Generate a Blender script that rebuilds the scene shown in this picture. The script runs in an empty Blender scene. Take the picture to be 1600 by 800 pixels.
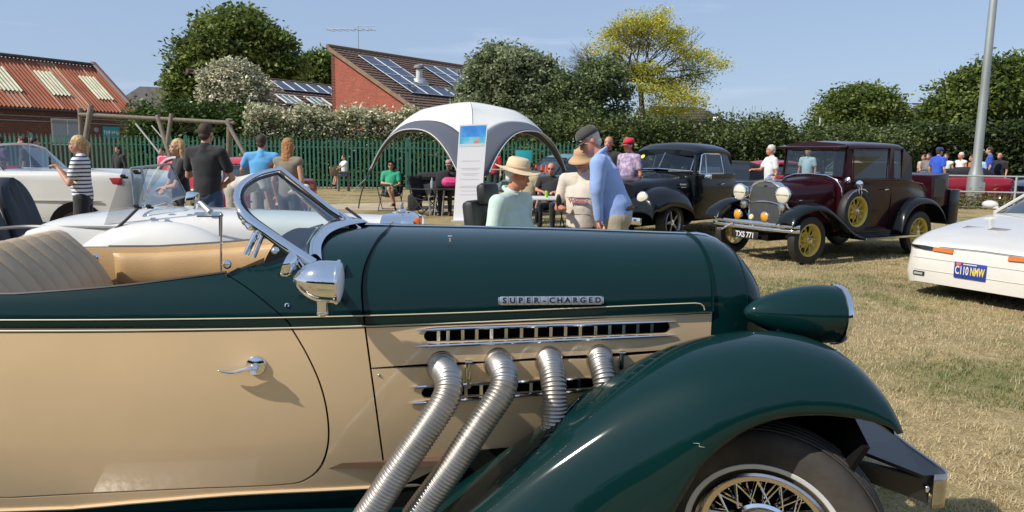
import bpy, bmesh, math, random
import numpy as np
from mathutils import Vector, Matrix, geometry
random.seed(7); rng = np.random.default_rng(7)
D = bpy.data; SC = bpy.context.scene; C = SC.collection
R = math.radians; PI = math.pi
# ------------------------------------------------------------ camera
FPX, PITCH, ROLL, EYE = 1160.0, R(8.1), R(0.8), 1.575
cam = D.objects.new('camera', D.cameras.new('camera')); C.objects.link(cam); SC.camera = cam
cam.data.sensor_width = 36; cam.data.lens = 36*FPX/1600; cam.data.clip_start = .05; cam.data.clip_end = 3000
CF = Vector((0, math.cos(PITCH), -math.sin(PITCH))); CU = Vector((0, math.sin(PITCH), math.cos(PITCH))); CX = Vector((1, 0, 0))
rx = CX*math.cos(ROLL)+CU*math.sin(ROLL); uy = CU*math.cos(ROLL)-CX*math.sin(ROLL)
cam.matrix_world = Matrix(((rx.x, uy.x, -CF.x, 0), (rx.y, uy.y, -CF.y, 0), (rx.z, uy.z, -CF.z, EYE), (0, 0, 0, 1)))
CO = Vector((0, 0, EYE))
def ray(px, py): return CF+rx*((px-800)/FPX)+uy*((400-py)/FPX)
def at(px, py, Y): d = ray(px, py); return CO+d*(Y/d.y)          # point seen at a pixel of the survey photo, Y metres away
def gz(px, py, z=0.): d = ray(px, py); return CO+d*((z-EYE)/d.z)  # the same, on a level plane
# ------------------------------------------------------------ world, sun
SUN = Vector((-.64, -.36, .68)).normalized()
w = D.worlds.new('World'); SC.world = w; w.use_nodes = True
nt = w.node_tree; nt.nodes.clear(); L = nt.links
out = nt.nodes.new('ShaderNodeOutputWorld'); bg = nt.nodes.new('ShaderNodeBackground'); sky = nt.nodes.new('ShaderNodeTexSky')
sky.sky_type = 'NISHITA'; sky.sun_disc = False
sky.sun_elevation = math.asin(SUN.z); sky.sun_rotation = math.atan2(SUN.x, SUN.y)
sky.air_density = 1.0; sky.dust_density = .7; sky.ozone_density = 2.2; sky.altitude = 0
bg.inputs['Strength'].default_value = .135
tc = nt.nodes.new('ShaderNodeTexCoord'); mp = nt.nodes.new('ShaderNodeMapping'); mp.inputs['Scale'].default_value = (2.2, 2.2, 16)
no = nt.nodes.new('ShaderNodeTexNoise'); no.inputs['Scale'].default_value = 2.1; no.inputs['Detail'].default_value = 6; no.inputs['Roughness'].default_value = .55
cr = nt.nodes.new('ShaderNodeValToRGB'); cr.color_ramp.elements[0].position = .60; cr.color_ramp.elements[1].position = .82
cr.color_ramp.elements[1].color = (.35, .35, .35, 1)
mixc = nt.nodes.new('ShaderNodeMix'); mixc.data_type = 'RGBA'
L.new(tc.outputs['Generated'], mp.inputs['Vector']); L.new(mp.outputs[0], no.inputs['Vector']); L.new(no.outputs['Fac'], cr.inputs[0])
hz = nt.nodes.new('ShaderNodeHueSaturation'); hz.inputs['Saturation'].default_value = .85; hz.inputs['Value'].default_value = 1.0
L.new(sky.outputs[0], hz.inputs['Color'])
veil = nt.nodes.new('ShaderNodeMix'); veil.data_type = 'RGBA'; veil.inputs[0].default_value = .72; veil.inputs[7].default_value = (2.35, 3.2, 4.75, 1)   # thin even summer haze over the clear sky
L.new(hz.outputs[0], veil.inputs[6])
L.new(cr.outputs[0], mixc.inputs[0]); L.new(veil.outputs[2], mixc.inputs[6]); mixc.inputs[7].default_value = (5.2, 5.8, 6.8, 1)
L.new(mixc.outputs[2], bg.inputs['Color']); L.new(bg.outputs[0], out.inputs[0])
sd = D.lights.new('sun', 'SUN'); sd.energy = 4.6; sd.angle = R(.55); sd.color = (1, .93, .82)
so = D.objects.new('sun', sd); C.objects.link(so); so.rotation_euler = SUN.to_track_quat('Z', 'Y').to_euler()
SC.view_settings.view_transform = 'Standard'; SC.view_settings.look = 'None'; SC.view_settings.exposure = 0.12; SC.view_settings.gamma = 1
# ------------------------------------------------------------ materials
MATS = {}
def mat(name, col, rough=.5, metal=0., coat=0., var=.0, vscale=8., bump=0., bscale=60., spec=.5, trans=0., col2=None, stretch=None, emis=0, sheen=0., obj=True, detail=4):
    if name in MATS: return MATS[name]
    m = D.materials.new(name); m.use_nodes = True; t = m.node_tree; p = t.nodes['Principled BSDF']
    p.inputs['Base Color'].default_value = (*col, 1); p.inputs['Roughness'].default_value = rough; p.inputs['Metallic'].default_value = metal
    p.inputs['Coat Weight'].default_value = coat; p.inputs['Coat Roughness'].default_value = .045; p.inputs['Specular IOR Level'].default_value = spec
    p.inputs['Transmission Weight'].default_value = trans
    if sheen: p.inputs['Sheen Weight'].default_value = sheen
    if emis: p.inputs['Emission Color'].default_value = (*col, 1); p.inputs['Emission Strength'].default_value = emis
    if var or bump:
        c = t.nodes.new('ShaderNodeTexCoord'); mp = t.nodes.new('ShaderNodeMapping'); t.links.new(c.outputs['Object'], mp.inputs[0])
        if stretch: mp.inputs['Scale'].default_value = stretch
    if var:
        n = t.nodes.new('ShaderNodeTexNoise'); n.inputs['Scale'].default_value = vscale; n.inputs['Detail'].default_value = detail
        r = t.nodes.new('ShaderNodeValToRGB'); r.color_ramp.elements[0].position = .3; r.color_ramp.elements[1].position = .7
        c2 = col2 or tuple(min(1, x*(1+var)) for x in col); c1 = col if col2 else tuple(x*(1-var) for x in col)
        r.color_ramp.elements[0].color = (*c1, 1); r.color_ramp.elements[1].color = (*c2, 1)
        t.links.new(mp.outputs[0], n.inputs['Vector']); t.links.new(n.outputs['Fac'], r.inputs[0]); t.links.new(r.outputs[0], p.inputs['Base Color'])
    if bump:
        n = t.nodes.new('ShaderNodeTexNoise'); n.inputs['Scale'].default_value = bscale; n.inputs['Detail'].default_value = 5
        b = t.nodes.new('ShaderNodeBump'); b.inputs['Strength'].default_value = bump; b.inputs['Distance'].default_value = .01
        t.links.new(mp.outputs[0], n.inputs['Vector']); t.links.new(n.outputs['Fac'], b.inputs['Height']); t.links.new(b.outputs[0], p.inputs['Normal'])
    MATS[name] = m; return m
def paint(name, col, **k):
    k.setdefault('rough', .28); k.setdefault('spec', .12); k.setdefault('coat', 1.); return mat(name, col, var=.04, vscale=3, **k)
def glass(name='glass', tint=(.75, .85, .82), alpha=.25):
    if name in MATS: return MATS[name]
    m = D.materials.new(name); m.use_nodes = True; t = m.node_tree; t.nodes.clear()
    o = t.nodes.new('ShaderNodeOutputMaterial'); mx = t.nodes.new('ShaderNodeMixShader'); tr = t.nodes.new('ShaderNodeBsdfTransparent'); g = t.nodes.new('ShaderNodeBsdfGlossy')
    f = t.nodes.new('ShaderNodeLayerWeight'); f.inputs[0].default_value = .5
    po = t.nodes.new('ShaderNodeMath'); po.operation = 'POWER'; po.inputs[1].default_value = 4.; t.links.new(f.outputs['Facing'], po.inputs[0])
    ad = t.nodes.new('ShaderNodeMath'); ad.operation = 'MULTIPLY_ADD'; ad.inputs[1].default_value = .85; ad.inputs[2].default_value = .05+alpha*.12
    tr.inputs[0].default_value = (*tint, 1); g.inputs['Roughness'].default_value = .02; g.inputs[0].default_value = (.9, .95, 1, 1)
    t.links.new(po.outputs[0], ad.inputs[0]); t.links.new(ad.outputs[0], mx.inputs[0]); t.links.new(tr.outputs[0], mx.inputs[1]); t.links.new(g.outputs[0], mx.inputs[2]); t.links.new(mx.outputs[0], o.inputs[0])
    MATS[name] = m; return m
chrome = mat('chrome', (.82, .83, .85), .07, 1.); chrome_w = mat('worn_chrome', (.62, .6, .57), .22, 1., var=.12, vscale=30)
dark = mat('dark_void', (.006, .006, .006), .9, spec=.1); blackrub = mat('black_rubber', (.018, .018, .018), .6)
blackpl = mat('black_plastic', (.015, .015, .016), .4); blackcl = mat('black_cloth', (.014, .014, .017), .85, bump=.3, bscale=40)
whitep = paint('white_paint', (.66, .65, .61)); galv = mat('galvanised', (.42, .44, .45), .45, .6, var=.15, vscale=6)
# ------------------------------------------------------------ mesh builder
def link(o, parent=None):
    C.objects.link(o)
    if parent is not None: o.parent = parent
    return o
def tag(o, label=None, cat=None, group=None, kind=None):
    if label: o['label'] = label
    if cat: o['category'] = cat
    if group: o['group'] = group
    if kind: o['kind'] = kind
    return o
def thing(name, label, cat, loc=(0, 0, 0), rz=0, group=None):
    o = D.objects.new(name, None); o.empty_display_size = .1; link(o); o.location = loc; o.rotation_euler = (0, 0, rz)
    return tag(o, label, cat, group)
def basis(d):
    d = Vector(d).normalized(); a = Vector((0, 0, 1)) if abs(d.z) < .9 else Vector((1, 0, 0))
    u = d.cross(a).normalized(); return u, d.cross(u).normalized()
class MB:
    def __init__(s): s.v = []; s.f = []; s.mi = []; s.k = 0
    def add(s, vs, fs):
        o = len(s.v); s.v += [tuple(v) for v in vs]; s.f += [tuple(i+o for i in f) for f in fs]; s.mi += [s.k]*len(fs); return s
    def box(s, c, d, M=None, ch=0.):
        x, y, z = d[0]/2, d[1]/2, d[2]/2; c = Vector(c)
        if ch:
            bm = bmesh.new(); bmesh.ops.create_cube(bm, size=1)
            for q in bm.verts: q.co = Vector((q.co.x*d[0], q.co.y*d[1], q.co.z*d[2]))
            bmesh.ops.bevel(bm, geom=bm.edges[:], offset=ch, segments=2, affect='EDGES', profile=.5)
            vs = [(M @ q.co if M else q.co)+c for q in bm.verts]; bm.verts.index_update(); fs = [[q.index for q in f.verts] for f in bm.faces]; bm.free()
            return s.add(vs, fs)
        vs = [Vector((i*x, j*y, k*z)) for i in (-1, 1) for j in (-1, 1) for k in (-1, 1)]
        vs = [(M @ q if M else q)+c for q in vs]
        return s.add(vs, [(0, 1, 3, 2), (4, 6, 7, 5), (0, 4, 5, 1), (2, 3, 7, 6), (0, 2, 6, 4), (1, 5, 7, 3)])
    def cyl(s, p, q, r0, r1=None, n=12, cap=True):
        r1 = r0 if r1 is None else r1; p = Vector(p); q = Vector(q); u, w_ = basis(q-p); vs = []
        for k in range(n):
            a = 2*PI*k/n; e = u*math.cos(a)+w_*math.sin(a); vs += [p+e*r0, q+e*r1]
        fs = [(2*k, 2*((k+1) % n), 2*((k+1) % n)+1, 2*k+1) for k in range(n)]
        if cap: fs += [tuple(2*k for k in range(n))[::-1], tuple(2*k+1 for k in range(n))]
        return s.add(vs, fs)
    def tube(s, pts, r, n=8, cap=True, flat=1.):
        pts = [Vector(p) for p in pts]; N = len(pts); rr = r if hasattr(r, '__len__') else [r]*N; vs = []; u = None
        for i, p in enumerate(pts):
            d = (pts[min(i+1, N-1)]-pts[max(i-1, 0)]).normalized()
            if u is None: u, w_ = basis(d)
            else:
                u = (u-d*u.dot(d)).normalized(); w_ = d.cross(u)
            for k in range(n):
                a = 2*PI*k/n; vs.append(p+(u*math.cos(a)+w_*math.sin(a)*flat)*rr[i])
        fs = [(i*n+k, i*n+(k+1) % n, (i+1)*n+(k+1) % n, (i+1)*n+k) for i in range(N-1) for k in range(n)]
        if cap: fs += [tuple(range(n))[::-1], tuple((N-1)*n+k for k in range(n))]
        return s.add(vs, fs)
    def ell(s, c, r, n=12, m=8, M=None):
        c = Vector(c); vs = []; r = r if hasattr(r, '__len__') else (r, r, r)
        def T(q): return (M @ q if M else q)+c
        for i in range(1, m):
            for k in range(n):
                a = 2*PI*k/n; b = PI*i/m; vs.append(T(Vector((r[0]*math.sin(b)*math.cos(a), r[1]*math.sin(b)*math.sin(a), r[2]*math.cos(b)))))
        vs += [T(Vector((0, 0, r[2]))), T(Vector((0, 0, -r[2])))]; t = len(vs)-2
        fs = [(i*n+k, (i+1)*n+k, (i+1)*n+(k+1) % n, i*n+(k+1) % n) for i in range(m-2) for k in range(n)]
        fs += [(t, k, (k+1) % n) for k in range(n)]+[(t+1, (m-2)*n+(k+1) % n, (m-2)*n+k) for k in range(n)]
        return s.add(vs, fs)
    def cap(s, p, q, r0, r1=None, n=10):
        r1 = r0 if r1 is None else r1; p = Vector(p); q = Vector(q)
        if (q-p).length < 1e-5: return s.ell(p, r0, n, 8)
        d = (q-p).normalized(); pts = []; rr = []
        for a in (-80, -50, -20, 0): pts.append(p+d*(r0*math.sin(R(a)))); rr.append(r0*math.cos(R(a)))
        for a in (0, 20, 50, 80): pts.append(q+d*(r1*math.sin(R(a)))); rr.append(r1*math.cos(R(a)))
        return s.tube(pts, rr, n)
    def lathe(s, prof, o=(0, 0, 0), ax=(0, 0, 1), n=32, arc=2*PI):
        o = Vector(o); ax = Vector(ax).normalized(); u, w_ = basis(ax); vs = []; m = len(prof); full = abs(arc-2*PI) < 1e-6; K = n if full else n+1
        for k in range(K):
            a = arc*k/n; e = u*math.cos(a)+w_*math.sin(a); vs += [o+ax*h+e*r for r, h in prof]
        fs = [(k*m+i, k*m+i+1, ((k+1) % K)*m+i+1, ((k+1) % K)*m+i) for k in range(n) for i in range(m-1)]
        return s.add(vs, fs)
    def grid(s, fn, us, vs_, flip=False):
        a = [fn(u, v) for u in us for v in vs_]; m = len(vs_)
        fs = [(i*m+j, (i+1)*m+j, (i+1)*m+j+1, i*m+j+1) for i in range(len(us)-1) for j in range(m-1)]
        return s.add(a, [f[::-1] for f in fs] if flip else fs)
    def prism(s, poly, off):                       # polygon of 3-D points thickened by a vector
        n = len(poly); off = Vector(off); a = [Vector(p) for p in poly]
        return s.add(a+[p+off for p in a], [tuple(range(n)), tuple(range(2*n-1, n-1, -1))]+[(i, i+n, (i+1) % n+n, (i+1) % n) for i in range(n)])
    def build(s, name, m, parent=None, smooth=35, loc=None, rz=0):
        me = D.meshes.new(name); me.from_pydata(s.v, [], s.f)
        for q in (m if isinstance(m, (list, tuple)) else [m]): me.materials.append(q)
        if isinstance(m, (list, tuple)) and len(m) > 1: me.polygons.foreach_set('material_index', s.mi)
        bm = bmesh.new(); bm.from_mesh(me); bmesh.ops.recalc_face_normals(bm, faces=bm.faces); bm.to_mesh(me); bm.free()
        if smooth: me.shade_smooth(); me.set_sharp_from_angle(angle=R(smooth))
        o = link(D.objects.new(name, me), parent)
        if loc is not None: o.location = loc
        o.rotation_euler = (0, 0, rz); return o
def solidify(o, t, off=-1, bev=0):
    m = o.modifiers.new('s', 'SOLIDIFY'); m.thickness = t; m.offset = off
    if bev: b = o.modifiers.new('b', 'BEVEL'); b.width = bev; b.segments = 2
    return o
def sub(o, n=1): m = o.modifiers.new('ss', 'SUBSURF'); m.levels = m.render_levels = n; return o
def crs(pts, n=8, closed=False):                   # Catmull-Rom through points (tuples of any size)
    P_ = [np.array(p, float) for p in pts]; N = len(P_); o = []
    for i in range(N if closed else N-1):
        if closed: a, b, c, d = P_[i-1], P_[i], P_[(i+1) % N], P_[(i+2) % N]
        else: a, b, c, d = P_[max(i-1, 0)], P_[i], P_[i+1], P_[min(i+2, N-1)]
        for k in range(n):
            t = k/n; o.append(.5*((2*b)+(-a+c)*t+(2*a-5*b+4*c-d)*t*t+(-a+3*b-3*c+d)*t**3))
    if not closed: o.append(P_[-1])
    return [tuple(float(x) for x in q) for q in o]
def interp(x, xs, ys): return float(np.interp(x, xs, ys))
def smooth_table(pts, n=200):                      # smooth y(x) from a few samples
    q = np.array(crs(pts, 24)); o = np.argsort(q[:, 0]); return q[o, 0], q[o, 1]
def text(name, s, size, m, parent, loc, rot, depth=.003, align='CENTER', bold=0., sx=1.):
    cu = D.curves.new(name, 'FONT'); cu.body = s; cu.size = size; cu.extrude = depth; cu.align_x = align; cu.align_y = 'CENTER'; cu.offset = bold; cu.resolution_u = 3
    tmp = D.objects.new('tmp', cu); C.objects.link(tmp); bpy.context.view_layer.update()
    me = D.meshes.new_from_object(tmp.evaluated_get(bpy.context.evaluated_depsgraph_get())); C.objects.unlink(tmp); D.objects.remove(tmp)
    me.materials.clear(); me.materials.append(m); o = link(D.objects.new(name, me), parent); o.location = loc; o.rotation_euler = rot; o.scale = (sx, 1, 1); return o
def clone(o, parent=None):
    c = o.copy(); C.objects.link(c)
    if parent is not None: c.parent = parent
    for ch in [q for q in D.objects if q.parent == o and q != c]: clone(ch, c)
    return c
def inpoly(P_, poly):
    x, y = P_[:, 0], P_[:, 1]; r = np.zeros(len(P_), bool); n = len(poly)
    for i in range(n):
        x0, y0 = poly[i]; x1, y1 = poly[i-1]
        if y0 == y1: continue
        c = ((y0 > y) != (y1 > y)) & (x < (x1-x0)*(y-y0)/(y1-y0)+x0); r ^= c
    return r
def panel(name, m, parent, poly, surf, step=.03, holes=(), depth=.012, off=0., ystep=None):
    """sheet cut to outline poly (a,b), laid on surf(a,b)->Vector, with its cut edge turned in by depth"""
    e = 1e-3
    def nrm(a, b):
        n = (surf(a+e, b)-surf(a-e, b)).cross(surf(a, b+e)-surf(a, b-e)); return n.normalized()
    loops = [list(poly)]+[list(h) for h in holes]; V = []; ED = []
    for lp in loops:
        o = len(V); n = len(lp); V += [Vector(q) for q in lp]; ED += [(o+i, o+(i+1) % n) for i in range(n)]
    xs = [q[0] for q in poly]; ys = [q[1] for q in poly]; ystep = ystep or step
    gx = np.arange(min(xs)+step*.5, max(xs), step); gy = np.arange(min(ys)+ystep*.5, max(ys), ystep)
    G = np.array([(a, b) for a in gx for b in gy]) if len(gx) and len(gy) else np.zeros((0, 2))
    if len(G):
        k = inpoly(G, poly)
        for h in holes: k &= ~inpoly(G, h)
        B = np.array([tuple(q) for q in V]); G = G[k]
        if len(G):
            dd = np.min((((G[:, None, :]-B[None])/(step, ystep))**2).sum(2), 1); G = G[dd > .12]
        V += [Vector(q) for q in G]
    ov, _, of, *_r = geometry.delaunay_2d_cdt(V, ED, [], 1, 1e-6)
    cen = np.array([np.mean([(ov[i].x, ov[i].y) for i in f], 0) for f in of]); k = inpoly(cen, poly)
    for h in holes: k &= ~inpoly(cen, h)
    fs = [tuple(f) for f, kk in zip(of, k) if kk]
    N = [nrm(q.x, q.y) for q in ov]; Pn = [surf(q.x, q.y)+N[i]*off for i, q in enumerate(ov)]
    # outward = away from car centreline
    sgn = 1 if N[len(N)//2].dot(Vector((0, -1, .6))) > 0 else -1
    N = [q*sgn for q in N]; Pn = [surf(q.x, q.y)+N[i]*off for i, q in enumerate(ov)]
    from collections import Counter
    cnt = Counter()
    for f in fs:
        for i in range(3): cnt[tuple(sorted((f[i], f[(i+1) % 3])))] += 1
    be = [ed for ed, c_ in cnt.items() if c_ == 1]; n0 = len(Pn); idx = {}
    for ed in be:
        for i in ed:
            if i not in idx: idx[i] = len(Pn); Pn.append(Pn[i]-N[i]*depth); N.append(N[i])
    me = D.meshes.new(name); allf = fs+[(a, b, idx[b], idx[a]) for a, b in be]; me.from_pydata([tuple(q) for q in Pn], [], allf)
    me.materials.append(m); me.shade_smooth()
    bm = bmesh.new(); bm.from_mesh(me); bmesh.ops.recalc_face_normals(bm, faces=bm.faces)
    bm.faces.ensure_lookup_table(); f0 = bm.faces[0]
    if f0.normal.dot(N[fs[0][0]]) < 0: bmesh.ops.reverse_faces(bm, faces=bm.faces)
    bm.to_mesh(me); bm.free()
    for ed in me.edges:
        a, b = ed.vertices
        if tuple(sorted((a, b))) in cnt and cnt[tuple(sorted((a, b)))] == 1: ed.use_edge_sharp = True
    nl = []
    for p in me.polygons:
        for vi in p.vertices:
            nl.append(tuple(N[vi]) if p.index < len(fs) else tuple(p.normal))
    me.normals_split_custom_set(nl)
    return link(D.objects.new(name, me), parent)
# ============================================================ the green and cream car
YAW = R(4.5); AX = at(1196, 828, 2.27); LEFT = Vector((-math.sin(YAW), math.cos(YAW), 0)); FWD = Vector((math.cos(YAW), math.sin(YAW), 0))
O = Vector((AX.x, AX.y, 0))+LEFT*.75
car = thing('vintage_roadster', 'dark green and cream open vintage tourer filling the foreground, with four chrome exhaust hoses', 'car', O, YAW)
green = paint('bottle_green_paint', (.0015, .020, .020), rough=.5, spec=.04, coat=.72); cream = paint('cream_paint', (.72, .525, .31), rough=.45)
pin = mat('pinstripe_cream', (.62, .55, .38), .4); tan = mat('tan_leather', (.52, .33, .15), .5, var=.08, vscale=5, bump=.15, bscale=150)
taupe = mat('beige_leather', (.50, .37, .23), .55, var=.08, vscale=5, bump=.18, bscale=140)
LCO = Vector(((CO-O).dot(FWD), (CO-O).dot(LEFT), EYE))
def lray(px, py): d = ray(px, py); return Vector((d.dot(FWD), d.dot(LEFT), d.z))
def loc2(p): p = Vector(p)-O; return Vector((p.dot(FWD), p.dot(LEFT), p.z))
def hp(px, py, y): d = lray(px, py); return LCO+d*((y-LCO.y)/d.y)      # on plane y = const, car coordinates
# --- body surfaces.  half width at the belt, from belt points
ZB = 1.0
_bp = [loc2(gz(px, py, ZB)) for px, py in ((0, 515), (220, 516), (440, 513), (575, 508), (840, 498), (1112, 487))]
_tab = [(-4.6, .50), (-3.6, .56)]+[(p.x, -p.y) for p in _bp]+[(.35, -_bp[-1].y-.06)]
WX, WY = smooth_table(_tab)
from numpy.polynomial import polynomial as _pl
_pc = np.polyfit(WX, WY, 5)
def W0(X): return float(np.polyval(_pc, X))
def dW(Z): return -.08*(max(0, .95-Z)/.55)**2
def side(X, Z): return Vector((X, -(W0(X)+dW(Z)), Z))
HX, HY = smooth_table([(-4.6, .25), (-3, .27), (-1.6, .275), (-1.2, .272), (-.6, .262), (0, .245), (.3, .24)])
NE = 2.4
def Hc(X): return interp(X, HX, HY)
def top(X, t):                                     # t 0..1 belt to crown, 1..2 other side
    a = t*PI/2; c, s_ = math.cos(a), math.sin(a)
    return Vector((X, -W0(X)*math.copysign(abs(c)**(2/NE), c), ZB+Hc(X)*abs(s_)**(2/NE)))
def on_side(px, py):
    d = lray(px, py); y = -.6
    for _ in range(30): p = LCO+d*((y-LCO.y)/d.y); y = -(W0(p.x)+dW(p.z))
    return (p.x, p.z)
def on_top(px, py):
    d = lray(px, py); last = None
    for i in range(1500):
        p = LCO+d*(1.5+i*.0025)
        if p.z < ZB: break
        w_ = W0(p.x); F = (abs(p.y)/w_)**NE+((p.z-ZB)/Hc(p.x))**NE-1
        if last is None or F < last[0]: last = (F, p.copy())
        if F <= 0: break
    p = last[1]; s_ = ((p.z-ZB)/Hc(p.x))**(NE/2); s_ = min(1, max(0, s_)); t = math.asin(s_)/(PI/2)
    if p.y > 0: t = 2-t
    return (p.x, t)
SP = lambda pts: [on_side(*q) for q in pts]
TP = lambda pts: [on_top(*q) for q in pts]
def at_z(X, t): return top(X, t)
xs = SP([(0, 640), (575, 600), (600, 700), (1112, 520)])
XR = -4.2
# seams
hood_seam_s = crs(SP([(570, 508), (577, 560), (588, 640), (601, 735)]), 4)       # cream, down
xh = on_side(570, 509)[0]
hood_seam_t = [(on_top(px, py)) for px, py in ((569, 500), (566, 470), (566, 440), (572, 410), (590, 375), (603, 362))]
hood_seam_t = [(xh, 0.)]+[q for q in hood_seam_t if q[1] > .05]
xs_end = hood_seam_t[-1][0]
hood_seam_t = crs(hood_seam_t+[(xs_end+.004, 1.0)], 5)
full_seam = hood_seam_t+[(a, 2-b) for a, b in hood_seam_t[::-1][1:]]
XN = on_side(1112, 500)[0]                                                         # nose seam
# door outline
dseam_t = TP([(452, 505), (432, 486), (405, 464), (380, 445), (352, 428)])
xd = on_side(455, 513)[0]
dseam_t = crs([(xd, 0.)]+dseam_t, 4)
dlow = SP([(455, 516), (480, 555), (500, 600), (511, 645), (513, 690), (502, 728), (478, 750), (440, 758), (300, 764), (150, 771), (20, 778)])
ZL = dlow[-1][1]
# cockpit edge along the doors (top edge of green band)
edge = TP([(340, 429), (280, 437), (200, 447), (120, 454), (50, 459), (0, 461)])
edge = [q for q in edge]
te = edge[-1][1]
edge_full = crs([dseam_t[-1]]+edge+[(-2.9, te), (XR, te)], 4)
g = .003
# door: cream and green sheets
bot = 0.335
dl_ = crs([(xd, ZB-.001)]+dlow[1:], 5)
def dz_(q): return .0045*min(1, max(0, (.62-q[1])/.12))
door_poly = [(XR, ZB-.001)]+[(q[0]-g, q[1]+dz_(q)) for q in dl_]+[(XR, ZL+.0045)]
panel('door_lower_panel', cream, car, door_poly, side, .05)
panel('door_upper_panel', green, car, [(XR, .002)]+[(q[0]-g, max(.002, q[1])) for q in dseam_t]+edge_full[1:], top, .04, ystep=.06)
# cream sill + cowl side around the door
rock = SP([(0, 797), (200, 785), (370, 771), (560, 762), (740, 750)])
r0 = rock[0]; sill = [(XR, r0[1])]+crs(rock[:4], 3)
cowl_poly = [(xd+g, ZB-.001)]+[(q[0]+g, q[1]-dz_(q)*.4) for q in dl_][1:]
hs = [(q[0]-g, q[1]) for q in hood_seam_s]
xb = hs[-1][0]
rk = [(XR, rock[0][1])]+[q for q in crs(rock, 4) if q[0] < xb-.02]
rk_end = (xb+.01, interp(xb, [q[0] for q in rock], [q[1] for q in rock]))
poly = cowl_poly+[(XR, ZL-.002)]+rk+[rk_end]+[q for q in hs[::-1]]
poly = [q for i, q in enumerate(poly) if i == 0 or (abs(q[0]-poly[i-1][0])+abs(q[1]-poly[i-1][1])) > 1e-4]
panel('cowl_side_panel', cream, car, poly, side, .05)
# beaded lower lip of the sill
mb = MB(); mb.tube([side(q[0], q[1])+Vector((0, -.004, 0)) for q in crs([(XR, r0[1])]+rock+[(XN, rock[-1][1]+.0)], 3)], .006, 6); mb.build('sill_bead', cream, car)
# cowl top (green) from door seam to hood seam, over to the far side
ws_l = [(dseam_t[-1][0], dseam_t[-1][1])]
cow = [(q[0]+g, max(.002, q[1])) for q in dseam_t]
te2 = cow[-1][1]; xce = cow[-1][0]
open_edge = [(xce+.03, te2+.05), (xce+.16, te2+.14), (xce+.34, .86), (xce+.42, 1.0), (xce+.34, 1.14), (xce+.16, 2-te2-.14), (xce+.03, 2-te2-.05)]
open_edge = crs(open_edge, 4)
far = [(a, 2-b) for a, b in cow[::-1]]
poly = cow+open_edge+far+[(q[0]-g, min(1.998, max(.002, q[1]))) for q in full_seam[::-1]]
panel('cowl', green, car, poly, top, .03, ystep=.05)
# far side: door band and outer skin
panel('far_door_panel', green, car, [(XR, 1.998)]+[(a, min(1.998, 2-b)) for a, b in dseam_t]+[(a, 2-b) for a, b in edge_full[1:]], top, .06, ystep=.08)
mb = MB(); mb.grid(lambda X, z: Vector((X, W0(X)+dW(z), z)), np.linspace(XR, XN, 40), np.linspace(.35, ZB, 6)); mb.build('far_side', cream, car)
# hood
hp_poly = [(q[0]+g, min(1.998, max(.002, q[1]))) for q in full_seam]+[(XN, 1.998)]+[(XN, t) for t in np.linspace(1.9, .1, 19)]+[(XN, .002)]
panel('hood', green, car, hp_poly, top, .04, ystep=.05)
# hood side with vents and exhaust ports
def stad(px0, py0, px1, py1, hpx, n=6):
    (x0, z0), (x1, z1) = on_side(px0, py0), on_side(px1, py1); h = hpx; o = []
    for k in range(n+1): a = PI/2+PI*k/n; o.append((x0+h*math.cos(a), z0+h*math.sin(a)))
    for k in range(n+1): a = -PI/2+PI*k/n; o.append((x1+h*math.cos(a), z1+h*math.sin(a)))
    return o
vh = .0205
v1 = stad(672, 525, 1040, 512, vh); v2 = stad(668, 614, 925, 599, vh)
ports = [on_side(*q) for q in ((690, 573), (778, 567), (857, 563), (936, 560))]
PR = [.050, .049, .047, .047]
def circ(c, r, n=20): return [(c[0]+r*math.cos(2*PI*k/n), c[1]+r*1.12*math.sin(2*PI*k/n)) for k in range(n)]
sz = on_side(600, 577)[1]; sz2 = on_side(1060, 551)[1]
def seamz(X): return interp(X, [hood_seam_s[0][0], XN], [sz+.004, sz2+.012])
xs0 = lambda z: interp(-z, [-q[1] for q in hood_seam_s], [q[0] for q in hood_seam_s])+g
NB = 60
# upper strip with its vent and half ports ; lower strip likewise
def half(c, r, up):
    z0 = seamz(c[0]); o = []
    for k in range(41):
        a = PI*k/40; x = c[0]+r*math.cos(a if up else -a); z = c[1]+r*1.12*math.sin(a if up else -a)
        if (up and z > z0+g) or (not up and z < z0-g): o.append((x, z))
    if up: o = o[::-1]
    else: o = o[::-1]
    return o
upb = []; lob = []
for c, r in zip(ports, PR): upb += half(c, r, True); lob += half(c, r, False)
xa = xs0(seamz(ports[0][0]))
up = [(xs0(ZB), ZB-.001)]+[(xa, seamz(xa)+g)]+upb+[(XN, seamz(XN)+g), (XN, ZB-.001)]
panel('hood_side_upper', cream, car, up, side, .03, holes=[v1])
lowz = rock[-1][1]
lo = [(xa, seamz(xa)-g)]+lob+[(XN, seamz(XN)-g), (XN, lowz), (hood_seam_s[-1][0]+g, lowz)]+[(q[0]+g, q[1]) for q in hood_seam_s[::-1] if q[1] < seamz(xa)-.03]
panel('hood_side_lower', cream, car, lo, side, .03, holes=[v2])
# dark liner behind every gap and vent
mb = MB(); mb.grid(lambda X, z: side(X, z)+Vector((0, .035, 0)), np.linspace(XR, XN, 60), np.linspace(.36, ZB+.0, 8)); mb.build('inner_liner', dark, car)
mb = MB(); mb.grid(lambda X, t: Vector((X, top(X, t).y*.955, ZB+(top(X, t).z-ZB)*.93-.004)), np.linspace(full_seam[0][0]-.35, XN, 30), np.linspace(0, 2, 30)); mb.build('hood_liner', dark, car)
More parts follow.
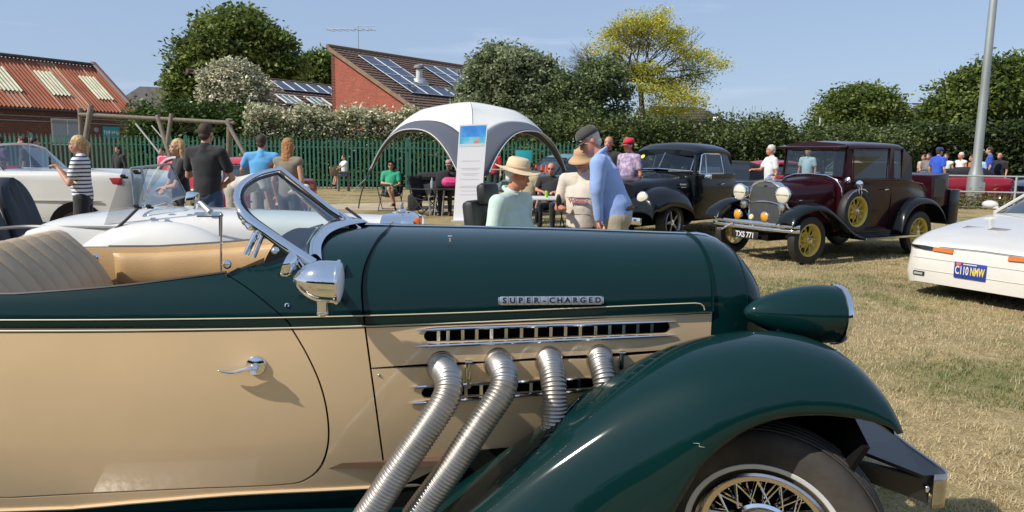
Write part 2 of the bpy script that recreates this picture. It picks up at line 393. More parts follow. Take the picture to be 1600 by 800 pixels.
# vent bars
for vent, px in ((v1, [685, 700, 723, 745, 768, 791, 815, 838, 861, 884, 907, 931, 953, 975, 997, 1019]), (v2, [686, 707, 728, 752, 776, 803, 830, 878, 905])):
    for k, x_ in enumerate(px):
        yy = 520 if vent is v1 else 606
        yy = interp(x_, (672, 1040), (525, 512)) if vent is v1 else interp(x_, (668, 925), (614, 599))
        X, Z = on_side(x_, yy); b = MB(); c_ = side(X, Z)+Vector((0, .010, 0)); b.box(c_, (.011, .014, 2*vh-.002)); b.build('vent_bar', chrome_w, car, 0)
for yo, pts in ((0, [(650, 516), (760, 511), (1055, 502)]), (1, [(647, 541), (760, 536), (1055, 523)]), (2, [(640, 605), (720, 600), (930, 590)]), (3, [(637, 630), (720, 624), (930, 608)])):
    q = crs(SP(pts), 10); n = len(q); rr = [.0068*min(1, .15+k/5) for k in range(n)]; rr = [r*min(1, .3+(n-1-k)/4) for k, r in enumerate(rr)]
    b = MB(); b.tube([side(*p)+Vector((0, -.004, 0)) for p in q], rr, 8); b.build('vent_trim', chrome, car)
# latches
for px, py in ((732, 577), (970, 562)):
    X, Z = on_side(px, py); c_ = side(X, Z); b = MB(); b.box(c_+Vector((0, -.008, 0)), (.017, .016, .07), ch=.004); b.cyl(c_+Vector((0, -.018, -.055)), c_+Vector((0, 0, -.055)), .009, n=10); b.cyl(c_+Vector((-.012, -.016, .03)), c_+Vector((.012, -.016, .03)), .006, n=8); b.build('bonnet_latch', chrome_w, car)
X, Z = on_side(592, 586); b = MB(); b.ell(side(X, Z), (.005, .004, .005)); b.build('screw_head', chrome_w, car)
# pinstripes
def stripe(pts, fn, r=.0022, m=pin, name='pinstripe'): b = MB(); b.tube([fn(*p) for p in pts], r, 5); return b.build(name, m, car)
ou = lambda p, n=(0, -1, 0): p+Vector(n)*.0008
st = TP([(0, 495), (200, 497), (430, 497)]); zs_ = [top(*q).z for q in st]
tz = ZB+.033
def t_of(X, z): return math.asin(min(1, ((z-ZB)/Hc(X))**(NE/2)))/(PI/2)
x_end = on_side(1085, 487)[0]
pts = [(XR, t_of(XR, tz))]+[(x, t_of(x, tz)) for x in np.linspace(XR+.1, x_end, 60)]+[(x_end+.022, t_of(x_end, tz-.003)), (x_end+.036, t_of(x_end, tz-.013)), (x_end+.04, t_of(x_end, .006+ZB))]
stripe(pts, lambda X, t: ou(top(X, t)))
stripe([(x, 0) for x in np.linspace(XR, XN-.005, 60)], lambda X, t: ou(top(X, 0)+Vector((0, 0, -.001))), .0025)
stripe([(x, ZB-.007) for x in np.linspace(XR, XN-.005, 60)], lambda X, z: side(X, z)+Vector((0, .0004, 0)), .0016, dark, 'coach_line')
# nose and radiator shell
NL = .30
def nose(u, t):                                    # u 0..1 forward, t 0..1..2 over, extends below belt with t<0
    k = (1-u**2.6)**(1/2.6); X = XN+.003+NL*u; w_ = W0(XN)*k**.8; zt = .62+(ZB+Hc(XN)-.62)*k
    if t < 0: z = ZB*min(1, 1)+t*.6; z = min(z, zt); return Vector((X, -w_, z))
    a = t*PI/2; c, s_ = math.cos(a), math.sin(a); zb = min(ZB, zt-.02) if zt > .62 else .6
    zb = .62+(ZB-.62)*k
    return Vector((X, -w_*math.copysign(abs(c)**(2/NE), c), zb+(zt-zb)*abs(s_)**(2/NE)))
us = [1-(1-q)**2 for q in np.linspace(0, .985, 26)]
mb = MB(); mb.grid(lambda u, t: nose(u, t), us, list(np.linspace(0, 2, 41)))
mb.grid(lambda u, t: Vector((nose(u, 0).x, -nose(u, 0).y*t[0], nose(u, 0).z+(.42-nose(u, 0).z)*t[1])) , us, [(-1, k/8) for k in range(9)]); mb.grid(lambda u, t: Vector((nose(u, 0).x, -nose(u, 0).y*t[0], nose(u, 0).z+(.42-nose(u, 0).z)*t[1])), us, [(1, k/8) for k in range(9)])
mb.build('radiator_shell', green, car, 60)
b = MB(); b.tube([nose(.45, t)+Vector((.0, 0, .001)) for t in np.linspace(-.0, 2, 30)], .0022, 5); b.build('shell_bead', green, car)
b = MB(); q0 = top(XN+.0, 1.0); pts = [top(X, 1.)+Vector((0, 0, .003)) for X in np.linspace(xs_end, XN, 14)]; b.tube(pts, .005, 6); b.build('hood_hinge', chrome, car)
b = MB(); b.tube([nose(u, 1)+Vector((0, 0, .002)) for u in (.0, .12, .25, .4, .52)], [.005, .008, .007, .005, .003], 8); b.build('hood_ornament', chrome, car)
b = MB(); c_ = top(*on_top(703, 378)); b.cyl(c_, c_+Vector((0, 0, .018)), .004, n=8); b.ell(c_+Vector((0, 0, .02)), (.009, .006, .005)); b.build('washer_jet', chrome, car)
# badge with lettering
x0, x1 = on_top(778, 470), on_top(943, 469); bx = (top(*x0)+top(*x1))/2; nrm_ = Vector((0, -1, .22)).normalized(); yawb = math.atan2(-(W0(x1[0])-W0(x0[0])), x1[0]-x0[0])*-1
ex = (top(*x1)-top(*x0)).normalized(); ez = nrm_.cross(ex)*-1; ez = ex.cross(-nrm_).normalized()*-1
MR = Matrix((ex, -nrm_, ez if ez.z > 0 else -ez)).transposed(); bl = (top(*x1)-top(*x0)).length
letters = 'SUPER-CHARGED'; n = len(letters)
b = MB(); b.box(bx+nrm_*.003, (bl, .006, .026), MR, ch=.0025); bo = b.build('badge_plate', chrome_w, car)
for i, c_ in enumerate(letters):
    p = bx+ex*(bl*((i+.5)/n-.5)*.955)+nrm_*.0065; b = MB(); b.box((0, 0, 0), (bl/n*.93, .004, .03), None, ch=.0015)
    o = b.build('letter_tile', mat('badge_metal', (.55, .57, .58), .3, .85), bo); M4 = MR.to_4x4(); M4.translation = p; o.matrix_local = M4
    M3 = Matrix((ex, MR.col[2], nrm_)).transposed(); e_ = M3.to_euler(); text('letter', c_, .026, mat('badge_black', (.01, .01, .012), .5), bo, p+nrm_*.003, e_, .0006, bold=.0008, sx=1.15)
mb = MB(); mb.grid(lambda X, v: (lambda zz: Vector((X, side(X, zz).y+.012+.012*v, zz*(1-v)+(zz-.11)*v)))(interp(X, [q[0] for q in rock], [q[1] for q in rock])+.004), list(np.linspace(XR, -.55, 40)), list(np.linspace(0, 1, 5))); mb.build('sill_valance', green, car)
# running board, chassis, under-body in shadow
zr = .30
b = MB(); b.box(((XR-.9)/2-.2, -.62, .295), (-XR-.6, .46, .03), ch=.008); b.build('running_board', green, car)
b = MB(); b.box(((XR-.9)/2-.3, -.5, .32), (-XR-.7, .02, .04)); b.build('running_board_riser', green, car)
q = gz(268, 800, .316); q = loc2(q); b = MB(); b.box((q.x, -.665, .3165), (.56, .16, .012), ch=.004)
b.build('step_plate', mat('step_alloy', (.5, .48, .45), .4, .6, var=.2, vscale=20, bump=.4, bscale=30), car)
b = MB(); b.box((-2., 0, .4), (4.2, .9, .25)); b.box((-.9, 0, .7), (1.6, .5, .5)); b.build('chassis', dark, car)
b = MB(); b.cyl((0, -.68, .36), (0, .68, .36), .035, n=10); b.build('front_axle', blackpl, car)
# ------------------------------------------------------------ front wing
crown = [hp(px, py, -.70 if px < 1250 else -.70-.16*min(1, (px-1250)/140)) for px, py in ((600, 866), (690, 800), (762, 748), (850, 686), (960, 608), (1055, 557), (1130, 534), (1205, 525), (1270, 534), (1330, 561), (1375, 600), (1396, 637), (1404, 668))]
lip = [Vector((crown[0].x-.02, 0, .33)), Vector((crown[1].x, 0, .31)), Vector((-.75, 0, .30)), Vector((-.52, 0, .31))]+[hp(px, py, -.93) for px, py in ((1030, 830), (1092, 730), (1145, 680), (1210, 652), (1275, 645), (1335, 650), (1378, 660), (1396, 668), (1404, 676))]
cr_ = crs(crown, 8); lp_ = crs([tuple(q) for q in lip], 8)
SECT = [(-.28, .86, 0), (-.20, .965, 0)]
def wing_pt(i, t, side_=-1):
    cx_, _, cz = cr_[i]; lx, _, lz = lp_[i]; n = len(cr_); e = i/(n-1)
    wi = .30; fr = max(0, 1-max(0, (e-.86)/.14)**2.2)
    if t < 0:                                       # crown to inner edge
        a = -t; y = .70-wi*a; z = cz-.10*a**2.2-.10*max(0, a-.7)*3; return Vector((cx_, side_*y, z))
    a = t*PI/2; k = math.sin(a)**.85; y = .70+.235*k; v = 1-abs(math.cos(a))**.72
    v = (1-math.cos(a)**.95); return Vector((cx_+(lx-cx_)*v**1.1, side_*y, cz+(lz-cz)*v))
for sd_, nm in ((-1, 'front_wing'), (1, 'front_wing')):
    mb = MB(); ts = list(np.linspace(-1, 0, 9))[:-1]+list(np.linspace(0, 1, 15))
    mb.grid(lambda i, t: wing_pt(i, t, sd_), list(range(len(cr_))), ts)
    o = mb.build(nm, green, car, 0); 
    o.data.shade_smooth(); sub(o, 1)
    m = o.modifiers.new('s', 'SOLIDIFY'); m.thickness = .006; m.offset = 0
    o.data.materials.append(dark)
    m.material_offset = 0
mb = MB(); mb.tube([wing_pt(i, 1)+Vector((0, .004, 0)) for i in range(20, len(cr_))], .007, 6); mb.build('wing_bead', green, car)
mb = MB(); mb.grid(lambda i, t: wing_pt(i, t)*1+Vector((0, .03*0, -.03)) if 0 else Vector((wing_pt(i, t).x*.985, wing_pt(i, t).y+.012, wing_pt(i, t).z-.028)), list(range(16, len(cr_)-6)), list(np.linspace(-1, .9, 14))); mb.build('wing_underside', dark, car)
b = MB(); b.tube([wing_pt(i, -.02)+Vector((.002, 0, .003)) for i in range(72, 92)], .0035, 6); b.build('wing_chrome_bead', chrome, car)
p0 = hp(1110, 688, -.93)
b = MB(); q = [(1082, 691), (1088, 694), (1095, 699), (1103, 700)]
# chipped scratch on the wing flank
def on_wing(px, py):
    best = None; d = lray(px, py)
    for i in range(30, 80):
        for t in np.linspace(.2, 1, 40):
            p = wing_pt(i, t); r_ = (p-LCO); k = r_.dot(d)/d.dot(d); e = (r_-d*k).length
            if best is None or e < best[0]: best = (e, p)
    return best[1]
b.tube([on_wing(*k)+Vector((0, -.006, .001)) for k in q], [.0004, .0012, .0014, .0004], 4); b.build('scratch', mat('scratch_primer', (.34, .38, .32), .7), car)
# ------------------------------------------------------------ wheel
rubber = mat('tyre_rubber', (.020, .019, .018), .8, var=.9, vscale=5, col2=(.075, .062, .050), bump=.2, bscale=40)
ww = mat('whitewall', (.55, .56, .56), .55, var=.06, vscale=8); rimm = mat('rim_chrome', (.66, .60, .54), .2, 1., var=.1, vscale=12)
wh = D.objects.new('front_wheel', None); link(wh, car); wh.location = (0, -.75, .362)
def make_wheel(wh, RT=.358):
    s = RT/.358
    prof = [(.215, -.055), (.24, -.072), (.30, -.083), (.335, -.075), (.351, -.058), (.357, -.03), (.358, 0), (.357, .03), (.351, .058), (.335, .075), (.30, .083), (.26, .078), (.24, .072), (.215, .055)]
    b = MB(); b.lathe([(r*s, h) for r, h in prof], n=64, ax=(0, -1, 0))
    for k in range(4): b.lathe([(r, h) for r, h in ((.3575, -.045+.028*k), (.361, -.043+.028*k), (.361, -.027+.028*k), (.3575, -.025+.028*k))], n=64, ax=(0, -1, 0))
    b.build('tyre', rubber, wh)
    b = MB(); b.lathe([(.232, .068), (.236, .0745), (.244, .0775), (.250, .0785), (.2515, .0765)], n=72, ax=(0, -1, 0)); b.build('whitewall', ww, wh)
    b = MB(); b.lathe([(.222, .062), (.220, .073), (.212, .077), (.206, .068), (.200, .052), (.184, .046), (.180, .02), (.174, .01), (.174, -.05), (.216, -.055)], n=72, ax=(0, -1, 0)); b.build('rim', rimm, wh)
    b = MB(); b.lathe([(.001, .108), (.03, .106), (.06, .098), (.085, .084), (.098, .068), (.101, .056), (.112, .052), (.113, .03), (.07, .02), (.07, -.06)], n=40, ax=(0, -1, 0)); b.build('hub_cap', chrome, wh)
    b = MB(); b.lathe([(.16, -.03), (.02, -.03)], n=24, ax=(0, -1, 0)); b.build('brake_drum', dark, wh)
    sp = MB(); sp.cyl((.068, 0, 0), (.205, 0, 0), .0023, n=5, cap=False); me = None
    for k in range(96):
        a = 2*PI*k/96; lay = k % 3; sk = (.30, -.30, .18)[lay]*(1 if k % 2 else -1); r0, y0 = (.108, -.045) if lay == 0 else ((.11, -.025) if lay == 1 else (.09, .02)); y1 = (-.03, -.01, .0)[lay]
        p = Vector((r0*math.cos(a), y0, r0*math.sin(a))); q = Vector((.182*math.cos(a+sk), y1, .182*math.sin(a+sk)))
        if me is None: m_ = MB(); m_.cyl((0, 0, 0), (0, 0, 1), .0028, n=6, cap=False); o = m_.build('spoke', chrome, wh); me = o.data
        else: o = link(D.objects.new('spoke', me), wh)
        o.location = p; o.rotation_mode = 'QUATERNION'; o.rotation_quaternion = (q-p).to_track_quat('Z', 'Y'); o.scale = (1, 1, (q-p).length)
make_wheel(wh); wh.rotation_euler = (0, R(-4), R(-30))
b = MB(); b.cyl((0, .66, .358), (0, .82, .358), .358, n=48); b.build('far_wheel', rubber, car)
# ------------------------------------------------------------ headlamp
hl0 = hp(1162, 487, -.43); hl1 = hp(1303, 491, -.43); axl = (hl1-hl0); Lh = axl.length; axl.normalize(); rl = .107
b = MB(); b.lathe([(rl*math.sin(min(1, (u))*PI/2)**.56*(1-.05*max(0, u-.85)/.15), Lh*u) for u in [0.0001, .004, .012, .03, .06, .1, .16, .23, .31, .4, .5, .6, .7, .8, .9, 1.]], hl0, axl, 48); b.build('headlamp_shell', green, car, 60)
b = MB(); b.lathe([(rl*.97, Lh*.985), (rl*1.015, Lh*.99), (rl*1.02, Lh*1.01), (rl*.985, Lh*1.05), (rl*.9, Lh*1.065)], hl0, axl, 48); b.build('headlamp_rim', chrome, car)
b = MB(); b.lathe([(rl*.92, Lh*1.055), (rl*.7, Lh*1.11), (rl*.4, Lh*1.145), (.001, Lh*1.16)], hl0, axl, 40); b.build('headlamp_lens', mat('lamp_glass', (.75, .8, .85), .05, .0, spec=.8), car)
b = MB(); m_ = hl0+axl*Lh*.45; b.tube([m_+Vector((0, 0, -.06)), m_+Vector((-.02, .04, -.18)), m_+Vector((-.03, .08, -.3))], [.03, .025, .03], 10); b.build('headlamp_stand', green, car)
c_ = m_+Vector((-.03, -.04, -.102)); b = MB(); b.ell(c_, (.018, .012, .008)); b.build('lamp_bolt', chrome, car)
o_ = clone_src = None
mb = MB(); mb.lathe([(rl*math.sin(u*PI/2)**.72, Lh*.8*u) for u in [.001, .03, .1, .25, .45, .7, 1.]], Vector((hl0.x-.14, -hl0.y+.06, hl0.z-.07)), (1, 0, 0), 32); mb.build('headlamp_shell', green, car)
# ------------------------------------------------------------ bumper
bp = [Vector(p) for p in ((.86, .9, 0), (.98, .6, 0), (1.02, 0, 0))]
e1 = loc2(gz(1484, 739, .575)); e2 = loc2(gz(1408, 684, .575)); e3 = loc2(gz(1445, 748, .575))
path = [(e1.x-.06, e1.y-.012), (e1.x-.018, e1.y-.006), (e1.x, e1.y+.02), (e1.x+(e2.x-e1.x)*.25, e1.y+(e2.y-e1.y)*.25), (e2.x, e2.y), (e2.x+.05, e2.y+.3), (e2.x+.03, e2.y+.65), (e1.x-.1, e2.y+1.15)]
path = crs(path, 5); hb = .112
mb = MB(); mb.grid(lambda p, z: Vector((path[p][0], path[p][1], z)), list(range(len(path))), [.575-hb, .575-hb*.75, .575-hb*.5, .575-hb*.25, .575]); o = mb.build('bumper_blade', mat('bumper_chrome', (.55, .5, .44), .3, 1., var=.1, vscale=14), car); solidify(o, .005, 0)
blk = mat('bumper_black', (.012, .012, .013), .35, var=.6, vscale=9, col2=(.03, .03, .03))
def inb(i, k): 
    p = path[i]; w_ = .105*k; return Vector((p[0]-w_, p[1]+(.04*k if i < 12 else 0), .572-.012*k))
q1 = loc2(gz(1350, 706, .60)); 
mb = MB(); mb.prism([(e1.x-.004, e1.y+.004, .570), (e2.x, e2.y, .570), (e2.x-.02, e2.y+.25, .575), (q1.x-.05, q1.y+.05, .60), (q1.x, q1.y, .60), (e1.x-.085, e1.y+.0, .568)], (0, 0, -.012)); mb.build('bumper_valance', blk, car, 0)
mb = MB(); mb.prism([(q1.x-.1, q1.y, .59), (e1.x-.09, e1.y+.004, .556), (e1.x-.06, e1.y+.004, .556), (e1.x-.06, e1.y+.004, .470), (q1.x-.02, q1.y+.004, .53), (q1.x-.1, q1.y, .54)], (0, .02, 0)); mb.build('bumper_iron', blk, car, 0)
b = MB(); b.ell((e1.x-.075, e1.y-.006, .525), (.009, .006, .012)); b.build('bumper_bolt', chrome, car)
# ------------------------------------------------------------ exhaust hoses
steel = mat('flex_steel', (.44, .42, .39), .42, 1., var=.12, vscale=25)
def hose(path_px, port, rad, name='exhaust_hose'):
    c0 = side(*port); pts = [c0+Vector((0, .03, 0)), c0+Vector((.0, -.03, .004))]
    for px, py, y in path_px: pts.append(hp(px, py, y))
    q = [Vector(p) for p in crs([tuple(p) for p in pts], 24)]
    # resample evenly, ring ridges
    d = [0]
    for a, b_ in zip(q, q[1:]): d.append(d[-1]+(b_-a).length)
    Lh_ = d[-1]; n = int(Lh_/.0016); out_ = []; rr = []
    A = np.array([tuple(p) for p in q])
    for k in range(n):
        s_ = Lh_*k/(n-1); out_.append(Vector([np.interp(s_, d, A[:, j]) for j in range(3)]))
        ph = (s_/.0112) % 1; rid = (.5-.5*math.cos(2*PI*ph))**.8; fl = max(0, 1-s_/.07); rr.append((rad-.0045+.0048*rid)*(1-.0*fl)+.006*fl**2 if s_ > .045 else rad*.98)
    b = MB(); b.tube(out_, rr, 20); o = b.build(name, steel, car, 60)
    b = MB(); b.lathe([(rad*1.22, -.004), (rad*1.16, .012), (rad*1.02, .02)], c0, Vector((0, -1, .05)), 28); b.build('hose_collar', chrome_w, o)
    return o
hose([(700, 590, -.70), (697, 622, -.76), (660, 680, -.80), (620, 738, -.82), (575, 805, -.82), (520, 880, -.8), (440, 900, -.5)], ports[0], .0445)
hose([(787, 583, -.68), (784, 612, -.74), (750, 664, -.78), (700, 738, -.80), (650, 805, -.80), (600, 880, -.8), (520, 900, -.5)], ports[1], .0435)
hose([(862, 580, -.55), (866, 610, -.60), (866, 660, -.62), (864, 720, -.60), (860, 800, -.55)], ports[2], .0435)
hose([(940, 572, -.50), (946, 600, -.55), (946, 650, -.56), (940, 700, -.52)], ports[3], .043)
# ------------------------------------------------------------ door handle
X, Z = on_side(400, 571); c_ = side(X, Z); b = MB(); b.lathe([(.001, .012), (.016, .011), (.030, .006), (.034, 0), (.034, -.004)], c_, (0, -1, 0), 28); h0 = b.build('door_handle', chrome, car)
b = MB(); b.cyl(c_, c_+Vector((0, -.026, 0)), .009, n=12); b.ell(c_+Vector((0, -.028, 0)), (.015, .008, .013)); lv = [c_+Vector(q) for q in ((.012, -.027, -.002), (-.01, -.030, 0), (-.045, -.031, -.008), (-.07, -.031, -.012), (-.095, -.031, -.009), (-.112, -.030, -.004))]; b.tube(crs([tuple(q) for q in lv], 5), [.013]*6+[.010]*6+[.007]*8+[.005]*6, 10, flat=.6) if 0 else b.tube(crs([tuple(q) for q in lv], 5), list(np.interp(range(26), (0, 5, 12, 20, 25), (.010, .012, .009, .006, .003))), 10, flat=.75); b.cyl(c_+Vector((.0, -.026, -.006)), c_+Vector((0, -.038, -.014)), .010, n=12); b.build('lever', chrome, h0)
b = MB(); X, t = on_top(449, 477); p = top(X, t); b.lathe([(.0075, 0), (.0075, .004), (.004, .005), (.003, .002)], p, (0, -1, .4), 14); b.build('lock_button', chrome, car)
# ------------------------------------------------------------ windscreen
Tc = hp(438, 264, 0); Bc = hp(548, 352, 0); Bn = top(*on_top(488, 412)); PN = (Bc-Tc).cross(Bn-Tc).normalized()
def wp(px, py): d = lray(px, py); return LCO+d*((Tc-LCO).dot(PN)/d.dot(PN))
outl = [(438, 264), (404, 272), (380, 286), (370, 303), (373, 322), (390, 343), (440, 380), (489, 413)]
gl = [(434, 271), (405, 279), (385, 292), (378, 306), (382, 322), (396, 340), (440, 372), (482, 402), (481, 384), (494, 363), (518, 347), (530, 343)]
out3 = [wp(*q) for q in crs(outl, 6)]; gl3 = [wp(*q) for q in crs(gl[:8], 5)]+[wp(*q) for q in gl[8:]]
seal = mat('screen_seal', (.02, .022, .025), .5); gls = glass('screen_glass', (.80, .90, .88), .5)
mir = lambda pts: [Vector((p.x, -p.y, p.z)) for p in pts]
for f in (lambda q: q, mir):
    b = MB(); q = f(out3); n = len(q); b.tube(q, [.0115+.012*max(0, (i/n-.55)/.45)**1 for i in range(n)], 10, flat=.8); b.build('windscreen_frame', chrome, car)
    b = MB(); b.tube(f(gl3), .006, 6); b.tube(f([gl3[-1], gl3[0]]), .006, 6); b.build('windscreen_seal', seal, car)
    b = MB(); b.add(f(gl3), [tuple(range(len(gl3)))]); b.build('windscreen_pane', gls, car, 0)
b = MB(); b.tube([Tc+Vector((-.012, 0, .006)), Tc, Tc.lerp(Bc, .3), Tc.lerp(Bc, .7), Bc+Vector((.02, 0, -.0))], [.008, .014, .014, .018, .024], 12, flat=.7); b.build('centre_pillar', chrome, car)
b = MB(); inn = [(503, 412), (503, 388), (517, 369), (546, 357), (576, 356)]; oth = [(478, 405), (480, 381), (494, 360), (519, 346), (546, 348)]
A_ = crs([tuple(top(*on_top(*q))) for q in inn[:4]]+[tuple(top(on_top(546, 357)[0]+.06, 1.))], 6); B_ = crs([tuple(top(*on_top(*q))) for q in oth[:3]]+[tuple(top(on_top(519, 347)[0]-.0, .93)), tuple(top(on_top(519, 347)[0]+.05, 1.))], 6)
for sgn in (1, -1):
    b.grid(lambda i, k: Vector((A_[i][0]*(1-k)+B_[i][0]*k, (A_[i][1]*(1-k)+B_[i][1]*k)*sgn, A_[i][2]*(1-k)+B_[i][2]*k+.006+.022*math.sin(PI*min(1, k+.12))*1.)), list(range(len(A_))), list(np.linspace(0, 1, 7)))
b.build('cowl_scuttle_trim', chrome, car)
b = MB(); b.tube([top(X, 1.)+Vector((0, 0, .004)) for X in np.linspace(Bc.x+.02, xs_end+.02, 6)], [.022, .018, .013, .010, .007, .005], 8, flat=.5); b.build('cowl_spear', chrome, car)
b = MB(); pts = [hp(532, 331, -.03), hp(548, 346, -.05), hp(561, 357, -.08), hp(560, 364, -.10), hp(551, 373, -.13), hp(555, 381, -.14)]; b.tube(crs([tuple(p) for p in pts], 5), [.006]*10+[.010]*8+[.007]*8, 8); b.build('wiper_arm', chrome, car)
b = MB(); b.tube([hp(541, 325, .12), hp(564, 342, .10)], .010, 6, flat=.5); b.build('wiper_blade', blackrub, car)
# pillar stay, knobs
for a_, b_, r_ in (((404, 356), (384, 398), .010), ((412, 362), (396, 402), .008), ((380, 340), (392, 356), .012)):
    b = MB(); b.cyl(hp(*a_, -.46), hp(*b_, -.48), r_, n=10); b.build('screen_stay', chrome, car)
b = MB(); b.ell(hp(392, 352, -.46), .018); b.ell(hp(384, 346, -.47), .014); b.ell(hp(430, 392, -.5), .014); b.build('screen_knob', chrome, car)
b = MB(); b.cyl(hp(346, 338, -.50), hp(345, 424, -.52), .0035, n=8); b.ell(hp(346, 336, -.5), .006); b.build('side_rod', mat('bronzed_rod', (.45, .36, .28), .3, 1.), car)
b = MB(); b.ell(hp(355, 413, -.5), (.014, .012, .016)); b.build('catch_knob', chrome, car)
# spot lamp and round mirror
s0 = hp(457, 437, -.70); s1 = hp(531, 441, -.70); ax_ = (s1-s0); ls = ax_.length; ax_.normalize(); rs = .064
b = MB(); b.lathe([(rs*math.sin(min(1, u*1.5)*PI/2)**.6, ls*u) for u in [.001, .02, .06, .12, .2, .3, .42, .55, .7, .8, .93]]+[(rs*1.06, ls*.93), (rs*1.08, ls*.96), (rs*1.02, ls)], s0, ax_, 40); sl = b.build('spot_lamp', chrome, car)
b = MB(); b.lathe([(rs*1.0, ls*.99), (rs*.9, ls*1.03), (rs*.5, ls*1.07), (.001, ls*1.08)], s0, ax_, 32); b.build('spot_lens', D.materials['lamp_glass'], sl)
b = MB(); m_ = s0.lerp(s1, .62); b.cyl(m_+Vector((0, 0, -rs*.9)), m_+Vector((.0, 0, -rs-.03)), .018, n=14); b.ell(m_+Vector((0, 0, -rs-.032)), (.019, .019, .014)); b.cyl(m_+Vector((0, 0, -rs-.02)), m_+Vector((.02, .2, -.05)), .014, n=10); b.build('lamp_bracket', chrome, sl)
b = MB(); m2 = hp(449, 413, -.68); b.lathe([(.001, .03), (.02, .028), (.036, .016), (.041, .002), (.041, -.002)], m2, Vector((.92, -.1, -.35)), 28); mo = b.build('round_mirror', chrome, car)
b = MB(); b.lathe([(.001, -.003), (.039, -.002)], m2, Vector((.92, -.1, -.35)), 28); b.build('mirror_face', mat('mirror_glass', (.8, .82, .85), .02, 1.), mo)
b = MB(); b.tube([m2+Vector((.02, 0, 0)), hp(468, 410, -.69), hp(474, 420, -.69)], .009, 8); b.build('mirror_arm', chrome, mo)
# ------------------------------------------------------------ cockpit
Tf = hp(108, 359, .40); Bf = hp(184, 462, .40); dz = (Tf.z-.55)/(Tf.z-Bf.z); Xb = Tf.x+(Bf.x-Tf.x)*dz
NP = 11; y0, y1 = -.52, .44
def seat(y, v):
    f = (y-y0)/(y1-y0)*NP; pl = abs(math.sin(PI*f))**.45; edge_r = min(1, (y1-y)/.09, (y-y0)/.09); er = math.sqrt(max(0, 1-(1-max(0, edge_r))**2))
    if v < .3: a = (v/.3)*PI*.5+PI*.0; r = .085; X = Tf.x-r*math.cos(a)*1.0-.03; z = Tf.z-.085+.085*math.sin(a); X += (1-math.cos(a))*0
    else: k = (v-.3)/.7; X = Tf.x-.03+(Xb-Tf.x+.03)*k+.04*math.sin(PI*min(1, k*2.2))*(1 if k < .45 else 0); z = Tf.z-(Tf.z-.55)*k
    n_ = .012*pl; droop = .05*(1-er)
    return Vector((X+n_*.8, y, z+n_*.5-droop))
mb = MB(); mb.grid(seat, list(np.linspace(y0, y1, NP*12+1)), list(np.linspace(0, 1, 30))); mb.build('seat_back', taupe, car, 0).data.shade_smooth()
mb = MB(); mb.grid(lambda y, v: Vector((seat(y, 0).x-.12*v, y, seat(y, 0).z-.5*v)), list(np.linspace(y0, y1, 20)), [0, .3, 1]); mb.build('seat_shell', tan, car)
mb = MB(); mb.grid(lambda X, y: Vector((X, y, .58+.02*math.cos(y*6))), list(np.linspace(Xb-.05, Xb+.5, 6)), list(np.linspace(-.5, .48, 12))); mb.build('seat_cushion', taupe, car)
mb = MB(); mb.box((-2.6, 0, .5), (3.2, 1.0, .02)); mb.build('cockpit_floor', mat('carpet_brown', (.12, .07, .04), .95), car)
# door trims: far side
def ftop(X): return top(X, interp(X, [XR]+[q[0] for q in edge_full[::-1][2:]]+[xce+.3], [te]+[q[1] for q in edge_full[::-1][2:]]+[.8]))
def fin(X, v): p = ftop(X); return Vector((X, -p.y-.012-.03*v**.5*(1-v)*2, p.z+.006-v*.55))
mb = MB(); mb.grid(fin, list(np.linspace(XR, xce+.30, 50)), list(np.linspace(0, 1, 10))); mb.build('door_trim', tan, car)
mb = MB(); mb.grid(lambda X, v: Vector((X, ftop(X).y+.012+.02*v, ftop(X).z-.004-v*.5)), list(np.linspace(XR, xce+.1, 50)), list(np.linspace(0, 1, 6))); mb.build('door_trim', tan, car)
xa_, xb_ = hp(170, 415, .5).x, xce+.16
def pad(X, v): p = fin(X, 0); e = min(1, (X-xa_)/.05+.0, 1); r = math.sin(PI*min(1, max(0, v)))**.35; rr = .035*r*(max(0, e)**.5); return Vector((X, p.y-.006-rr, p.z-.025-v*(.155+.06*0)))
mb = MB(); mb.grid(pad, list(np.linspace(xa_, xb_, 40)), list(np.linspace(0, 1, 16))); mb.build('door_pad', tan, car)
mb = MB(); mb.tube([ftop(X)*1-Vector((0, 2*ftop(X).y, -.006)) for X in np.linspace(xa_-.02, xb_, 24)], .008, 6); mb.build('door_gasket', blackrub, car)
mb = MB(); mb.tube([ftop(X)+Vector((0, .004, .003)) for X in np.linspace(XR, xce+.0, 60)], .005, 6); mb.build('door_cap_rail', mat('edge_black', (.02, .02, .02), .5), car)
mb = MB(); hx = hp(150, 403, .46); mb.ell(hx, (.015, .012, .02)); mb.build('inner_handle', chrome, car)
# dash and steering wheel
mb = MB(); xd_ = xce+.40; mb.grid(lambda y, v: Vector((xd_-.03*math.sin(PI*v)-.02, y, 1.17+.055*(1-(y/.55)**2)-.22*v)), list(np.linspace(-.5, .5, 24)), list(np.linspace(0, 1, 8))); mb.build('dashboard', mat('dash_wood', (.20, .10, .04), .35, coat=.6, var=.3, vscale=12, stretch=(1, 1, 8)), car)
sw = D.objects.new('steering_wheel', None); link(sw, car); sw.location = (xce+.16, .27, 1.12); sw.rotation_euler = (0, R(-62), 0)
mb = MB(); mb.tube([Vector((.19*math.cos(a), .19*math.sin(a), 0)) for a in np.linspace(0, 2*PI, 41)], .012, 8, cap=False); mb.build('wheel_rim', mat('bakelite', (.02, .018, .016), .3), sw)
for k in range(4): mb = MB(); a = PI/4+k*PI/2; mb.cyl((0, 0, -.02), (.185*math.cos(a), .185*math.sin(a), 0), .006, n=6); mb.build('wheel_spoke', chrome, sw)
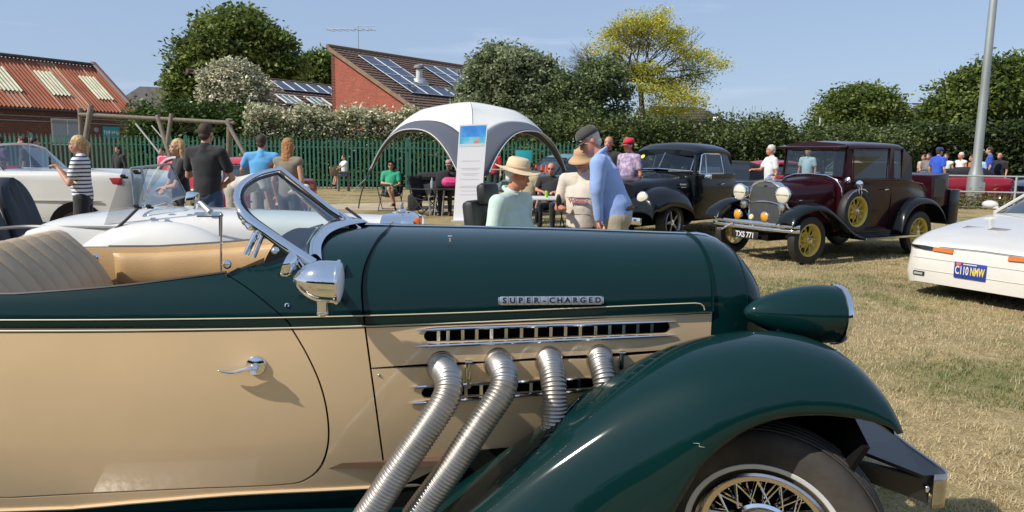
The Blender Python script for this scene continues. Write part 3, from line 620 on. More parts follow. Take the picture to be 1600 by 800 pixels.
mb = MB(); mb.cyl((0, 0, -.02), (0, 0, -.35), .02); mb.build('column', chrome, sw)
# dark inner apron of the wing so the arch is closed
for sd_ in (-1, 1):
    mb = MB(); mb.grid(lambda i, v: Vector((wing_pt(i, -1).x*.985, sd_*.415, (wing_pt(i, -1).z+.02)*(1-v)+.42*v)), list(range(20, len(cr_)-3)), [0, .5, 1]); mb.build('wing_apron', dark, car)
mb = MB(); xt_ = crown[-1].x; mb.prism([(xt_-.19, -.90, .60), (xt_-.05, -.42, .54), (xt_-.05, -.42, .86), (xt_-.13, -.90, .70)], (.02, 0, 0)); mb.build('splash_panel', dark, car)
mb = MB(); mb.prism([(.1, -.5, .3), (crown[-1].x-.05, -.42, .5), (crown[-1].x-.02, -.42, .74), (.2, -.5, .8)], (0, 1.0, 0)); mb.build('front_apron', dark, car)

# ============================================================ generic pieces for the other cars
def half_loft(name, m, parent, stations, nx=5, ny=4, smooth=50, mirror=True, straight=False, capends=True):
    """stations: (x, [(y, z), ...]) from sill to centreline; y outward"""
    rows = [sum(([x*1., y, z] for y, z in pts), []) for x, pts in stations]
    if not straight:
        rows = crs([tuple(r) for r in rows], nx)
    K = len(stations[0][1]); out_ = []
    for r in rows:
        pts = [tuple(r[3*k:3*k+3]) for k in range(K)]; pts = crs(pts, ny) if ny > 1 else pts
        out_.append(pts)
    mb = MB(); m_ = len(out_[0])
    for sg in ((1, -1) if mirror else (1,)):
        mb.add([Vector((p[0], p[1]*sg, p[2])) for r in out_ for p in r], [(i*m_+j, (i+1)*m_+j, (i+1)*m_+j+1, i*m_+j+1) for i in range(len(out_)-1) for j in range(m_-1)])
        if capends:
            for r in (out_[0], out_[-1]):
                mb.add([Vector((p[0], p[1]*sg, p[2])) for p in r]+[Vector((r[0][0], 0, r[0][2]))], [tuple(range(m_+1))])
    if smooth:
        pass
    o = mb.build(name, m, parent, 0); me = o.data
    bm = bmesh.new(); bm.from_mesh(me); bmesh.ops.remove_doubles(bm, verts=bm.verts, dist=.0006); bmesh.ops.recalc_face_normals(bm, faces=bm.faces); bm.to_mesh(me); bm.free()
    me.shade_smooth(); me.set_sharp_from_angle(angle=R(smooth)); return o
def wheel(parent, loc, RT, W_, rr, rimcol, style='disc', steer=0, side_=-1, n=10, hubcol=chrome):
    """side_: -1 outer face toward -y"""
    w_ = D.objects.new('wheel', None); link(w_, parent); w_.location = loc; w_.rotation_euler = (0, 0, steer); ax = (0, side_, 0); h = W_/2
    b = MB(); b.lathe([(rr, -h*.8), (rr+.3*(RT-rr), -h), (RT*.95, -h*.85), (RT, -h*.4), (RT, h*.4), (RT*.95, h*.85), (rr+.3*(RT-rr), h), (rr, h*.8)], ax=ax, n=40); b.build('tyre', blackrub, w_)
    b = MB(); b.lathe([(rr*1.02, h*.82), (rr*.98, h*.92), (rr*.93, h*.8), (rr*.88, h*.5), (rr*.86, 0), (rr*.86, -h*.8)], ax=ax, n=36); b.build('rim', rimcol, w_)
    if style == 'wire':
        b = MB(); b.lathe([(.001, h*.75), (.035, h*.72), (.05, h*.55), (.052, h*.3), (.07, 0), (.05, -h*.5)], ax=ax, n=20); b.build('hub', rimcol, w_)
        b = MB(); b.lathe([(.001, h*.85), (.04, h*.80), (.046, h*.7), (.046, h*.5)], ax=ax, n=18); b.build('hub_cap', hubcol, w_)
        me = None
        for k in range(n):
            a = 2*PI*k/n+.1; sk = .22*(1 if k % 2 else -1); p = Vector((.06*math.cos(a), side_*h*(.45 if k % 2 else .0), .06*math.sin(a))); q = Vector((rr*.9*math.cos(a+sk), side_*h*.25, rr*.9*math.sin(a+sk)))
            if me is None: m_ = MB(); m_.cyl((0, 0, 0), (0, 0, 1), .006, n=5, cap=False); o = m_.build('spoke', rimcol, w_); me = o.data
            else: o = link(D.objects.new('spoke', me), w_)
            o.location = p; o.rotation_mode = 'QUATERNION'; o.rotation_quaternion = (q-p).to_track_quat('Z', 'Y'); o.scale = (1, 1, (q-p).length)
        b = MB(); b.lathe([(.001, -h*.4), (rr*.5, -h*.4)], ax=ax, n=20); b.build('brake_drum', rimcol, w_)
    elif style == 'five':
        for k in range(5):
            a = 2*PI*k/5; b = MB(); M_ = Matrix.Rotation(-a*side_*-1, 3, 'Y'); b.box(M_ @ Vector((rr*.5, 0, 0))+Vector((0, side_*h*.45, 0)), (rr*.85, .03, rr*.2), M_, ch=.008); b.build('spoke', rimcol, w_)
        b = MB(); b.lathe([(.001, h*.7), (rr*.2, h*.65), (rr*.24, h*.4)], ax=ax, n=16); b.build('hub', hubcol, w_); b = MB(); b.lathe([(.001, 0), (rr*.9, 0)], ax=ax, n=24); b.build('brake_drum', dark, w_)
    else:
        b = MB(); b.lathe([(.001, h*.7), (rr*.3, h*.65), (rr*.5, h*.45), (rr*.9, h*.3)], ax=ax, n=24); b.build('wheel_disc', hubcol, w_)
    return w_
def loopw(pts, r, name, m, parent, closed=True, n=6, flat=1.):
    q = [Vector(p) for p in pts]; q = q+[q[0]] if closed else q; b = MB(); b.tube(q, r, n, flat=flat); return b.build(name, m, parent)
def pane(pts, name, m, parent, th=None):
    b = MB(); b.add([Vector(p) for p in pts], [tuple(range(len(pts)))]); return b.build(name, m, parent, 0)
# ============================================================ white roadster behind (heading right)
base = Vector((-2.3, 6.45, 0)); r2 = thing('white_roadster', 'white open sports roadster with black seats and fold-down windscreen, right behind the green tourer', 'car', base, R(2))
wl = lambda px, py, Y: Matrix.Rotation(-R(2), 3, 'Z') @ (at(px, py, Y)-base)
wpaint = paint('ivory_paint', (.68, .67, .63), rough=.3)
# bonnet and scuttle: crown z about 1.03, from scuttle to radiator
half_loft('bonnet', wpaint, r2, [(-1.5, [(.70, .45), (.70, .80), (.66, .90), (.4, .93), (0, .93)]), (-1.3, [(.72, .45), (.71, .84), (.64, .96), (.38, 1.00), (0, 1.0)]), (-.9, [(.70, .45), (.66, .84), (.55, .98), (.33, 1.03), (0, 1.045)]), (-.4, [(.55, .45), (.52, .82), (.45, .97), (.28, 1.03), (0, 1.045)]), (.3, [(.42, .45), (.42, .8), (.38, .95), (.23, 1.01), (0, 1.03)]), (1.18, [(.33, .45), (.33, .78), (.31, .92), (.2, .985), (0, 1.0)])], 5, 4)
half_loft('tub', wpaint, r2, [(-3.6, [(.5, .3), (.6, .4), (.6, .50), (.55, .55)]), (-2.75, [(.72, .35), (.74, .50), (.70, .60), (.62, .64)]), (-2.1, [(.72, .35), (.74, .52), (.70, .62), (.64, .66)]), (-1.8, [(.72, .4), (.74, .58), (.70, .70), (.63, .74)]), (-1.45, [(.72, .4), (.74, .74), (.70, .88), (.6, .93)])], 5, 3)
# wing domes
def dome(name, y, x0, x1, zc, z0=.45, wd=.21, m=wpaint, par=r2, flare=1.5):
    mb = MB()
    def f(u, t):
        X = x0+(x1-x0)*u; h = (1-abs(2*u-1)**2.3)**.62; a = t*PI; return Vector((X, y+wd*math.cos(a)*(.6+.4*h), z0+(zc-z0)*h*abs(math.sin(a))**.5))
    mb.grid(f, list(np.linspace(0, 1, 33)), list(np.linspace(0, 1, 17))); return mb.build(name, m, par)
for s_ in (-1, 1): dome('front_wing', s_*.62, -1.28, .25, .985)
a_ = [wl(*q) for q in ((140, 388, 5.75), (162, 372, 5.75), (190, 350, 5.76), (215, 326, 5.78))]
loopw(crs([tuple(p) for p in a_], 5), .018, 'cockpit_trim', blackrub, r2, False, flat=.6)
a_ = [wl(*q) for q in ((0, 357, 5.7), (40, 354, 5.75), (95, 355, 5.75), (185, 356, 5.8))]; loopw(crs([tuple(p) for p in a_], 5), .014, 'side_rail', mat('satin_grey', (.16, .17, .17), .4), r2, False)
mb = MB(); mb.box((-2.35, 0, .55), (1.7, 1.1, .03)); mb.build('cockpit_floor', blackcl, r2); mb = MB(); mb.box((-2.3, .62, .72), (1.7, .06, .24)); mb.box((-2.3, -.60, .66), (1.7, .06, .16)); mb.build('cockpit_lining', blackcl, r2)
navy = mat('navy_leather', (.012, .018, .026), .42, bump=.2, bscale=90)
for px, y in ((52, .27), (-8, -.2)):
    c_ = wl(px, 345, 6.45+y); st = D.objects.new('seat', None); link(st, r2); st.location = (c_.x, c_.y, .55)
    sec = []
    mb = MB()
    def f(u, t, px=px):
        z = u*.72; lean = -.16*u; w_ = .235*(1-.12*u) if u < .62 else .235*(.926)*max(.02, 1-((u-.62)/.38)**2.6)**.55*1; th = .075*(1-.25*u); a = t*2*PI
        cx_ = math.cos(a); sx_ = math.sin(a); q = (abs(cx_)**3+abs(sx_)**3)**(-1/3); fl = .014*math.cos(sx_*q*9) if cx_ > 0 else 0
        return Vector((lean+th*cx_*q+fl*.6-.35*u*u*.15, w_*sx_*q, z))
    mb.grid(f, list(np.linspace(0, 1, 22)), list(np.linspace(0, 1, 41))); mb.build('backrest', navy, st)
    mb = MB(); mb.ell((.25, 0, .02), (.27, .24, .10)); mb.build('cushion', navy, st)
    mb = MB(); mb.box((-.105, 0, .54), (.03, .19, .20), Matrix.Rotation(R(-16), 3, 'Y'), ch=.012); mb.build('headrest_pad', mat('brown_panel', (.03, .026, .022), .6), st)
    mb = MB(); mb.tube([f(u, .18)+Vector((.004, 0, 0)) for u in np.linspace(.05, .9, 20)], .004, 5); mb.tube([f(u, -.18)+Vector((.004, 0, 0)) for u in np.linspace(.05, .9, 20)], .004, 5); mb.build('piping', blackcl, st)
# windscreen and deflectors
g2 = glass('clear_glass', (.86, .93, .9), .35); g3 = glass('smoked_perspex', (.62, .64, .66), .2)
q = [wl(212, 328, 5.95), wl(205, 263, 6.0), wl(266, 256, 7.05), wl(292, 306, 7.0)]
loopw(q, .011, 'windscreen_frame', chrome_w, r2); pane(q, 'windscreen_glass', g2, r2)
for k in (.35, .55, .75): p0 = q[0].lerp(q[3], k); p1 = q[1].lerp(q[2], k); 
b = MB(); b.cyl(q[0].lerp(q[3], .22), q[1].lerp(q[2], .22)*1.0, .012); b.build('screen_pillar', chrome_w, r2)
q = [wl(150, 388, 5.8), wl(193, 262, 5.85), wl(232, 262, 5.9), wl(214, 325, 5.9)]
pane(q, 'side_deflector', g3, r2)
for px, py in ((212, 268), (192, 275), (213, 322), (232, 322)): b = MB(); c_ = wl(px, py, 5.9); b.cyl(c_+Vector((0, -.02, 0)), c_+Vector((0, .02, 0)), .014, n=10); b.box(c_+Vector((.015, 0, -.012)), (.045, .02, .018)); b.build('deflector_clamp', blackpl, r2)
b = MB(); c_ = wl(300, 313, 6.1); b.box(c_, (.09, .10, .14), Matrix.Rotation(R(12), 3, 'Y'), ch=.02); mo = b.build('door_mirror', chrome, r2); b = MB(); b.tube([c_, c_+Vector((.08, -.02, -.02)), c_+Vector((.16, -.05, -.09))], [.018, .02, .03], 8); b.build('mirror_stem', chrome_w, mo)
for x_ in (-1.02, -.8, -.55): b = MB(); b.cyl((x_, .3, 1.03), (x_-.0, .3, 1.07), .02, n=8); b.tube([(x_, .3, 1.07), (x_+.05, .1, 1.09), (x_+.2, -.1, 1.06)], .007, 6); b.build('wiper', chrome_w, r2)
sg = mat('shut_line', (.05, .05, .05), .7)
for pts in ([(308, 338, 5.9), (342, 338, 5.9)], [(343, 337, 5.9), (344, 385, 5.9)]):
    loopw([wl(*p) for p in pts], .007, 'shut_line', sg, r2, False)
loopw([wl(*p) for p in ((385, 350, 6.0), (374, 341, 6.1), (371, 332, 6.2), (380, 320, 6.4), (393, 315, 6.6))], .008, 'bonnet_gap', sg, r2, False)
# radiator shell, cap, lamp
half_loft('radiator_shell', chrome, r2, [(1.18, [(.345, .5), (.345, .8), (.32, .94), (.2, 1.0), (0, 1.015)]), (1.42, [(.345, .5), (.345, .8), (.32, .95), (.2, 1.01), (0, 1.03)]), (1.50, [(.30, .5), (.30, .8), (.28, .92), (.18, .97), (0, .98)])], 3, 4)
b = MB(); b.lathe([(.09, 0), (.09, .012), (.045, .018), (.04, .03), (.015, .035), (.012, .07), (.018, .09), (.001, .1)], (1.33, 0, 1.02), n=24); b.build('filler_cap', chrome, r2)
b = MB(); b.box((1.50, -.38, .97), (.05, .05, .085), ch=.012); b.build('indicator_lamp', mat('amber_lens', (.62, .13, .01), .25, coat=.5), r2); b = MB(); b.box((1.42, -.40, .95), (.12, .10, .10), ch=.03); b.build('lamp_housing', chrome, r2)
dome('front_valance', -.45, 1.1, 1.95, .88, .5, .18); b = MB(); b.lathe([(.001, .03), (.05, .025), (.075, 0), (.085, -.05), (.05, -.12)], (1.62, -.52, .86), (.8, -.6, .1), 24); b.build('headlamp', chrome, r2)
for x_ in (-2.9, .2):
    for s_ in (-1, 1): wheel(r2, (x_, s_*.66, .31), .31, .17, .2, chrome_w, side_=s_)

# ============================================================ white fifties convertible on the left
hd = math.atan2(-.86, -.5); c3 = thing('white_convertible', 'large white open convertible with red interior, behind the woman taking a photo', 'car', (-8.0, 11.4, 0), R(3))
half_loft('body', whitep, c3, [(-2.55, [(.80, .42), (.86, .60), (.86, .90), (.80, 1.04), (.5, 1.06), (0, 1.06)]), (-2.3, [(.86, .32), (.92, .55), (.92, .95), (.86, 1.13), (.5, 1.14), (0, 1.14)]), (-1.0, [(.88, .30), (.94, .55), (.93, 1.0), (.87, 1.20), (.80, 1.20), (.72, 1.17)]), (.2, [(.88, .30), (.94, .55), (.93, .98), (.88, 1.17), (.80, 1.18), (.74, 1.15)]), (.75, [(.88, .30), (.94, .55), (.93, .98), (.88, 1.17), (.5, 1.20), (0, 1.21)]), (1.6, [(.88, .30), (.93, .55), (.93, .98), (.87, 1.18), (.5, 1.16), (0, 1.18)]), (2.4, [(.85, .30), (.9, .5), (.90, .95), (.84, 1.15), (.45, 1.08), (0, 1.08)]), (2.65, [(.7, .35), (.75, .5), (.72, .75), (.66, .85), (.35, .86), (0, .87)])], 6, 4)
red = mat('red_leather', (.45, .03, .035), .4)
b = MB(); b.box((-.9, 0, 1.0), (.22, 1.45, .48), ch=.06); b.build('rear_seat', red, c3); b = MB(); b.box((.0, 0, .98), (.2, 1.4, .42), ch=.06); b.build('front_seat', red, c3); b = MB(); b.box((-.3, 0, .8), (1.9, 1.5, .05)); b.build('cockpit_floor', red, c3)
b = MB(); b.box((-.55, .80, 1.17), (1.1, .03, .09), ch=.01); b.build('door_capping', red, c3); b = MB(); b.box((-.55, -.80, 1.17), (1.1, .03, .09), ch=.01); b.build('door_capping', red, c3)
wsq = [(.70, .82, 1.19), (.42, .76, 1.50), (.45, .4, 1.555), (.48, 0, 1.57), (.45, -.4, 1.555), (.42, -.76, 1.50), (.70, -.82, 1.19), (.80, 0, 1.2)]
loopw(wsq, .018, 'windscreen_frame', whitep, c3); pane(wsq, 'windscreen_glass', glass('blue_glass', (.42, .52, .56), .6), c3)
b = MB(); b.tube([(1.1, -.85, 1.15), (1.1, -.86, 1.75)], .005, 5); b.build('aerial', chrome, c3); b = MB(); b.box((2.0, -.905, 1.06), (.75, .02, .10), ch=.008); b.build('side_flash', red, c3)
for s_ in (-1, 1):
    b = MB(); b.box((0, s_*.948, .77), (4.2, .012, .018)); b.build('side_moulding', chrome_w, c3)
    b = MB(); b.lathe([(.001, .02), (.05, .016), (.055, 0)], (.55, s_*.98, 1.22), (-1, 0, 0), 16); b.tube([(.55, s_*.98, 1.2), (.58, s_*.9, 1.12)], .01, 6); b.build('door_mirror', chrome, c3)
    for x_ in (-1.35, 1.75):
        b = MB(); b.lathe([(.001, .955), (.41, .955)], (x_, 0, .36), (0, s_, 0), 28); b.build('wheel_arch', dark, c3)
        wheel(c3, (x_, s_*.86, .35), .35, .2, .2, chrome_w, side_=s_)

# ============================================================ maroon thirties coupe
fc = Vector((4.24, 10.63, 0)); hd = math.atan2(-.50, -.865); cm = thing('maroon_coupe', 'maroon and black thirties coupe with yellow wire wheels and a wing-mounted spare', 'car')
fw, lf = Vector((math.cos(hd), math.sin(hd), 0)), Vector((-math.sin(hd), math.cos(hd), 0)); cm.location = fc-lf*.70; cm.rotation_euler = (0, 0, hd)
# local: +x forward, +y = left side (visible one, toward the camera). front axle at x = 0
def ml(px, py, y):
    o = Vector(cm.location); c = CO-o; d = ray(px, py); lc = Vector((c.dot(fw), c.dot(lf), c.z)); ld = Vector((d.dot(fw), d.dot(lf), d.z)); return lc+ld*((y-lc.y)/ld.y)
mar = paint('maroon_paint', (.024, .003, .006), rough=.3, coat=.55); blkp = paint('black_paint', (.007, .010, .013), rough=.25, coat=.5); yel = mat('yellow_enamel', (.68, .50, .08), .35, coat=.5)
half_loft('bonnet', mar, cm, [(.02, [(.31, .55), (.31, .95), (.27, 1.10), (.14, 1.16), (0, 1.175)]), (-.55, [(.42, .55), (.42, .97), (.37, 1.13), (.19, 1.20), (0, 1.22)]), (-1.10, [(.55, .55), (.55, 1.0), (.50, 1.18), (.26, 1.25), (0, 1.27)])], 4, 4)
half_loft('body', mar, cm, [(-1.10, [(.56, .42), (.60, .8), (.60, 1.10), (.55, 1.20), (0, 1.28)]), (-1.5, [(.62, .42), (.67, .8), (.67, 1.14), (.64, 1.22), (0, 1.24)]), (-2.4, [(.62, .42), (.68, .8), (.68, 1.14), (.65, 1.22), (0, 1.24)]), (-2.76, [(.60, .42), (.66, .8), (.65, 1.10), (.61, 1.18), (0, 1.22)]), (-3.35, [(.50, .45), (.54, .7), (.52, .92), (.45, 1.02), (0, 1.08)]), (-3.65, [(.40, .50), (.42, .6), (.38, .72), (.3, .80), (0, .86)])], 5, 4)
half_loft('roof', mar, cm, [(-1.16, [(.58, 1.64), (.60, 1.68), (.5, 1.74), (0, 1.775)]), (-1.5, [(.60, 1.66), (.62, 1.70), (.5, 1.76), (0, 1.795)]), (-2.2, [(.60, 1.66), (.62, 1.70), (.5, 1.76), (0, 1.795)]), (-2.50, [(.59, 1.62), (.60, 1.68), (.48, 1.74), (0, 1.77)]), (-2.70, [(.57, 1.48), (.58, 1.55), (.44, 1.62), (0, 1.65)])], 4, 3)
b = MB(); b.box((-1.07, 0, 1.69), (.16, 1.16, .035), Matrix.Rotation(R(8), 3, 'Y'), ch=.01); b.build('sun_visor', mar, cm)
for s_ in (-1, 1):
    for nm, pts in (('screen_post', [(-1.16, .57), (-1.24, .60)]), ('door_post', [(-2.12, .63), (-2.22, .63)]), ('rear_post', [(-2.46, .625), (-2.74, .60)])):
        b = MB(); b.prism([(pts[0][0], s_*(pts[0][1]+.045*0), 1.18), (pts[0][0], s_*pts[0][1], 1.69), (pts[1][0], s_*pts[1][1]*.985, 1.69 if nm != 'rear_post' else 1.55), (pts[1][0]-.01, s_*(pts[1][1]+.03), 1.18)], (0, -s_*.04, 0)); b.build(nm, mar, cm)
    pane([(-1.24, s_*.60, 1.2), (-1.24, s_*.60, 1.67), (-2.12, s_*.61, 1.67), (-2.12, s_*.63, 1.2)], 'door_glass', glass('car_glass', (.72, .78, .74), .25), cm)
    pane([(-2.22, s_*.62, 1.2), (-2.22, s_*.60, 1.67), (-2.46, s_*.60, 1.65), (-2.46, s_*.62, 1.2)], 'quarter_glass', D.materials['car_glass'], cm)
    loopw([(-1.26, s_*.635, 1.21), (-1.26, s_*.61, 1.65), (-2.10, s_*.615, 1.65), (-2.10, s_*.65, 1.21)], .008, 'window_surround', mar, cm)
    b = MB(); b.tube([(-1.12, s_*.60, 1.17), (-1.5, s_*.678, 1.19), (-2.5, s_*.69, 1.19), (-3.0, s_*.65, 1.13), (-3.3, s_*.55, 1.0)], .010, 6); b.build('belt_moulding', mar, cm)
    for xx in (-1.28, -2.14): b = MB(); b.tube([(xx, s_*.675, .46), (xx, s_*.69, .9), (xx, s_*.675, 1.18)], .005, 5); b.build('door_gap', dark, cm)
    b = MB(); b.tube([(-2.0, s_*.70, 1.06), (-1.97, s_*.74, 1.06), (-1.88, s_*.74, 1.055)], .010, 8); b.build('door_handle', chrome, cm); b = MB(); b.tube([(-1.42, s_*.69, 1.06), (-1.45, s_*.72, 1.06)], .014, 8); b.build('hinge', chrome, cm)
pane([(-1.13, -.54, 1.26), (-1.13, .54, 1.26), (-1.17, .54, 1.66), (-1.17, -.54, 1.66)], 'windscreen_glass', D.materials['car_glass'], cm); loopw([(-1.12, -.55, 1.25), (-1.12, .55, 1.25), (-1.16, .55, 1.67), (-1.16, -.55, 1.67)], .016, 'windscreen_frame', mar, cm)
b = MB(); b.box((-2.55, 0, 1.2), (.1, 1.1, .5), ch=.04); b.box((-2.3, 0, .95), (.6, 1.1, .15)); b.build('bench_seat', mat('grey_cloth', (.10, .09, .085), .9), cm); b = MB(); b.prism([(-2.74, -.5, 1.2), (-2.74, .5, 1.2), (-2.69, .5, 1.5), (-2.69, -.5, 1.5)], (.01, 0, 0)); b.build('rear_window', D.materials['car_glass'], cm)
b = MB(); b.tube([(-1.09, s*.001, 1.28) for s in (0,)]+[(-1.085, .3, 1.262), (-1.085, .48, 1.20), (-1.09, .57, 1.08), (-1.10, .585, .95)], .011, 6); b.tube([(-1.09, 0, 1.28), (-1.085, -.3, 1.262), (-1.085, -.48, 1.20), (-1.09, -.57, 1.08)], .011, 6); b.build('cowl_band', chrome, cm)
b = MB(); b.box((-.55, .425, .85), (.8, .01, .01)); b.build('bonnet_line', dark, cm); b = MB(); b.tube([(-.22, .385, .9), (-.2, .41, .9), (-.14, .41, .9)], .008, 6); b.build('bonnet_catch', chrome, cm)
# rumble tail trunk at rear
b = MB(); b.box((-3.55, 0, 1.0), (.5, 1.0, .55), Matrix.Rotation(R(4), 3, 'Y'), ch=.02); b.build('luggage_trunk', mar, cm); b = MB(); b.box((-3.52, .505, 1.05), (.30, .012, .3)); b.build('trunk_panel', mat('grey_panel', (.03, .032, .034), .4), cm)
b = MB(); b.box((-3.95, 0, .72), (.25, 1.1, .6), ch=.03); b.build('rear_rack', blkp, cm)
# radiator
mesh_m = mat('radiator_mesh', (.16, .17, .17), .45, .7, var=.3, vscale=160)
half_loft('radiator_shell', chrome, cm, [(.02, [(.31, .45), (.325, .6), (.325, .95), (.28, 1.10), (.14, 1.18), (0, 1.20)]), (.10, [(.28, .44), (.325, .6), (.325, .95), (.28, 1.10), (.14, 1.18), (0, 1.20)])], 3, 3)
rp = [(.112, y, z) for y, z in ((-.16, .44), (-.29, .56), (-.30, .95), (-.25, 1.09), (-.12, 1.155), (0, 1.17), (.12, 1.155), (.25, 1.09), (.30, .95), (.29, .56), (.16, .44))]; b = MB(); b.prism(rp, (-.02, 0, 0))
b.build('radiator_core', mesh_m, cm, 0); b = MB()
for k in range(27): y = -.28+.0215*k; b.box((.116, y, .78), (.006, .004, .62))
b.build('radiator_slats', mat('slat_metal', (.30, .31, .31), .35, .9), cm, 0)
loopw(rp, .013, 'radiator_rim', chrome, cm); b = MB(); b.tube([(.12, -.31, .83), (.125, -.15, .86), (.13, 0, .872), (.125, .15, .86), (.12, .31, .83)], .010, 6); b.build('lamp_bar', chrome, cm)
b = MB(); b.lathe([(.05, 0), (.045, .02), (.02, .03), (.018, .05), (.001, .06)], (.06, 0, 1.2), n=16); b.tube([(.06, 0, 1.24), (.0, 0, 1.27), (-.08, 0, 1.25)], [.014, .018, .004], 8); b.build('radiator_cap', chrome, cm)
b = MB(); b.box((.122, 0, 1.10), (.006, .05, .02)); b.build('radiator_emblem', blackpl, cm)
for s_ in (-1, 1):
    b = MB(); b.lathe([(.001, -.16), (.04, -.15), (.09, -.08), (.12, 0), (.125, .02), (.132, .025), (.132, .045), (.118, .05)], (.18, s_*.41, .99), (1, 0, 0), 32); hl = b.build('headlamp', chrome, cm)
    b = MB(); b.lathe([(.118, .045), (.09, .06), (.001, .068)], (.18, s_*.41, .99), (1, 0, 0), 28); b.build('headlamp_lens', mat('cream_lens', (.62, .60, .50), .12, coat=.8), hl); b = MB(); b.box((.245, s_*.41, .99), (.01, .20, .012)); b.build('lens_bar', mat('brass_line', (.35, .25, .12), .5), hl)
    b = MB(); b.tube([(.15, s_*.41, .88), (.12, s_*.44, .80), (.05, s_*.5, .74)], .016, 8); b.build('lamp_stalk', chrome, hl)
    b = MB(); b.lathe([(.001, -.05), (.05, -.03), (.06, 0), (.06, .02), (.001, .035)], (.16, s_*.36, .80), (1, 0, 0), 20); b.build('horn', chrome_w, cm)
am = mat('amber_glass', (.72, .30, .015), .15, coat=.8)
for y in (-.30, .22):
    b = MB(); b.lathe([(.001, -.08), (.05, -.05), (.075, 0), (.078, .02), (.068, .025)], (.34, y, .66), (1, 0, 0), 24); f_ = b.build('fog_lamp', chrome, cm); b = MB(); b.lathe([(.068, .02), (.04, .04), (.001, .045)], (.34, y, .66), (1, 0, 0), 24); b.build('fog_lens', am, f_)
b = MB(); b.lathe([(.001, .02), (.035, .018), (.045, 0)], (.36, -.02, .64), (1, 0, 0), 18); b.build('club_badge', mat('badge_cream', (.65, .58, .35), .3), cm); b = MB(); b.cyl((.34, -.34, .575), (.34, .3, .575), .012); b.build('badge_bar', chrome, cm)
for z in (.50, .565):
    b = MB(); pts = [(.30, -.82, z), (.40, -.72, z), (.47, -.35, z), (.485, 0, z), (.47, .35, z), (.40, .72, z), (.33, .84, z)]; q = crs(pts, 5); b.grid(lambda i, k: Vector((q[i][0], q[i][1], q[i][2]+k)), list(range(len(q))), [-.025, -.0, .025]); o = b.build('bumper_bar', chrome, cm); solidify(o, .012, 0)
b = MB(); b.tube([(.49, -.25, .53), (.54, -.30, .50), (.56, -.38, .44), (.55, -.5, .43)], .016, 8); b.build('bumper_guard', chrome, cm)
b = MB(); b.box((.47, -.02, .38), (.012, .50, .115), ch=.003); pl_ = b.build('number_plate', blackpl, cm); text('plate_lettering', 'TXS 771', .115, mat('silver_letter', (.7, .7, .68), .4), pl_, (.478, -.02, .378), (PI/2, 0, PI/2), .001, bold=.002, sx=.88)
# wings
def vwing(parent, name, m, side_, prof, wd, yc, lipdrop=.10, inner=.0):
    """prof: (x, crown z, lip z)"""
    P3 = crs(prof, 6); mb = MB()
    def f(i, t):
        x, zc, zl = P3[i]
        if t <= 0: return Vector((x, side_*(yc+wd*t*.9), zc-.05*t*t))
        a = t*PI/2; return Vector((x, side_*(yc+wd*math.sin(a)), zl+(zc-zl)*math.cos(a)**.8))
    mb.grid(f, list(range(len(P3))), list(np.linspace(-1, 0, 6))[:-1]+list(np.linspace(0, 1, 9))); o = mb.build(name, m, parent); solidify(o, .008, 0); return o
for s_ in (-1, 1):
    vwing(cm, 'front_wing', blkp, s_, [(.50, .62, .55), (.42, .74, .68), (.22, .85, .76), (0, .88, .79), (-.25, .85, .74), (-.55, .68, .58), (-.85, .48, .40), (-1.15, .36, .32)], .16, .70)
    b = MB(); b.box((-1.75, s_*.76, .33), (1.35, .27, .035), ch=.01); b.build('running_board', blkp, cm); b = MB(); b.box((-1.75, s_*.905, .335), (1.35, .01, .03)); b.build('board_trim', chrome, cm)
    b = MB(); b.box((-1.6, s_*.60, .40), (1.5, .05, .16)); b.build('board_apron', blkp, cm)
    vwing(cm, 'rear_wing', blkp, s_, [(-2.02, .42, .36), (-2.12, .70, .60), (-2.32, .88, .78), (-2.62, .93, .83), (-2.90, .88, .78), (-3.12, .72, .62), (-3.22, .50, .45)], .17, .68)
    wheel(cm, (0, s_*.70, .355), .355, .14, .235, yel, 'wire', side_=s_, n=20, hubcol=chrome_w); wheel(cm, (-2.62, s_*.70, .355), .355, .14, .235, yel, 'wire', side_=s_, n=20, hubcol=chrome_w)
sp_ = wheel(cm, (-.98, .74, .74), .33, .14, .225, yel, 'wire', side_=1, n=20, hubcol=chrome_w); sp_.name = 'spare_wheel'; sp_.rotation_euler = (0, 0, 0)
b = MB(); b.tube([(-.98+.34*math.cos(a), .81, .74+.34*math.sin(a)) for a in np.linspace(R(35), R(120), 9)], .006, 5); b.tube([(-.98, .82, 1.12), (-.97, .84, 1.02), (-.98, .82, .96)], .010, 6); b.build('spare_strap', chrome, cm)
b = MB(); b.lathe([(.001, -.05), (.05, -.02), (.055, 0), (.001, .01)], (-.96, .80, 1.15), (1, 0.2, 0), 20); b.tube([(-.96, .80, 1.1), (-.96, .8, 1.0)], .01, 6); b.build('spare_mirror', chrome, cm); b = MB(); b.lathe([(.001, -.04), (.04, -.02), (.045, 0), (.001, .02)], (-.93, .62, 1.20), (1, .2, 0), 16); b.build('cowl_lamp', chrome, cm)
b = MB(); b.box((-1.4, 0, .38), (3.6, .7, .12)); b.cyl((0, -.65, .355), (0, .65, .355), .04); b.cyl((-2.62, -.65, .355), (-2.62, .65, .355), .05); b.build('chassis', dark, cm)

for o in cm.children:
    if o.name.split('.')[0] in ('roof', 'sun_visor', 'screen_post', 'door_post', 'rear_post', 'door_glass', 'quarter_glass', 'window_surround', 'windscreen_glass', 'windscreen_frame', 'rear_window', 'bench_seat', 'door_gap', 'door_handle', 'hinge', 'cowl_band', 'body', 'belt_moulding'): o.location.x += .22

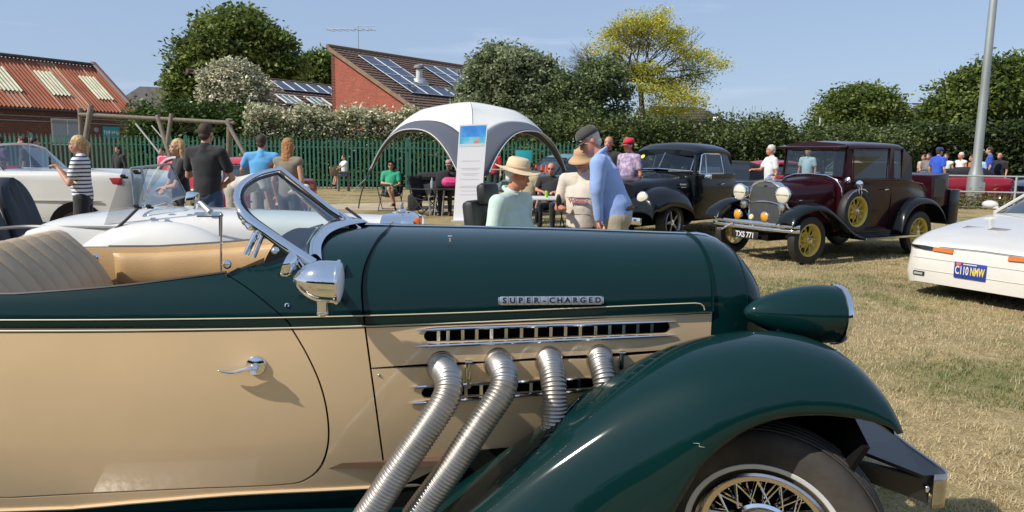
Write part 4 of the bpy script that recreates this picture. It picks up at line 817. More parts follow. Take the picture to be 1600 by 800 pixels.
# ============================================================ black pickup
hd = R(225); cp = thing('black_pickup', 'black fifties pickup truck with chrome window trim, parked between the maroon coupe and the men', 'truck'); fw2, lf2 = Vector((math.cos(hd), math.sin(hd), 0)), Vector((-math.sin(hd), math.cos(hd), 0))
fp = gz(1044, 377); cp.location = fp-lf2*.75; cp.rotation_euler = (0, 0, hd)
half_loft('bonnet', blkp, cp, [(.72, [(.42, .60), (.50, .80), (.46, .98), (.25, 1.03), (0, 1.04)]), (.45, [(.55, .6), (.60, .86), (.54, 1.04), (.3, 1.10), (0, 1.12)]), (-.1, [(.60, .6), (.64, .90), (.57, 1.08), (.3, 1.15), (0, 1.17)]), (-.75, [(.72, .6), (.74, .95), (.66, 1.13), (.33, 1.20), (0, 1.22)])], 5, 4)
half_loft('cab', blkp, cp, [(-.72, [(.74, .40), (.80, .75), (.80, 1.10), (.72, 1.18), (0, 1.23)]), (-1.0, [(.78, .35), (.86, .75), (.85, 1.12), (.78, 1.18), (0, 1.2)]), (-1.8, [(.78, .35), (.87, .75), (.86, 1.12), (.80, 1.18), (0, 1.2)]), (-2.15, [(.74, .40), (.84, .75), (.83, 1.12), (.76, 1.18), (0, 1.2)])], 4, 4)
half_loft('cab_roof', blkp, cp, [(-.92, [(.66, 1.52), (.68, 1.57), (.5, 1.62), (0, 1.64)]), (-1.2, [(.70, 1.54), (.73, 1.63), (.52, 1.73), (0, 1.765)]), (-1.75, [(.70, 1.54), (.73, 1.63), (.52, 1.73), (0, 1.765)]), (-2.08, [(.69, 1.50), (.71, 1.59), (.5, 1.67), (0, 1.70)]), (-2.22, [(.67, 1.30), (.69, 1.44), (.48, 1.50), (0, 1.52)])], 5, 3)
for s_ in (-1, 1):
    for q in ([(-.76, .77, 1.17), (-.84, .765, 1.17), (-1.02, .695, 1.56), (-.93, .67, 1.56)], [(-1.70, .83, 1.15), (-2.16, .80, 1.15), (-2.17, .67, 1.42), (-2.0, .69, 1.58), (-1.70, .715, 1.58)]):
        b = MB(); b.prism([(x, s_*y, z) for x, y, z in q], (0, -s_*.05, 0)); b.build('cab_pillar', blkp, cp)
    q = [(-.86, s_*.80, 1.19), (-1.04, s_*.72, 1.54), (-1.12, s_*.72, 1.56), (-1.64, s_*.725, 1.56), (-1.70, s_*.74, 1.52), (-1.70, s_*.82, 1.19)]; loopw(q, .013, 'window_trim', chrome, cp); pane(q, 'door_glass', D.materials['car_glass'], cp); loopw([(-1.10, s_*.81, 1.19), (-1.16, s_*.725, 1.55)], .010, 'quarterlight_bar', chrome, cp, False)
    for xx in (-.80, -1.74): b = MB(); b.tube([(xx, s_*.80, .45), (xx-.02, s_*.872, .8), (xx, s_*.835, 1.16)], .006, 5); b.build('door_gap', dark, cp)
    b = MB(); b.tube([(-1.6, s_*.87, 1.0), (-1.58, s_*.91, 1.0), (-1.45, s_*.91, .99)], .011, 6); b.build('door_handle', chrome, cp)
    b = MB(); b.tube([(-.88, s_*.82, 1.12), (-.84, s_*.90, 1.12), (-.82, s_*.98, 1.13)], .012, 8); b.box((-.80, s_*1.02, 1.15), (.05, .13, .09), ch=.015); b.build('door_mirror', chrome, cp)
    vwing(cp, 'front_wing', blkp, s_, [(.78, .55, .40), (.72, .80, .56), (.5, .93, .56), (.2, .98, .63), (-.1, .97, .61), (-.38, .88, .54), (-.52, .66, .46), (-.58, .40, .36)], .27, .66)
    wheel(cp, (0, s_*.76, .34), .34, .2, .24, mat('grey_alloy', (.30, .30, .31), .25, .9), 'five', side_=s_)
    wheel(cp, (-2.9, s_*.76, .34), .34, .2, .24, D.materials['grey_alloy'], 'five', side_=s_)
    vwing(cp, 'rear_wing', blkp, s_, [(-2.4, .5, .4), (-2.55, .82, .6), (-2.9, .92, .72), (-3.25, .82, .6), (-3.35, .5, .4)], .25, .76)
    b = MB(); b.lathe([(.001, -.05), (.07, -.03), (.105, 0), (.112, .02), (.10, .035)], (.70, s_*.66, .80), (1, s_*.12, .05), 28); hl = b.build('headlamp', chrome, cp); b = MB(); b.lathe([(.10, .03), (.06, .05), (.001, .058)], (.70, s_*.66, .80), (1, s_*.12, .05), 24); b.build('headlamp_lens', D.materials['cream_lens'], hl)
    for z in (.62, .54, .48): b = MB(); b.ell((.80, s_*.36, z), (.03, .05, .022)); b.build('grille_stud', chrome, cp)
    b = MB(); b.box((-.55, s_*.71, 1.0), (.36, .012, .03), ch=.005); b.box((-.55, s_*.71, .95), (.30, .012, .012)); b.build('bonnet_badge', chrome_w, cp)
q = [(-.74, -.68, 1.24), (-.70, 0, 1.27), (-.94, 0, 1.585), (-.98, -.62, 1.54)]
for s_ in (-1, 1): qq = [(x, y*s_, z) for x, y, z in q]; loopw(qq, .013, 'windscreen_trim', chrome, cp); pane(qq, 'windscreen_glass', D.materials['car_glass'], cp)
c_ = Vector((-.90, -.50, 1.49)); b = MB(); b.lathe([(.001, .005), (.045, .005)], c_, (1, 0, .7), 16); b.build('tax_disc', mat('yellow_sticker', (.75, .62, .05), .6), cp)
b = MB(); b.box((-1.5, 0, .9), (.4, 1.3, .5), ch=.05); b.build('bench_seat', D.materials['grey_cloth'], cp); b = MB(); b.box((.85, 0, .40), (.05, 1.5, .13), ch=.02); b.build('bumper', chrome, cp)
b = MB(); b.box((-2.95, 0, .75), (1.5, 1.15, .5), ch=.02); b.build('load_bed', blkp, cp); b = MB()
for z in (.55, .64, .73): b.box((.74, 0, z), (.05, .75, .045), ch=.01)
b.build('grille_bars', blkp, cp); b = MB(); b.box((-1., 0, .4), (3.4, 1., .25)); b.box((.3, 0, .75), (.8, 1., .3)); b.build('chassis', dark, cp)

# ============================================================ white wedge sports car (right edge)
A0 = Vector((4.62, 8.50, 0)); hd = math.atan2(-.5, -.866); cs = thing('white_sports_coupe', 'white low wedge-nosed sports car with a blue number plate, cut off by the right edge', 'car')
fw3, lf3 = Vector((math.cos(hd), math.sin(hd), 0)), Vector((-math.sin(hd), math.cos(hd), 0)); cs.location = A0+lf3*.80; cs.rotation_euler = (0, 0, hd)
# +x forward, nose tip near x=0.12 ; +y toward camera-right
def sl(px, py, x):
    o = Vector(cs.location); c = CO-o; d = ray(px, py); lc = Vector((c.dot(fw3), c.dot(lf3), c.z)); ld = Vector((d.dot(fw3), d.dot(lf3), d.z)); return lc+ld*((x-lc.x)/ld.x)
sw_ = paint('polar_white', (.62, .60, .55), rough=.35)
def nz(x, w_, zs): return (x, [(w_*f, z) for f, z in zs])
half_loft('nose', sw_, cs, [(.10, [(.66, .17), (.70, .27), (.72, .36), (.70, .44), (.66, .52), (.55, .535), (0, .55)]), (.04, [(.78, .15), (.815, .26), (.81, .36), (.79, .46), (.765, .575), (.62, .60), (0, .615)]), (-.12, [(.87, .15), (.89, .26), (.885, .38), (.87, .50), (.85, .62), (.66, .65), (0, .665)]), (-.5, [(.91, .16), (.93, .28), (.93, .42), (.92, .56), (.89, .70), (.68, .735), (0, .745)]), (-1.2, [(.92, .18), (.94, .3), (.94, .45), (.93, .62), (.89, .79), (.68, .83), (0, .845)]), (-1.75, [(.92, .18), (.94, .3), (.94, .45), (.93, .65), (.88, .84), (.68, .89), (0, .91)])], 6, 4)
half_loft('body', sw_, cs, [(-1.752, [(.92, .18), (.94, .3), (.94, .45), (.93, .65), (.88, .84), (.68, .89), (0, .91)]), (-3.6, [(.92, .18), (.94, .3), (.94, .5), (.93, .7), (.86, .90), (.68, .93), (0, .94)]), (-4.6, [(.85, .3), (.88, .4), (.88, .5), (.87, .7), (.82, .92), (.6, .95), (0, .95)])], 4, 3)
half_loft('cabin_glass', mat('dark_glass', (.03, .045, .055), .05, spec=.8, coat=1.), cs, [(-1.72, [(.80, .86), (.70, .89), (0, .92)]), (-2.45, [(.82, .88), (.60, 1.22), (0, 1.26)]), (-3.1, [(.82, .88), (.60, 1.24), (0, 1.28)]), (-4.3, [(.7, .9), (.5, .96), (0, .98)])], 4, 3)
for s_ in (-1, 1): b = MB(); b.tube([(-1.70, s_*.82, .88), (-2.42, s_*.64, 1.23)], .022, 6); b.build('screen_pillar', sw_, cs)
for s_ in (-1, 1):
    b = MB(); b.ell((-1.85, s_*.96, .97), (.07, .10, .055)); b.box((-1.85, s_*.90, .94), (.06, .12, .03)); b.build('door_mirror', sw_, cs)
    for x_ in (-1.0, -3.7):
        b = MB(); b.lathe([(.001, .945), (.34, .945)], (x_, 0, .33), (0, s_, 0), 24); b.build('wheel_arch', dark, cs); wheel(cs, (x_, s_*.82, .31), .31, .2, .2, chrome_w, side_=s_)
def nosex(y, z):                                     # front surface x at given y,z
    rows = [(.10, .70), (.04, .81), (-.12, .885)]; a = abs(y)
    top_z = [( .10, .54), (.04, .60), (-.12, .655), (-.5, .735)]
    if a <= .70: xf = .10
    else: xf = np.interp(a, (.70, .80, .885), (.10, .04, -.12))
    if z > .53: xf = min(xf, np.interp(z, (.53, .60, .655), (.10, .04, -.12)))
    return xf+.004
b = MB(); q = [(-.80, .575), (-.60, .585), (-.44, .578), (-.44, .545), (-.60, .548), (-.80, .566)]
lampm = mat('slot_black', (.012, .012, .013), .3); ambm = mat('amber_marker', (.55, .13, .01), .3)
for s_ in (-1, 1):
    b = MB(); b.add([Vector((nosex(y, z-.02)+.004, s_*y, z)) for y, z in ((.80, .575), (.72, .578), (.60, .578), (.505, .572), (.505, .535), (.60, .538), (.72, .55), (.80, .565))], [tuple(range(8))]); o = b.build('lamp_slot', lampm, cs, 0); solidify(o, .01, 1)
    b = MB(); b.add([Vector((nosex(y, z-.02)+.004, s_*y, z)) for y, z in ((.50, .572), (.28, .568), (.28, .526), (.50, .534))], [(0, 1, 2, 3)]); o = b.build('indicator_lamp', ambm, cs, 0); solidify(o, .012, 1)
    b = MB(); b.box((nosex(.66, .25)+.0, s_*.64, .265), (.02, .13, .05), ch=.008); o = b.build('side_lamp', lampm, cs); b = MB(); b.box((nosex(.66, .25)+.011, s_*.64, .265), (.008, .10, .025)); b.build('side_lens', mat('grey_lens', (.35, .35, .34), .2), o)
    for k in range(2):
        for j in range(4):
            b = MB(); y = s_*(.50 if k == 0 else .22)+0; x_ = -.62-j*.032; b.box((x_, y-.0, .752+.0011*0+(-.62-x_)*.16+.008-(abs(y)-.2)*.02), (.016, .20, .006), Matrix.Rotation(R(-9), 3, 'Y')); b.build('bonnet_louvre', lampm, cs, 0)
b = MB(); pts = [(np.interp(z_, (0, 1), (0, 0))) for z_ in ()]; b.tube([(nosex(y, .545)+.002, y, .575+.028*(1-abs(y)/.8)*.6) for y in np.linspace(-.44, .44, 12)], .004, 5); b.build('bonnet_line', lampm, cs)
for z, r_ in ((.445, .004), (.31, .004)):
    b = MB(); b.tube([(nosex(y, z)+.003-.004, y, z) for y in np.linspace(-.82, .82, 40)], r_, 5); b.build('bumper_crease', mat('crease_cream', (.56, .54, .49), .5), cs)
pc = sl(1515, 424, .115); b = MB(); b.box((.112, pc.y, pc.z), (.012, .33, .17), ch=.004); pl_ = b.build('number_plate', mat('plate_blue', (.015, .045, .30), .4), cs)
text('plate_lettering', 'C110', .125, mat('plate_cream', (.75, .68, .42), .5), pl_, (.120, pc.y-.080, pc.z-.006), (PI/2, 0, PI/2), .0012, bold=.002, sx=.52); text('plate_lettering', 'NMW', .125, mat('plate_yellow', (.78, .62, .04), .5), pl_, (.120, pc.y+.080, pc.z-.006), (PI/2, 0, PI/2), .0012, bold=.002, sx=.45)
b = MB(); b.box((.1195, pc.y-.12, pc.z+.065), (.002, .05, .03)); b.build('plate_sticker', mat('sticker_red', (.6, .12, .12), .5), pl_); b = MB(); b.box((.1195, pc.y, pc.z+.068), (.002, .14, .010)); b.build('plate_strip', D.materials['plate_cream'], pl_)
b = MB(); b.box((-.5, 0, .3), (.9, 1.5, .2)); b.build('underside', dark, cs)

# ============================================================ far cars
def far_car(name, label, loc, hd, m, kind='open', sc=1., group=None, H=1.35):
    c = thing(name, label, 'car', loc, hd, group); s = sc
    half_loft('body', m, c, [(-2.1, [(.62, .35), (.70, .5), (.68, .75), (.5, .82), (0, .84)]), (-1.85, [(.78, .25), (.84, .5), (.82, .80), (.68, .88), (0, .90)]), (-.9, [(.80, .22), (.86, .5), (.84, .82), (.72, .90), (0, .91)]), (.6, [(.80, .22), (.86, .5), (.84, .80), (.72, .88), (0, .90)]), (1.6, [(.78, .25), (.84, .48), (.80, .70), (.6, .76), (0, .78)]), (2.1, [(.6, .32), (.68, .45), (.62, .58), (.45, .62), (0, .64)])], 4, 3)
    cg = glass('far_glass', (.35, .42, .42), .4)
    if kind == 'open':
        half_loft('hood_top', blackcl, c, [(-1.55, [(.6, .88), (.5, .92), (0, .94)]), (-1.1, [(.66, .9), (.56, 1.18), (0, 1.22)]), (-.1, [(.66, .9), (.56, H-.12), (0, H-.06)]), (.25, [(.64, .9), (.54, H-.16), (0, H-.1)])], 3, 3)
    else:
        half_loft('roof', m, c, [(-1.5, [(.62, H-.42), (.58, H-.38), (0, H-.36)]), (-1.0, [(.62, H-.14), (.56, H-.05), (0, H)]), (.1, [(.62, H-.14), (.56, H-.05), (0, H)]), (.4, [(.60, H-.24), (.54, H-.14), (0, H-.1)])], 3, 3)
        half_loft('window_band', mat('far_dark_glass', (.03, .04, .045), .08, spec=.8), c, [(-1.75, [(.70, .86), (.62, .90), (0, .92)]), (-1.3, [(.74, .88), (.60, H-.2), (0, H-.16)]), (.3, [(.74, .86), (.59, H-.2), (0, H-.15)]), (.95, [(.70, .84), (.62, .88), (0, .90)])], 3, 2)
    q = [(.95, -.68, .88), (.95, .68, .88), (.42, .58, H-.14), (.42, -.58, H-.14)]; pane(q, 'windscreen_glass', cg, c); loopw(q, .016, 'windscreen_frame', blackpl, c)
    for s_ in (-1, 1):
        for x_ in (-1.3, 1.3): wheel(c, (x_, s_*.74, .31), .31, .19, .2, chrome_w, side_=s_)
        b = MB(); b.box((-2.06, s_*.5, .66), (.06, .26, .09), ch=.02); b.build('rear_lamp', mat('red_lens', (.4, .01, .01), .2), c); b = MB(); b.ell((2.0, s_*.5, .56), (.09, .10, .07)); b.build('headlamp', D.materials['cream_lens'], c)
    b = MB(); b.box((-2.1, 0, .48), (.05, 1.2, .06), ch=.02); b.build('bumper', chrome_w, c); b = MB(); b.box((2.1, 0, .42), (.05, 1.1, .06), ch=.02); b.build('bumper', chrome_w, c); b = MB(); b.box((0, 0, .25), (3.6, 1.3, .15)); b.build('underside', dark, c)
    return c
redp = paint('red_paint', (.42, .008, .025)); bluep = paint('dark_blue_paint', (.02, .035, .07)); tealp = paint('grey_teal_paint', (.10, .20, .23)); silv = paint('silver_blue_paint', (.30, .36, .42))
q = gz(1515, 322); far_car('red_convertible', 'red convertible with black hood behind the metal rail and the lamp post', (q.x, q.y+1.5, 0), R(192), redp, 'open', H=1.24)
q = at(1592, 300, 25); far_car('blue_saloon', 'dark blue saloon at the right edge beyond the red convertible', (q.x+1.8, 25.5, 0), R(200), bluep, 'closed', H=1.5)
q = at(1372, 280, 27); far_car('silver_hatchback', 'silver blue car roof seen behind the tail of the maroon coupe', (q.x, 29, 0), R(185), silv, 'closed', H=1.55)
q = at(858, 300, 21); far_car('teal_saloon', 'grey-teal classic saloon behind the seated man in black', (q.x+.6, 23.5, 0), R(215), tealp, 'closed', H=1.5)
q = at(1160, 280, 19); far_car('vintage_tourer', 'dark old car with white bonnet half hidden between pickup and maroon coupe', (q.x, 20, 0), R(240), silv, 'open', H=1.45)
q = at(1178, 280, 24); far_car('red_saloon', 'red car seen behind the man in white by the maroon coupe windscreen', (q.x+.6, 25, 0), R(200), redp, 'closed', H=1.36)
# small red and white rally car behind the bending man
q = at(352, 300, 13.6); rc = far_car('rally_car', 'small red and white lettered rally car with raised bonnet behind the bending man', (q.x-.3, 15.2, 0), R(262), paint('rally_red', (.50, .02, .03)), 'closed', H=1.36)
b = MB(); M_ = Matrix.Rotation(R(-22), 3, 'Y'); b.box((1.95, .1, 1.08), (.04, 1.3, .62), M_, ch=.015); rb = b.build('raised_bonnet', D.materials['rally_red'], rc)
loopw(crs([(1.93+.055*1+(z-1.08)*-.40*-1*.0-(z-1.08)*.40, y, z) for y, z in ((-.5, .84), (.2, .80), (.68, .9), (.66, 1.2), (.3, 1.34), (-.4, 1.32))], 5, True), .026, 'white_flash', whitep, rb, True)
b = MB(); b.box((2.17, .0, .50), (.012, 1.25, .34), ch=.004); pn = b.build('front_board', whitep, rc); text('board_lettering', 'GUJ', .34, mat('navy_letter', (.03, .03, .12), .6), pn, (2.178, .15, .50), (PI/2, 0, PI/2), .002, bold=.01)
# ============================================================ people
skin = mat('skin', (.50, .27, .18), .5, var=.10, vscale=12, spec=.35); skin2 = mat('skin_ruddy', (.52, .22, .14), .5, var=.12, vscale=14)
def cloth(name, col, **k): k.setdefault('bump', .35); k.setdefault('bscale', 14); return mat(name, col, .85, var=.07, vscale=7, sheen=.2, **k)
def remesh(o, v, sm=2, f=.5):
    m = o.modifiers.new('r', 'REMESH'); m.mode = 'VOXEL'; m.voxel_size = v; m.use_smooth_shade = True
    if sm: s = o.modifiers.new('sm', 'SMOOTH'); s.iterations = sm; s.factor = f
    return o
FOLD = D.textures.new('folds', 'CLOUDS'); FOLD.noise_scale = .16; FOLD.noise_depth = 2
def folds(o, s=.012): m = o.modifiers.new('d', 'DISPLACE'); m.texture = FOLD; m.strength = s; m.mid_level = .5; m.texture_coords = 'LOCAL'
def person(label, loc, face, h=1.72, top_m=None, leg_m=None, skin_m=skin, hair_m=None, hair='short', pose=None, sleeve='short', leg='long', group=None, hat=None, vox=.014, glasses=False, girth=1., bald=False, detail=False, skirt=False, lean=0, seated=False, headturn=0, nod=0, shoe=None, extra=None):
    s = h/1.75; p = dict(pose or {}); P = thing('person', label, 'person', loc, face, group); V = Vector
    pel = V(p.get('pel', (0, 0, .95))); Lm = Matrix.Rotation(lean, 3, 'Y')          # lean > 0 bends forward (+x)
    def up(x, y, z): return pel+Lm @ V((x, y, z-.95))
    sh = {1: up(.0, .19*girth**.5, 1.43), -1: up(.0, -.19*girth**.5, 1.43)}
    chest = up(.01, 0, 1.30); belly = up(.02, 0, 1.08); neck = up(-.01, 0, 1.50); hm = Lm @ Matrix.Rotation(nod-lean*.7, 3, 'Y') @ Matrix.Rotation(headturn, 3, 'Z')
    head = up(0.01, 0, 1.52)+hm @ V((.02, 0, .125)); H = lambda x, y, z: head+hm @ V((x, y, z))
    el = {i: V(p['el' if i > 0 else 'er']) if ('el' if i > 0 else 'er') in p else up(-.03, i*.255*girth**.5, 1.14) for i in (1, -1)}
    wr = {i: V(p['wl' if i > 0 else 'wr']) if ('wl' if i > 0 else 'wr') in p else up(.06, i*.27*girth**.5, .90) for i in (1, -1)}
    kn = {i: V(p['kl' if i > 0 else 'kr']) if ('kl' if i > 0 else 'kr') in p else (V((pel.x+.45, i*.13, pel.z)) if seated else V((.015, i*.11, .50))) for i in (1, -1)}
    an = {i: V(p['al' if i > 0 else 'ar']) if ('al' if i > 0 else 'ar') in p else (V((pel.x+.42, i*.13, .08)) if seated else V((-.01, i*.115, .08))) for i in (1, -1)}
    hip = {i: pel+V((0, i*.09, -.03)) for i in (1, -1)}; S = lambda q: V(q)*s
    b = MB(); g_ = girth
    def cp_(a, c, r0, r1=None): b.cap(S(a), S(c), r0*s, (r1 if r1 is not None else r0)*s, 22)
    cp_(pel, belly, .10*g_**.7, .10*g_**.7); cp_(belly, chest, .10*g_**.7, .095); cp_(sh[1]*.8+sh[-1]*.2, sh[-1]*.8+sh[1]*.2, .045); cp_(chest, neck, .08, .055); cp_(neck, H(-.01, 0, -.05), .053, .05)
    b.ell(S(H(-.012, 0, .035)), V((.095, .077, .098))*s, 20, 14, hm); b.ell(S(H(.022, 0, -.03)), V((.068, .060, .082))*s, 18, 12, hm); b.ell(S(H(.052, 0, -.085)), V((.028, .030, .024))*s, 10, 8, hm)
    cp_(H(.080, 0, .012), H(.099, 0, -.026), .010, .014); b.ell(S(H(.084, 0, -.062)), V((.012, .026, .012))*s, 10, 6, hm)
    for i in (1, -1):
        b.ell(S(H(-.005, i*.078, -.005)), V((.02, .010, .032))*s, 10, 8, hm); b.ell(S(H(.070, i*.032, .030)), V((.014, .024, .009))*s, 8, 6, hm); b.ell(S(H(.062, i*.040, -.022)), V((.022, .02, .022))*s, 8, 6, hm)
        cp_(sh[i], el[i], .042*g_**.4, .036); cp_(el[i], wr[i], .037, .024); cp_(hip[i], kn[i], .078, .052); cp_(kn[i], an[i], .052, .034); 
        ft = (kn[i]-an[i]); cp_(an[i]+V((0, 0, -.03)), an[i]+V((.15, i*.02, -.045)), .033, .028)
        d = (wr[i]-el[i]).normalized(); a = V((0, 0, 1)) if abs(d.z) < .8 else V((1, 0, 0)); u = d.cross(a).normalized(); n_ = u.cross(d)
        if ('gl' if i > 0 else 'gr') in p: u = V(p['gl' if i > 0 else 'gr']).normalized(); n_ = u.cross(d)
        pm = wr[i]+d*.05; b.cap(S(wr[i]), S(pm+d*.02), .024*s, .026*s); Mh = Matrix((d, u, n_)).transposed(); b.ell(S(pm), V((.052, .040, .017))*s, 12, 8, Mh)
        fr = .0095 if vox < .01 else .012; curl = p.get('curl', .5)
        for k, (o_, ln) in enumerate(((-.030, .062), (-.010, .074), (.010, .070), (.029, .054))):
            a0 = pm+d*.040+u*o_; d1 = (d*math.cos(curl*.6)-n_*math.sin(curl*.6)); a1 = a0+d1*ln*.5; d2 = (d*math.cos(curl*1.8)-n_*math.sin(curl*1.8)); a2 = a1+d2*ln*.5; cp_(a0, a1, fr, fr*.92); cp_(a1, a2, fr*.92, fr*.8)
        t0 = wr[i]+d*.02+u*(-.028); t1 = t0+(d*.6-u*.7-n_*.3).normalized()*.04; cp_(t0, t1, fr*1.15, fr); cp_(t1, t1+(d*.85-n_*.5).normalized()*.03, fr, fr*.85)
    remesh(b.build('body', skin_m, P, 0), vox*s, 2, .5)
    # face details
    for i in (1, -1):
        e_ = MB(); e_.ell(S(H(.0800, i*.031, .012)), V((.010, .0125, .0075))*s, 10, 6, hm); eo = e_.build('eye', mat('eye_white', (.55, .52, .48), .3), P); e_ = MB(); e_.ell(S(H(.087, i*.031, .012)), V((.005, .006, .006))*s, 8, 6, hm); e_.build('iris', mat('iris_dark', (.03, .025, .02), .2), eo)
        e_ = MB(); e_.tube([S(H(.088, i*.014, .034)), S(H(.090, i*.03, .040)), S(H(.080, i*.048, .034))], .0045*s, 5); e_.build('eyebrow', hair_m or mat('brow_grey', (.2, .17, .15), .9), P)
    e_ = MB(); e_.tube([S(H(.083, -.024, -.060)), S(H(.096, -.01, -.059)), S(H(.098, 0, -.061)), S(H(.096, .01, -.059)), S(H(.083, .024, -.060))], [.002, .005, .005, .005, .002], 6); e_.build('mouth', mat('lips', (.36, .13, .11), .5), P)
    # shirt
    if top_m:
        b = MB(); w7 = g_**.7; NS = 28; lv = [(pel+V((0, 0, -.07 if not seated else .0)), .105*g_, .13*w7), (pel+V((0, 0, -.04 if not seated else .03)), .125*g_, .158*w7), (up(.0, 0, 1.03), .130*g_, .160*w7), (up(.012*g_, 0, 1.13), .128*g_, .160*w7), (up(.01, 0, 1.25), .122*g_**.8, .170*w7), (up(-.002, 0, 1.34), .112*g_**.5, .176*w7), (up(-.01, 0, 1.41), .088, .15), (up(-.012, 0, 1.46), .06, .09)]
        qv = [S(c+Lm @ V((a_*math.cos(2*PI*k/NS), b_*math.sin(2*PI*k/NS), 0))) for c, a_, b_ in lv for k in range(NS)]; nl = len(lv); b.add(qv, [(i*NS+k, i*NS+(k+1) % NS, (i+1)*NS+(k+1) % NS, (i+1)*NS+k) for i in range(nl-1) for k in range(NS)]+[tuple(range(NS))[::-1], tuple((nl-1)*NS+k for k in range(NS))])
        for i in (1, -1):
            cp_(up(0, i*.09, 1.38), sh[i], .088, .074); cp_(up(-.01, i*.05, 1.455), sh[i], .062, .070); m_ = sh[i].lerp(el[i], .62)
            if sleeve == 'short': cp_(sh[i], m_, .074, .066)
            elif sleeve == 'long': cp_(sh[i], el[i], .075, .060); cp_(el[i], wr[i]+(el[i]-wr[i])*.06, .056, .040)
            elif sleeve == 'none': pass
        if sleeve == 'long': cb = MB(); cb.tube([S(up(-.012+.068*math.cos(a), .066*math.sin(a), 1.515-.03*math.cos(a))) for a in np.linspace(R(12), R(348), 20)], .016*s, 8); cb.build('collar', top_m, P)
        if sleeve != 'none': cp_(up(-.015, 0, 1.43), up(-.008, 0, 1.50), .085, .066)
        o = b.build('shirt', top_m, P, 0); remesh(o, vox*.9*s, 9, .6); folds(o, .013 if detail else .006)
    if leg_m:
        b = MB(); cp_(pel+V((0, .045, -.03)), pel+V((0, -.045, -.03)), .118*g_**.8, .118*g_**.8); cp_(pel, pel+V((0, 0, .06)), .12*g_**.9, .118*g_**.9)
        for i in (1, -1):
            if leg == 'long': cp_(hip[i], kn[i], .098, .070); cp_(kn[i], an[i]+(kn[i]-an[i])*.05, .070, .055)
            elif leg == 'wide': cp_(hip[i], kn[i], .105, .09); cp_(kn[i], an[i], .09, .10)
            elif leg == 'shorts': cp_(hip[i], hip[i].lerp(kn[i], .8), .10, .092)
            elif leg == 'skirt': cp_(hip[i], hip[i].lerp(kn[i], .6), .11, .12)
        o = b.build('trousers' if leg in ('long', 'wide') else ('shorts' if leg == 'shorts' else 'skirt'), leg_m, P, 0); remesh(o, vox*.9*s, 6, .6); folds(o, .014)
    for i in (1, -1):
        b = MB(); cp_(an[i]+V((-.03, 0, -.035)), an[i]+V((.13, i*.02, -.045)), .042, .036); b.build('shoe', shoe or blackcl, P)
    if hair_m and not bald:
        b = MB(); b.ell(S(H(-.020, 0, .045)), V((.098, .084, .098))*s, 16, 12, hm)
        if hair == 'long':
            for k in range(7): a = -1.3+.43*k; b.cap(S(H(-.02-.06*math.cos(a), .07*math.sin(a), .04)), S(H(-.03-.075*math.cos(a), .085*math.sin(a), -.20)), .035*s, .022*s)
        if hair == 'pony': b.cap(S(H(-.10, 0, .06)), S(H(-.13, 0, .02)), .03*s, .034*s); b.cap(S(H(-.13, 0, .02)), S(H(-.12, .01, -.13)), .034*s, .015*s)
        if hair in ('short', 'pony'): b.cap(S(H(-.058, .03, -.02)), S(H(-.058, -.03, -.02)), .038*s, .038*s)
        if hair == 'fringe': 
            b.ell(S(H(-.062, 0, -.02)), V((.052, .066, .05))*s, 12, 8, hm)
        o = b.build('hair', hair_m, P, 0); remesh(o, vox*.7*s, 2, .4); m = o.modifiers.new('d', 'DISPLACE'); m.texture = HT; m.strength = .012
        # keep the face clear
    if glasses:
        b = MB()
        for i in (1, -1): b.ell(S(H(.094, i*.032, .012)), V((.006, .024, .018))*s, 12, 6, hm); b.cyl(S(H(.088, i*.055, .016)), S(H(.0, i*.082, .016)), .003*s, n=5)
        b.cyl(S(H(.098, .01, .015)), S(H(.098, -.01, .015)), .003*s, n=5); b.build('sunglasses', blackpl, P)
    def lhat(prof, m, name='hat', ang=(0, 0), sc=1., oval=1.12, z=.05, dx=-.008):
        b = MB(); M_ = hm @ Matrix.Rotation(ang[0], 3, 'Y') @ Matrix.Rotation(ang[1], 3, 'X'); N = 36; vs = []
        for k in range(N):
            a = 2*PI*k/N
            for r_, z_, *w_ in prof: wob = (w_[0] if w_ else 0)*math.sin(2*a+.6); vs.append(S(H(dx, 0, z)+M_ @ V((r_*math.cos(a)*oval, r_*math.sin(a), z_+wob))))
        m_ = len(prof); b.add(vs, [(k*m_+j, k*m_+j+1, ((k+1) % N)*m_+j+1, ((k+1) % N)*m_+j) for k in range(N) for j in range(m_-1)]); o = b.build(name, m, P, 60); solidify(o, .003*s, 0); return o
    if hat:
        kind, hm_ = hat[0], hat[1]
        if kind == 'brim': lhat([(.178, .004, .014), (.155, .0, .012), (.125, .004, .006), (.093, .016), (.089, .05), (.082, .092), (.06, .108), (.02, .098), (.001, .096)], hm_, ang=(R(4), 0)); lhat([(.0945, .020), (.0905, .045)], hat[2] if len(hat) > 2 else hm_, 'hat_band', ang=(R(4), 0))
        if kind == 'bucket': lhat([(.158, -.035, .006), (.13, -.012), (.097, .012), (.092, .05), (.085, .095), (.06, .106), (.001, .106)], hm_, ang=(R(6), 0))
        if kind == 'cap': 
            lhat([(.094, -.005), (.094, .03), (.085, .065), (.055, .088), (.001, .095)], hm_, 'cap', ang=(R(hat[2] if len(hat) > 2 else 2), 0))
            b = MB(); M_ = hm @ Matrix.Rotation(R(12), 3, 'Y'); 
            b.grid(lambda u, v: S(H(.0, 0, .045)+M_ @ V((.085+.085*v*math.cos(u*.75)-.02*u*u, .072*u, -.006-.012*u*u+.0*v))), list(np.linspace(-1, 1, 11)), [0, .5, 1]); o = b.build('cap_peak', hm_, P); solidify(o, .004, 0)
    if extra: extra(P, S, H, wr, el, hm, up)
    return P
HT = D.textures.new('hairtex', 'CLOUDS'); HT.noise_scale = .03
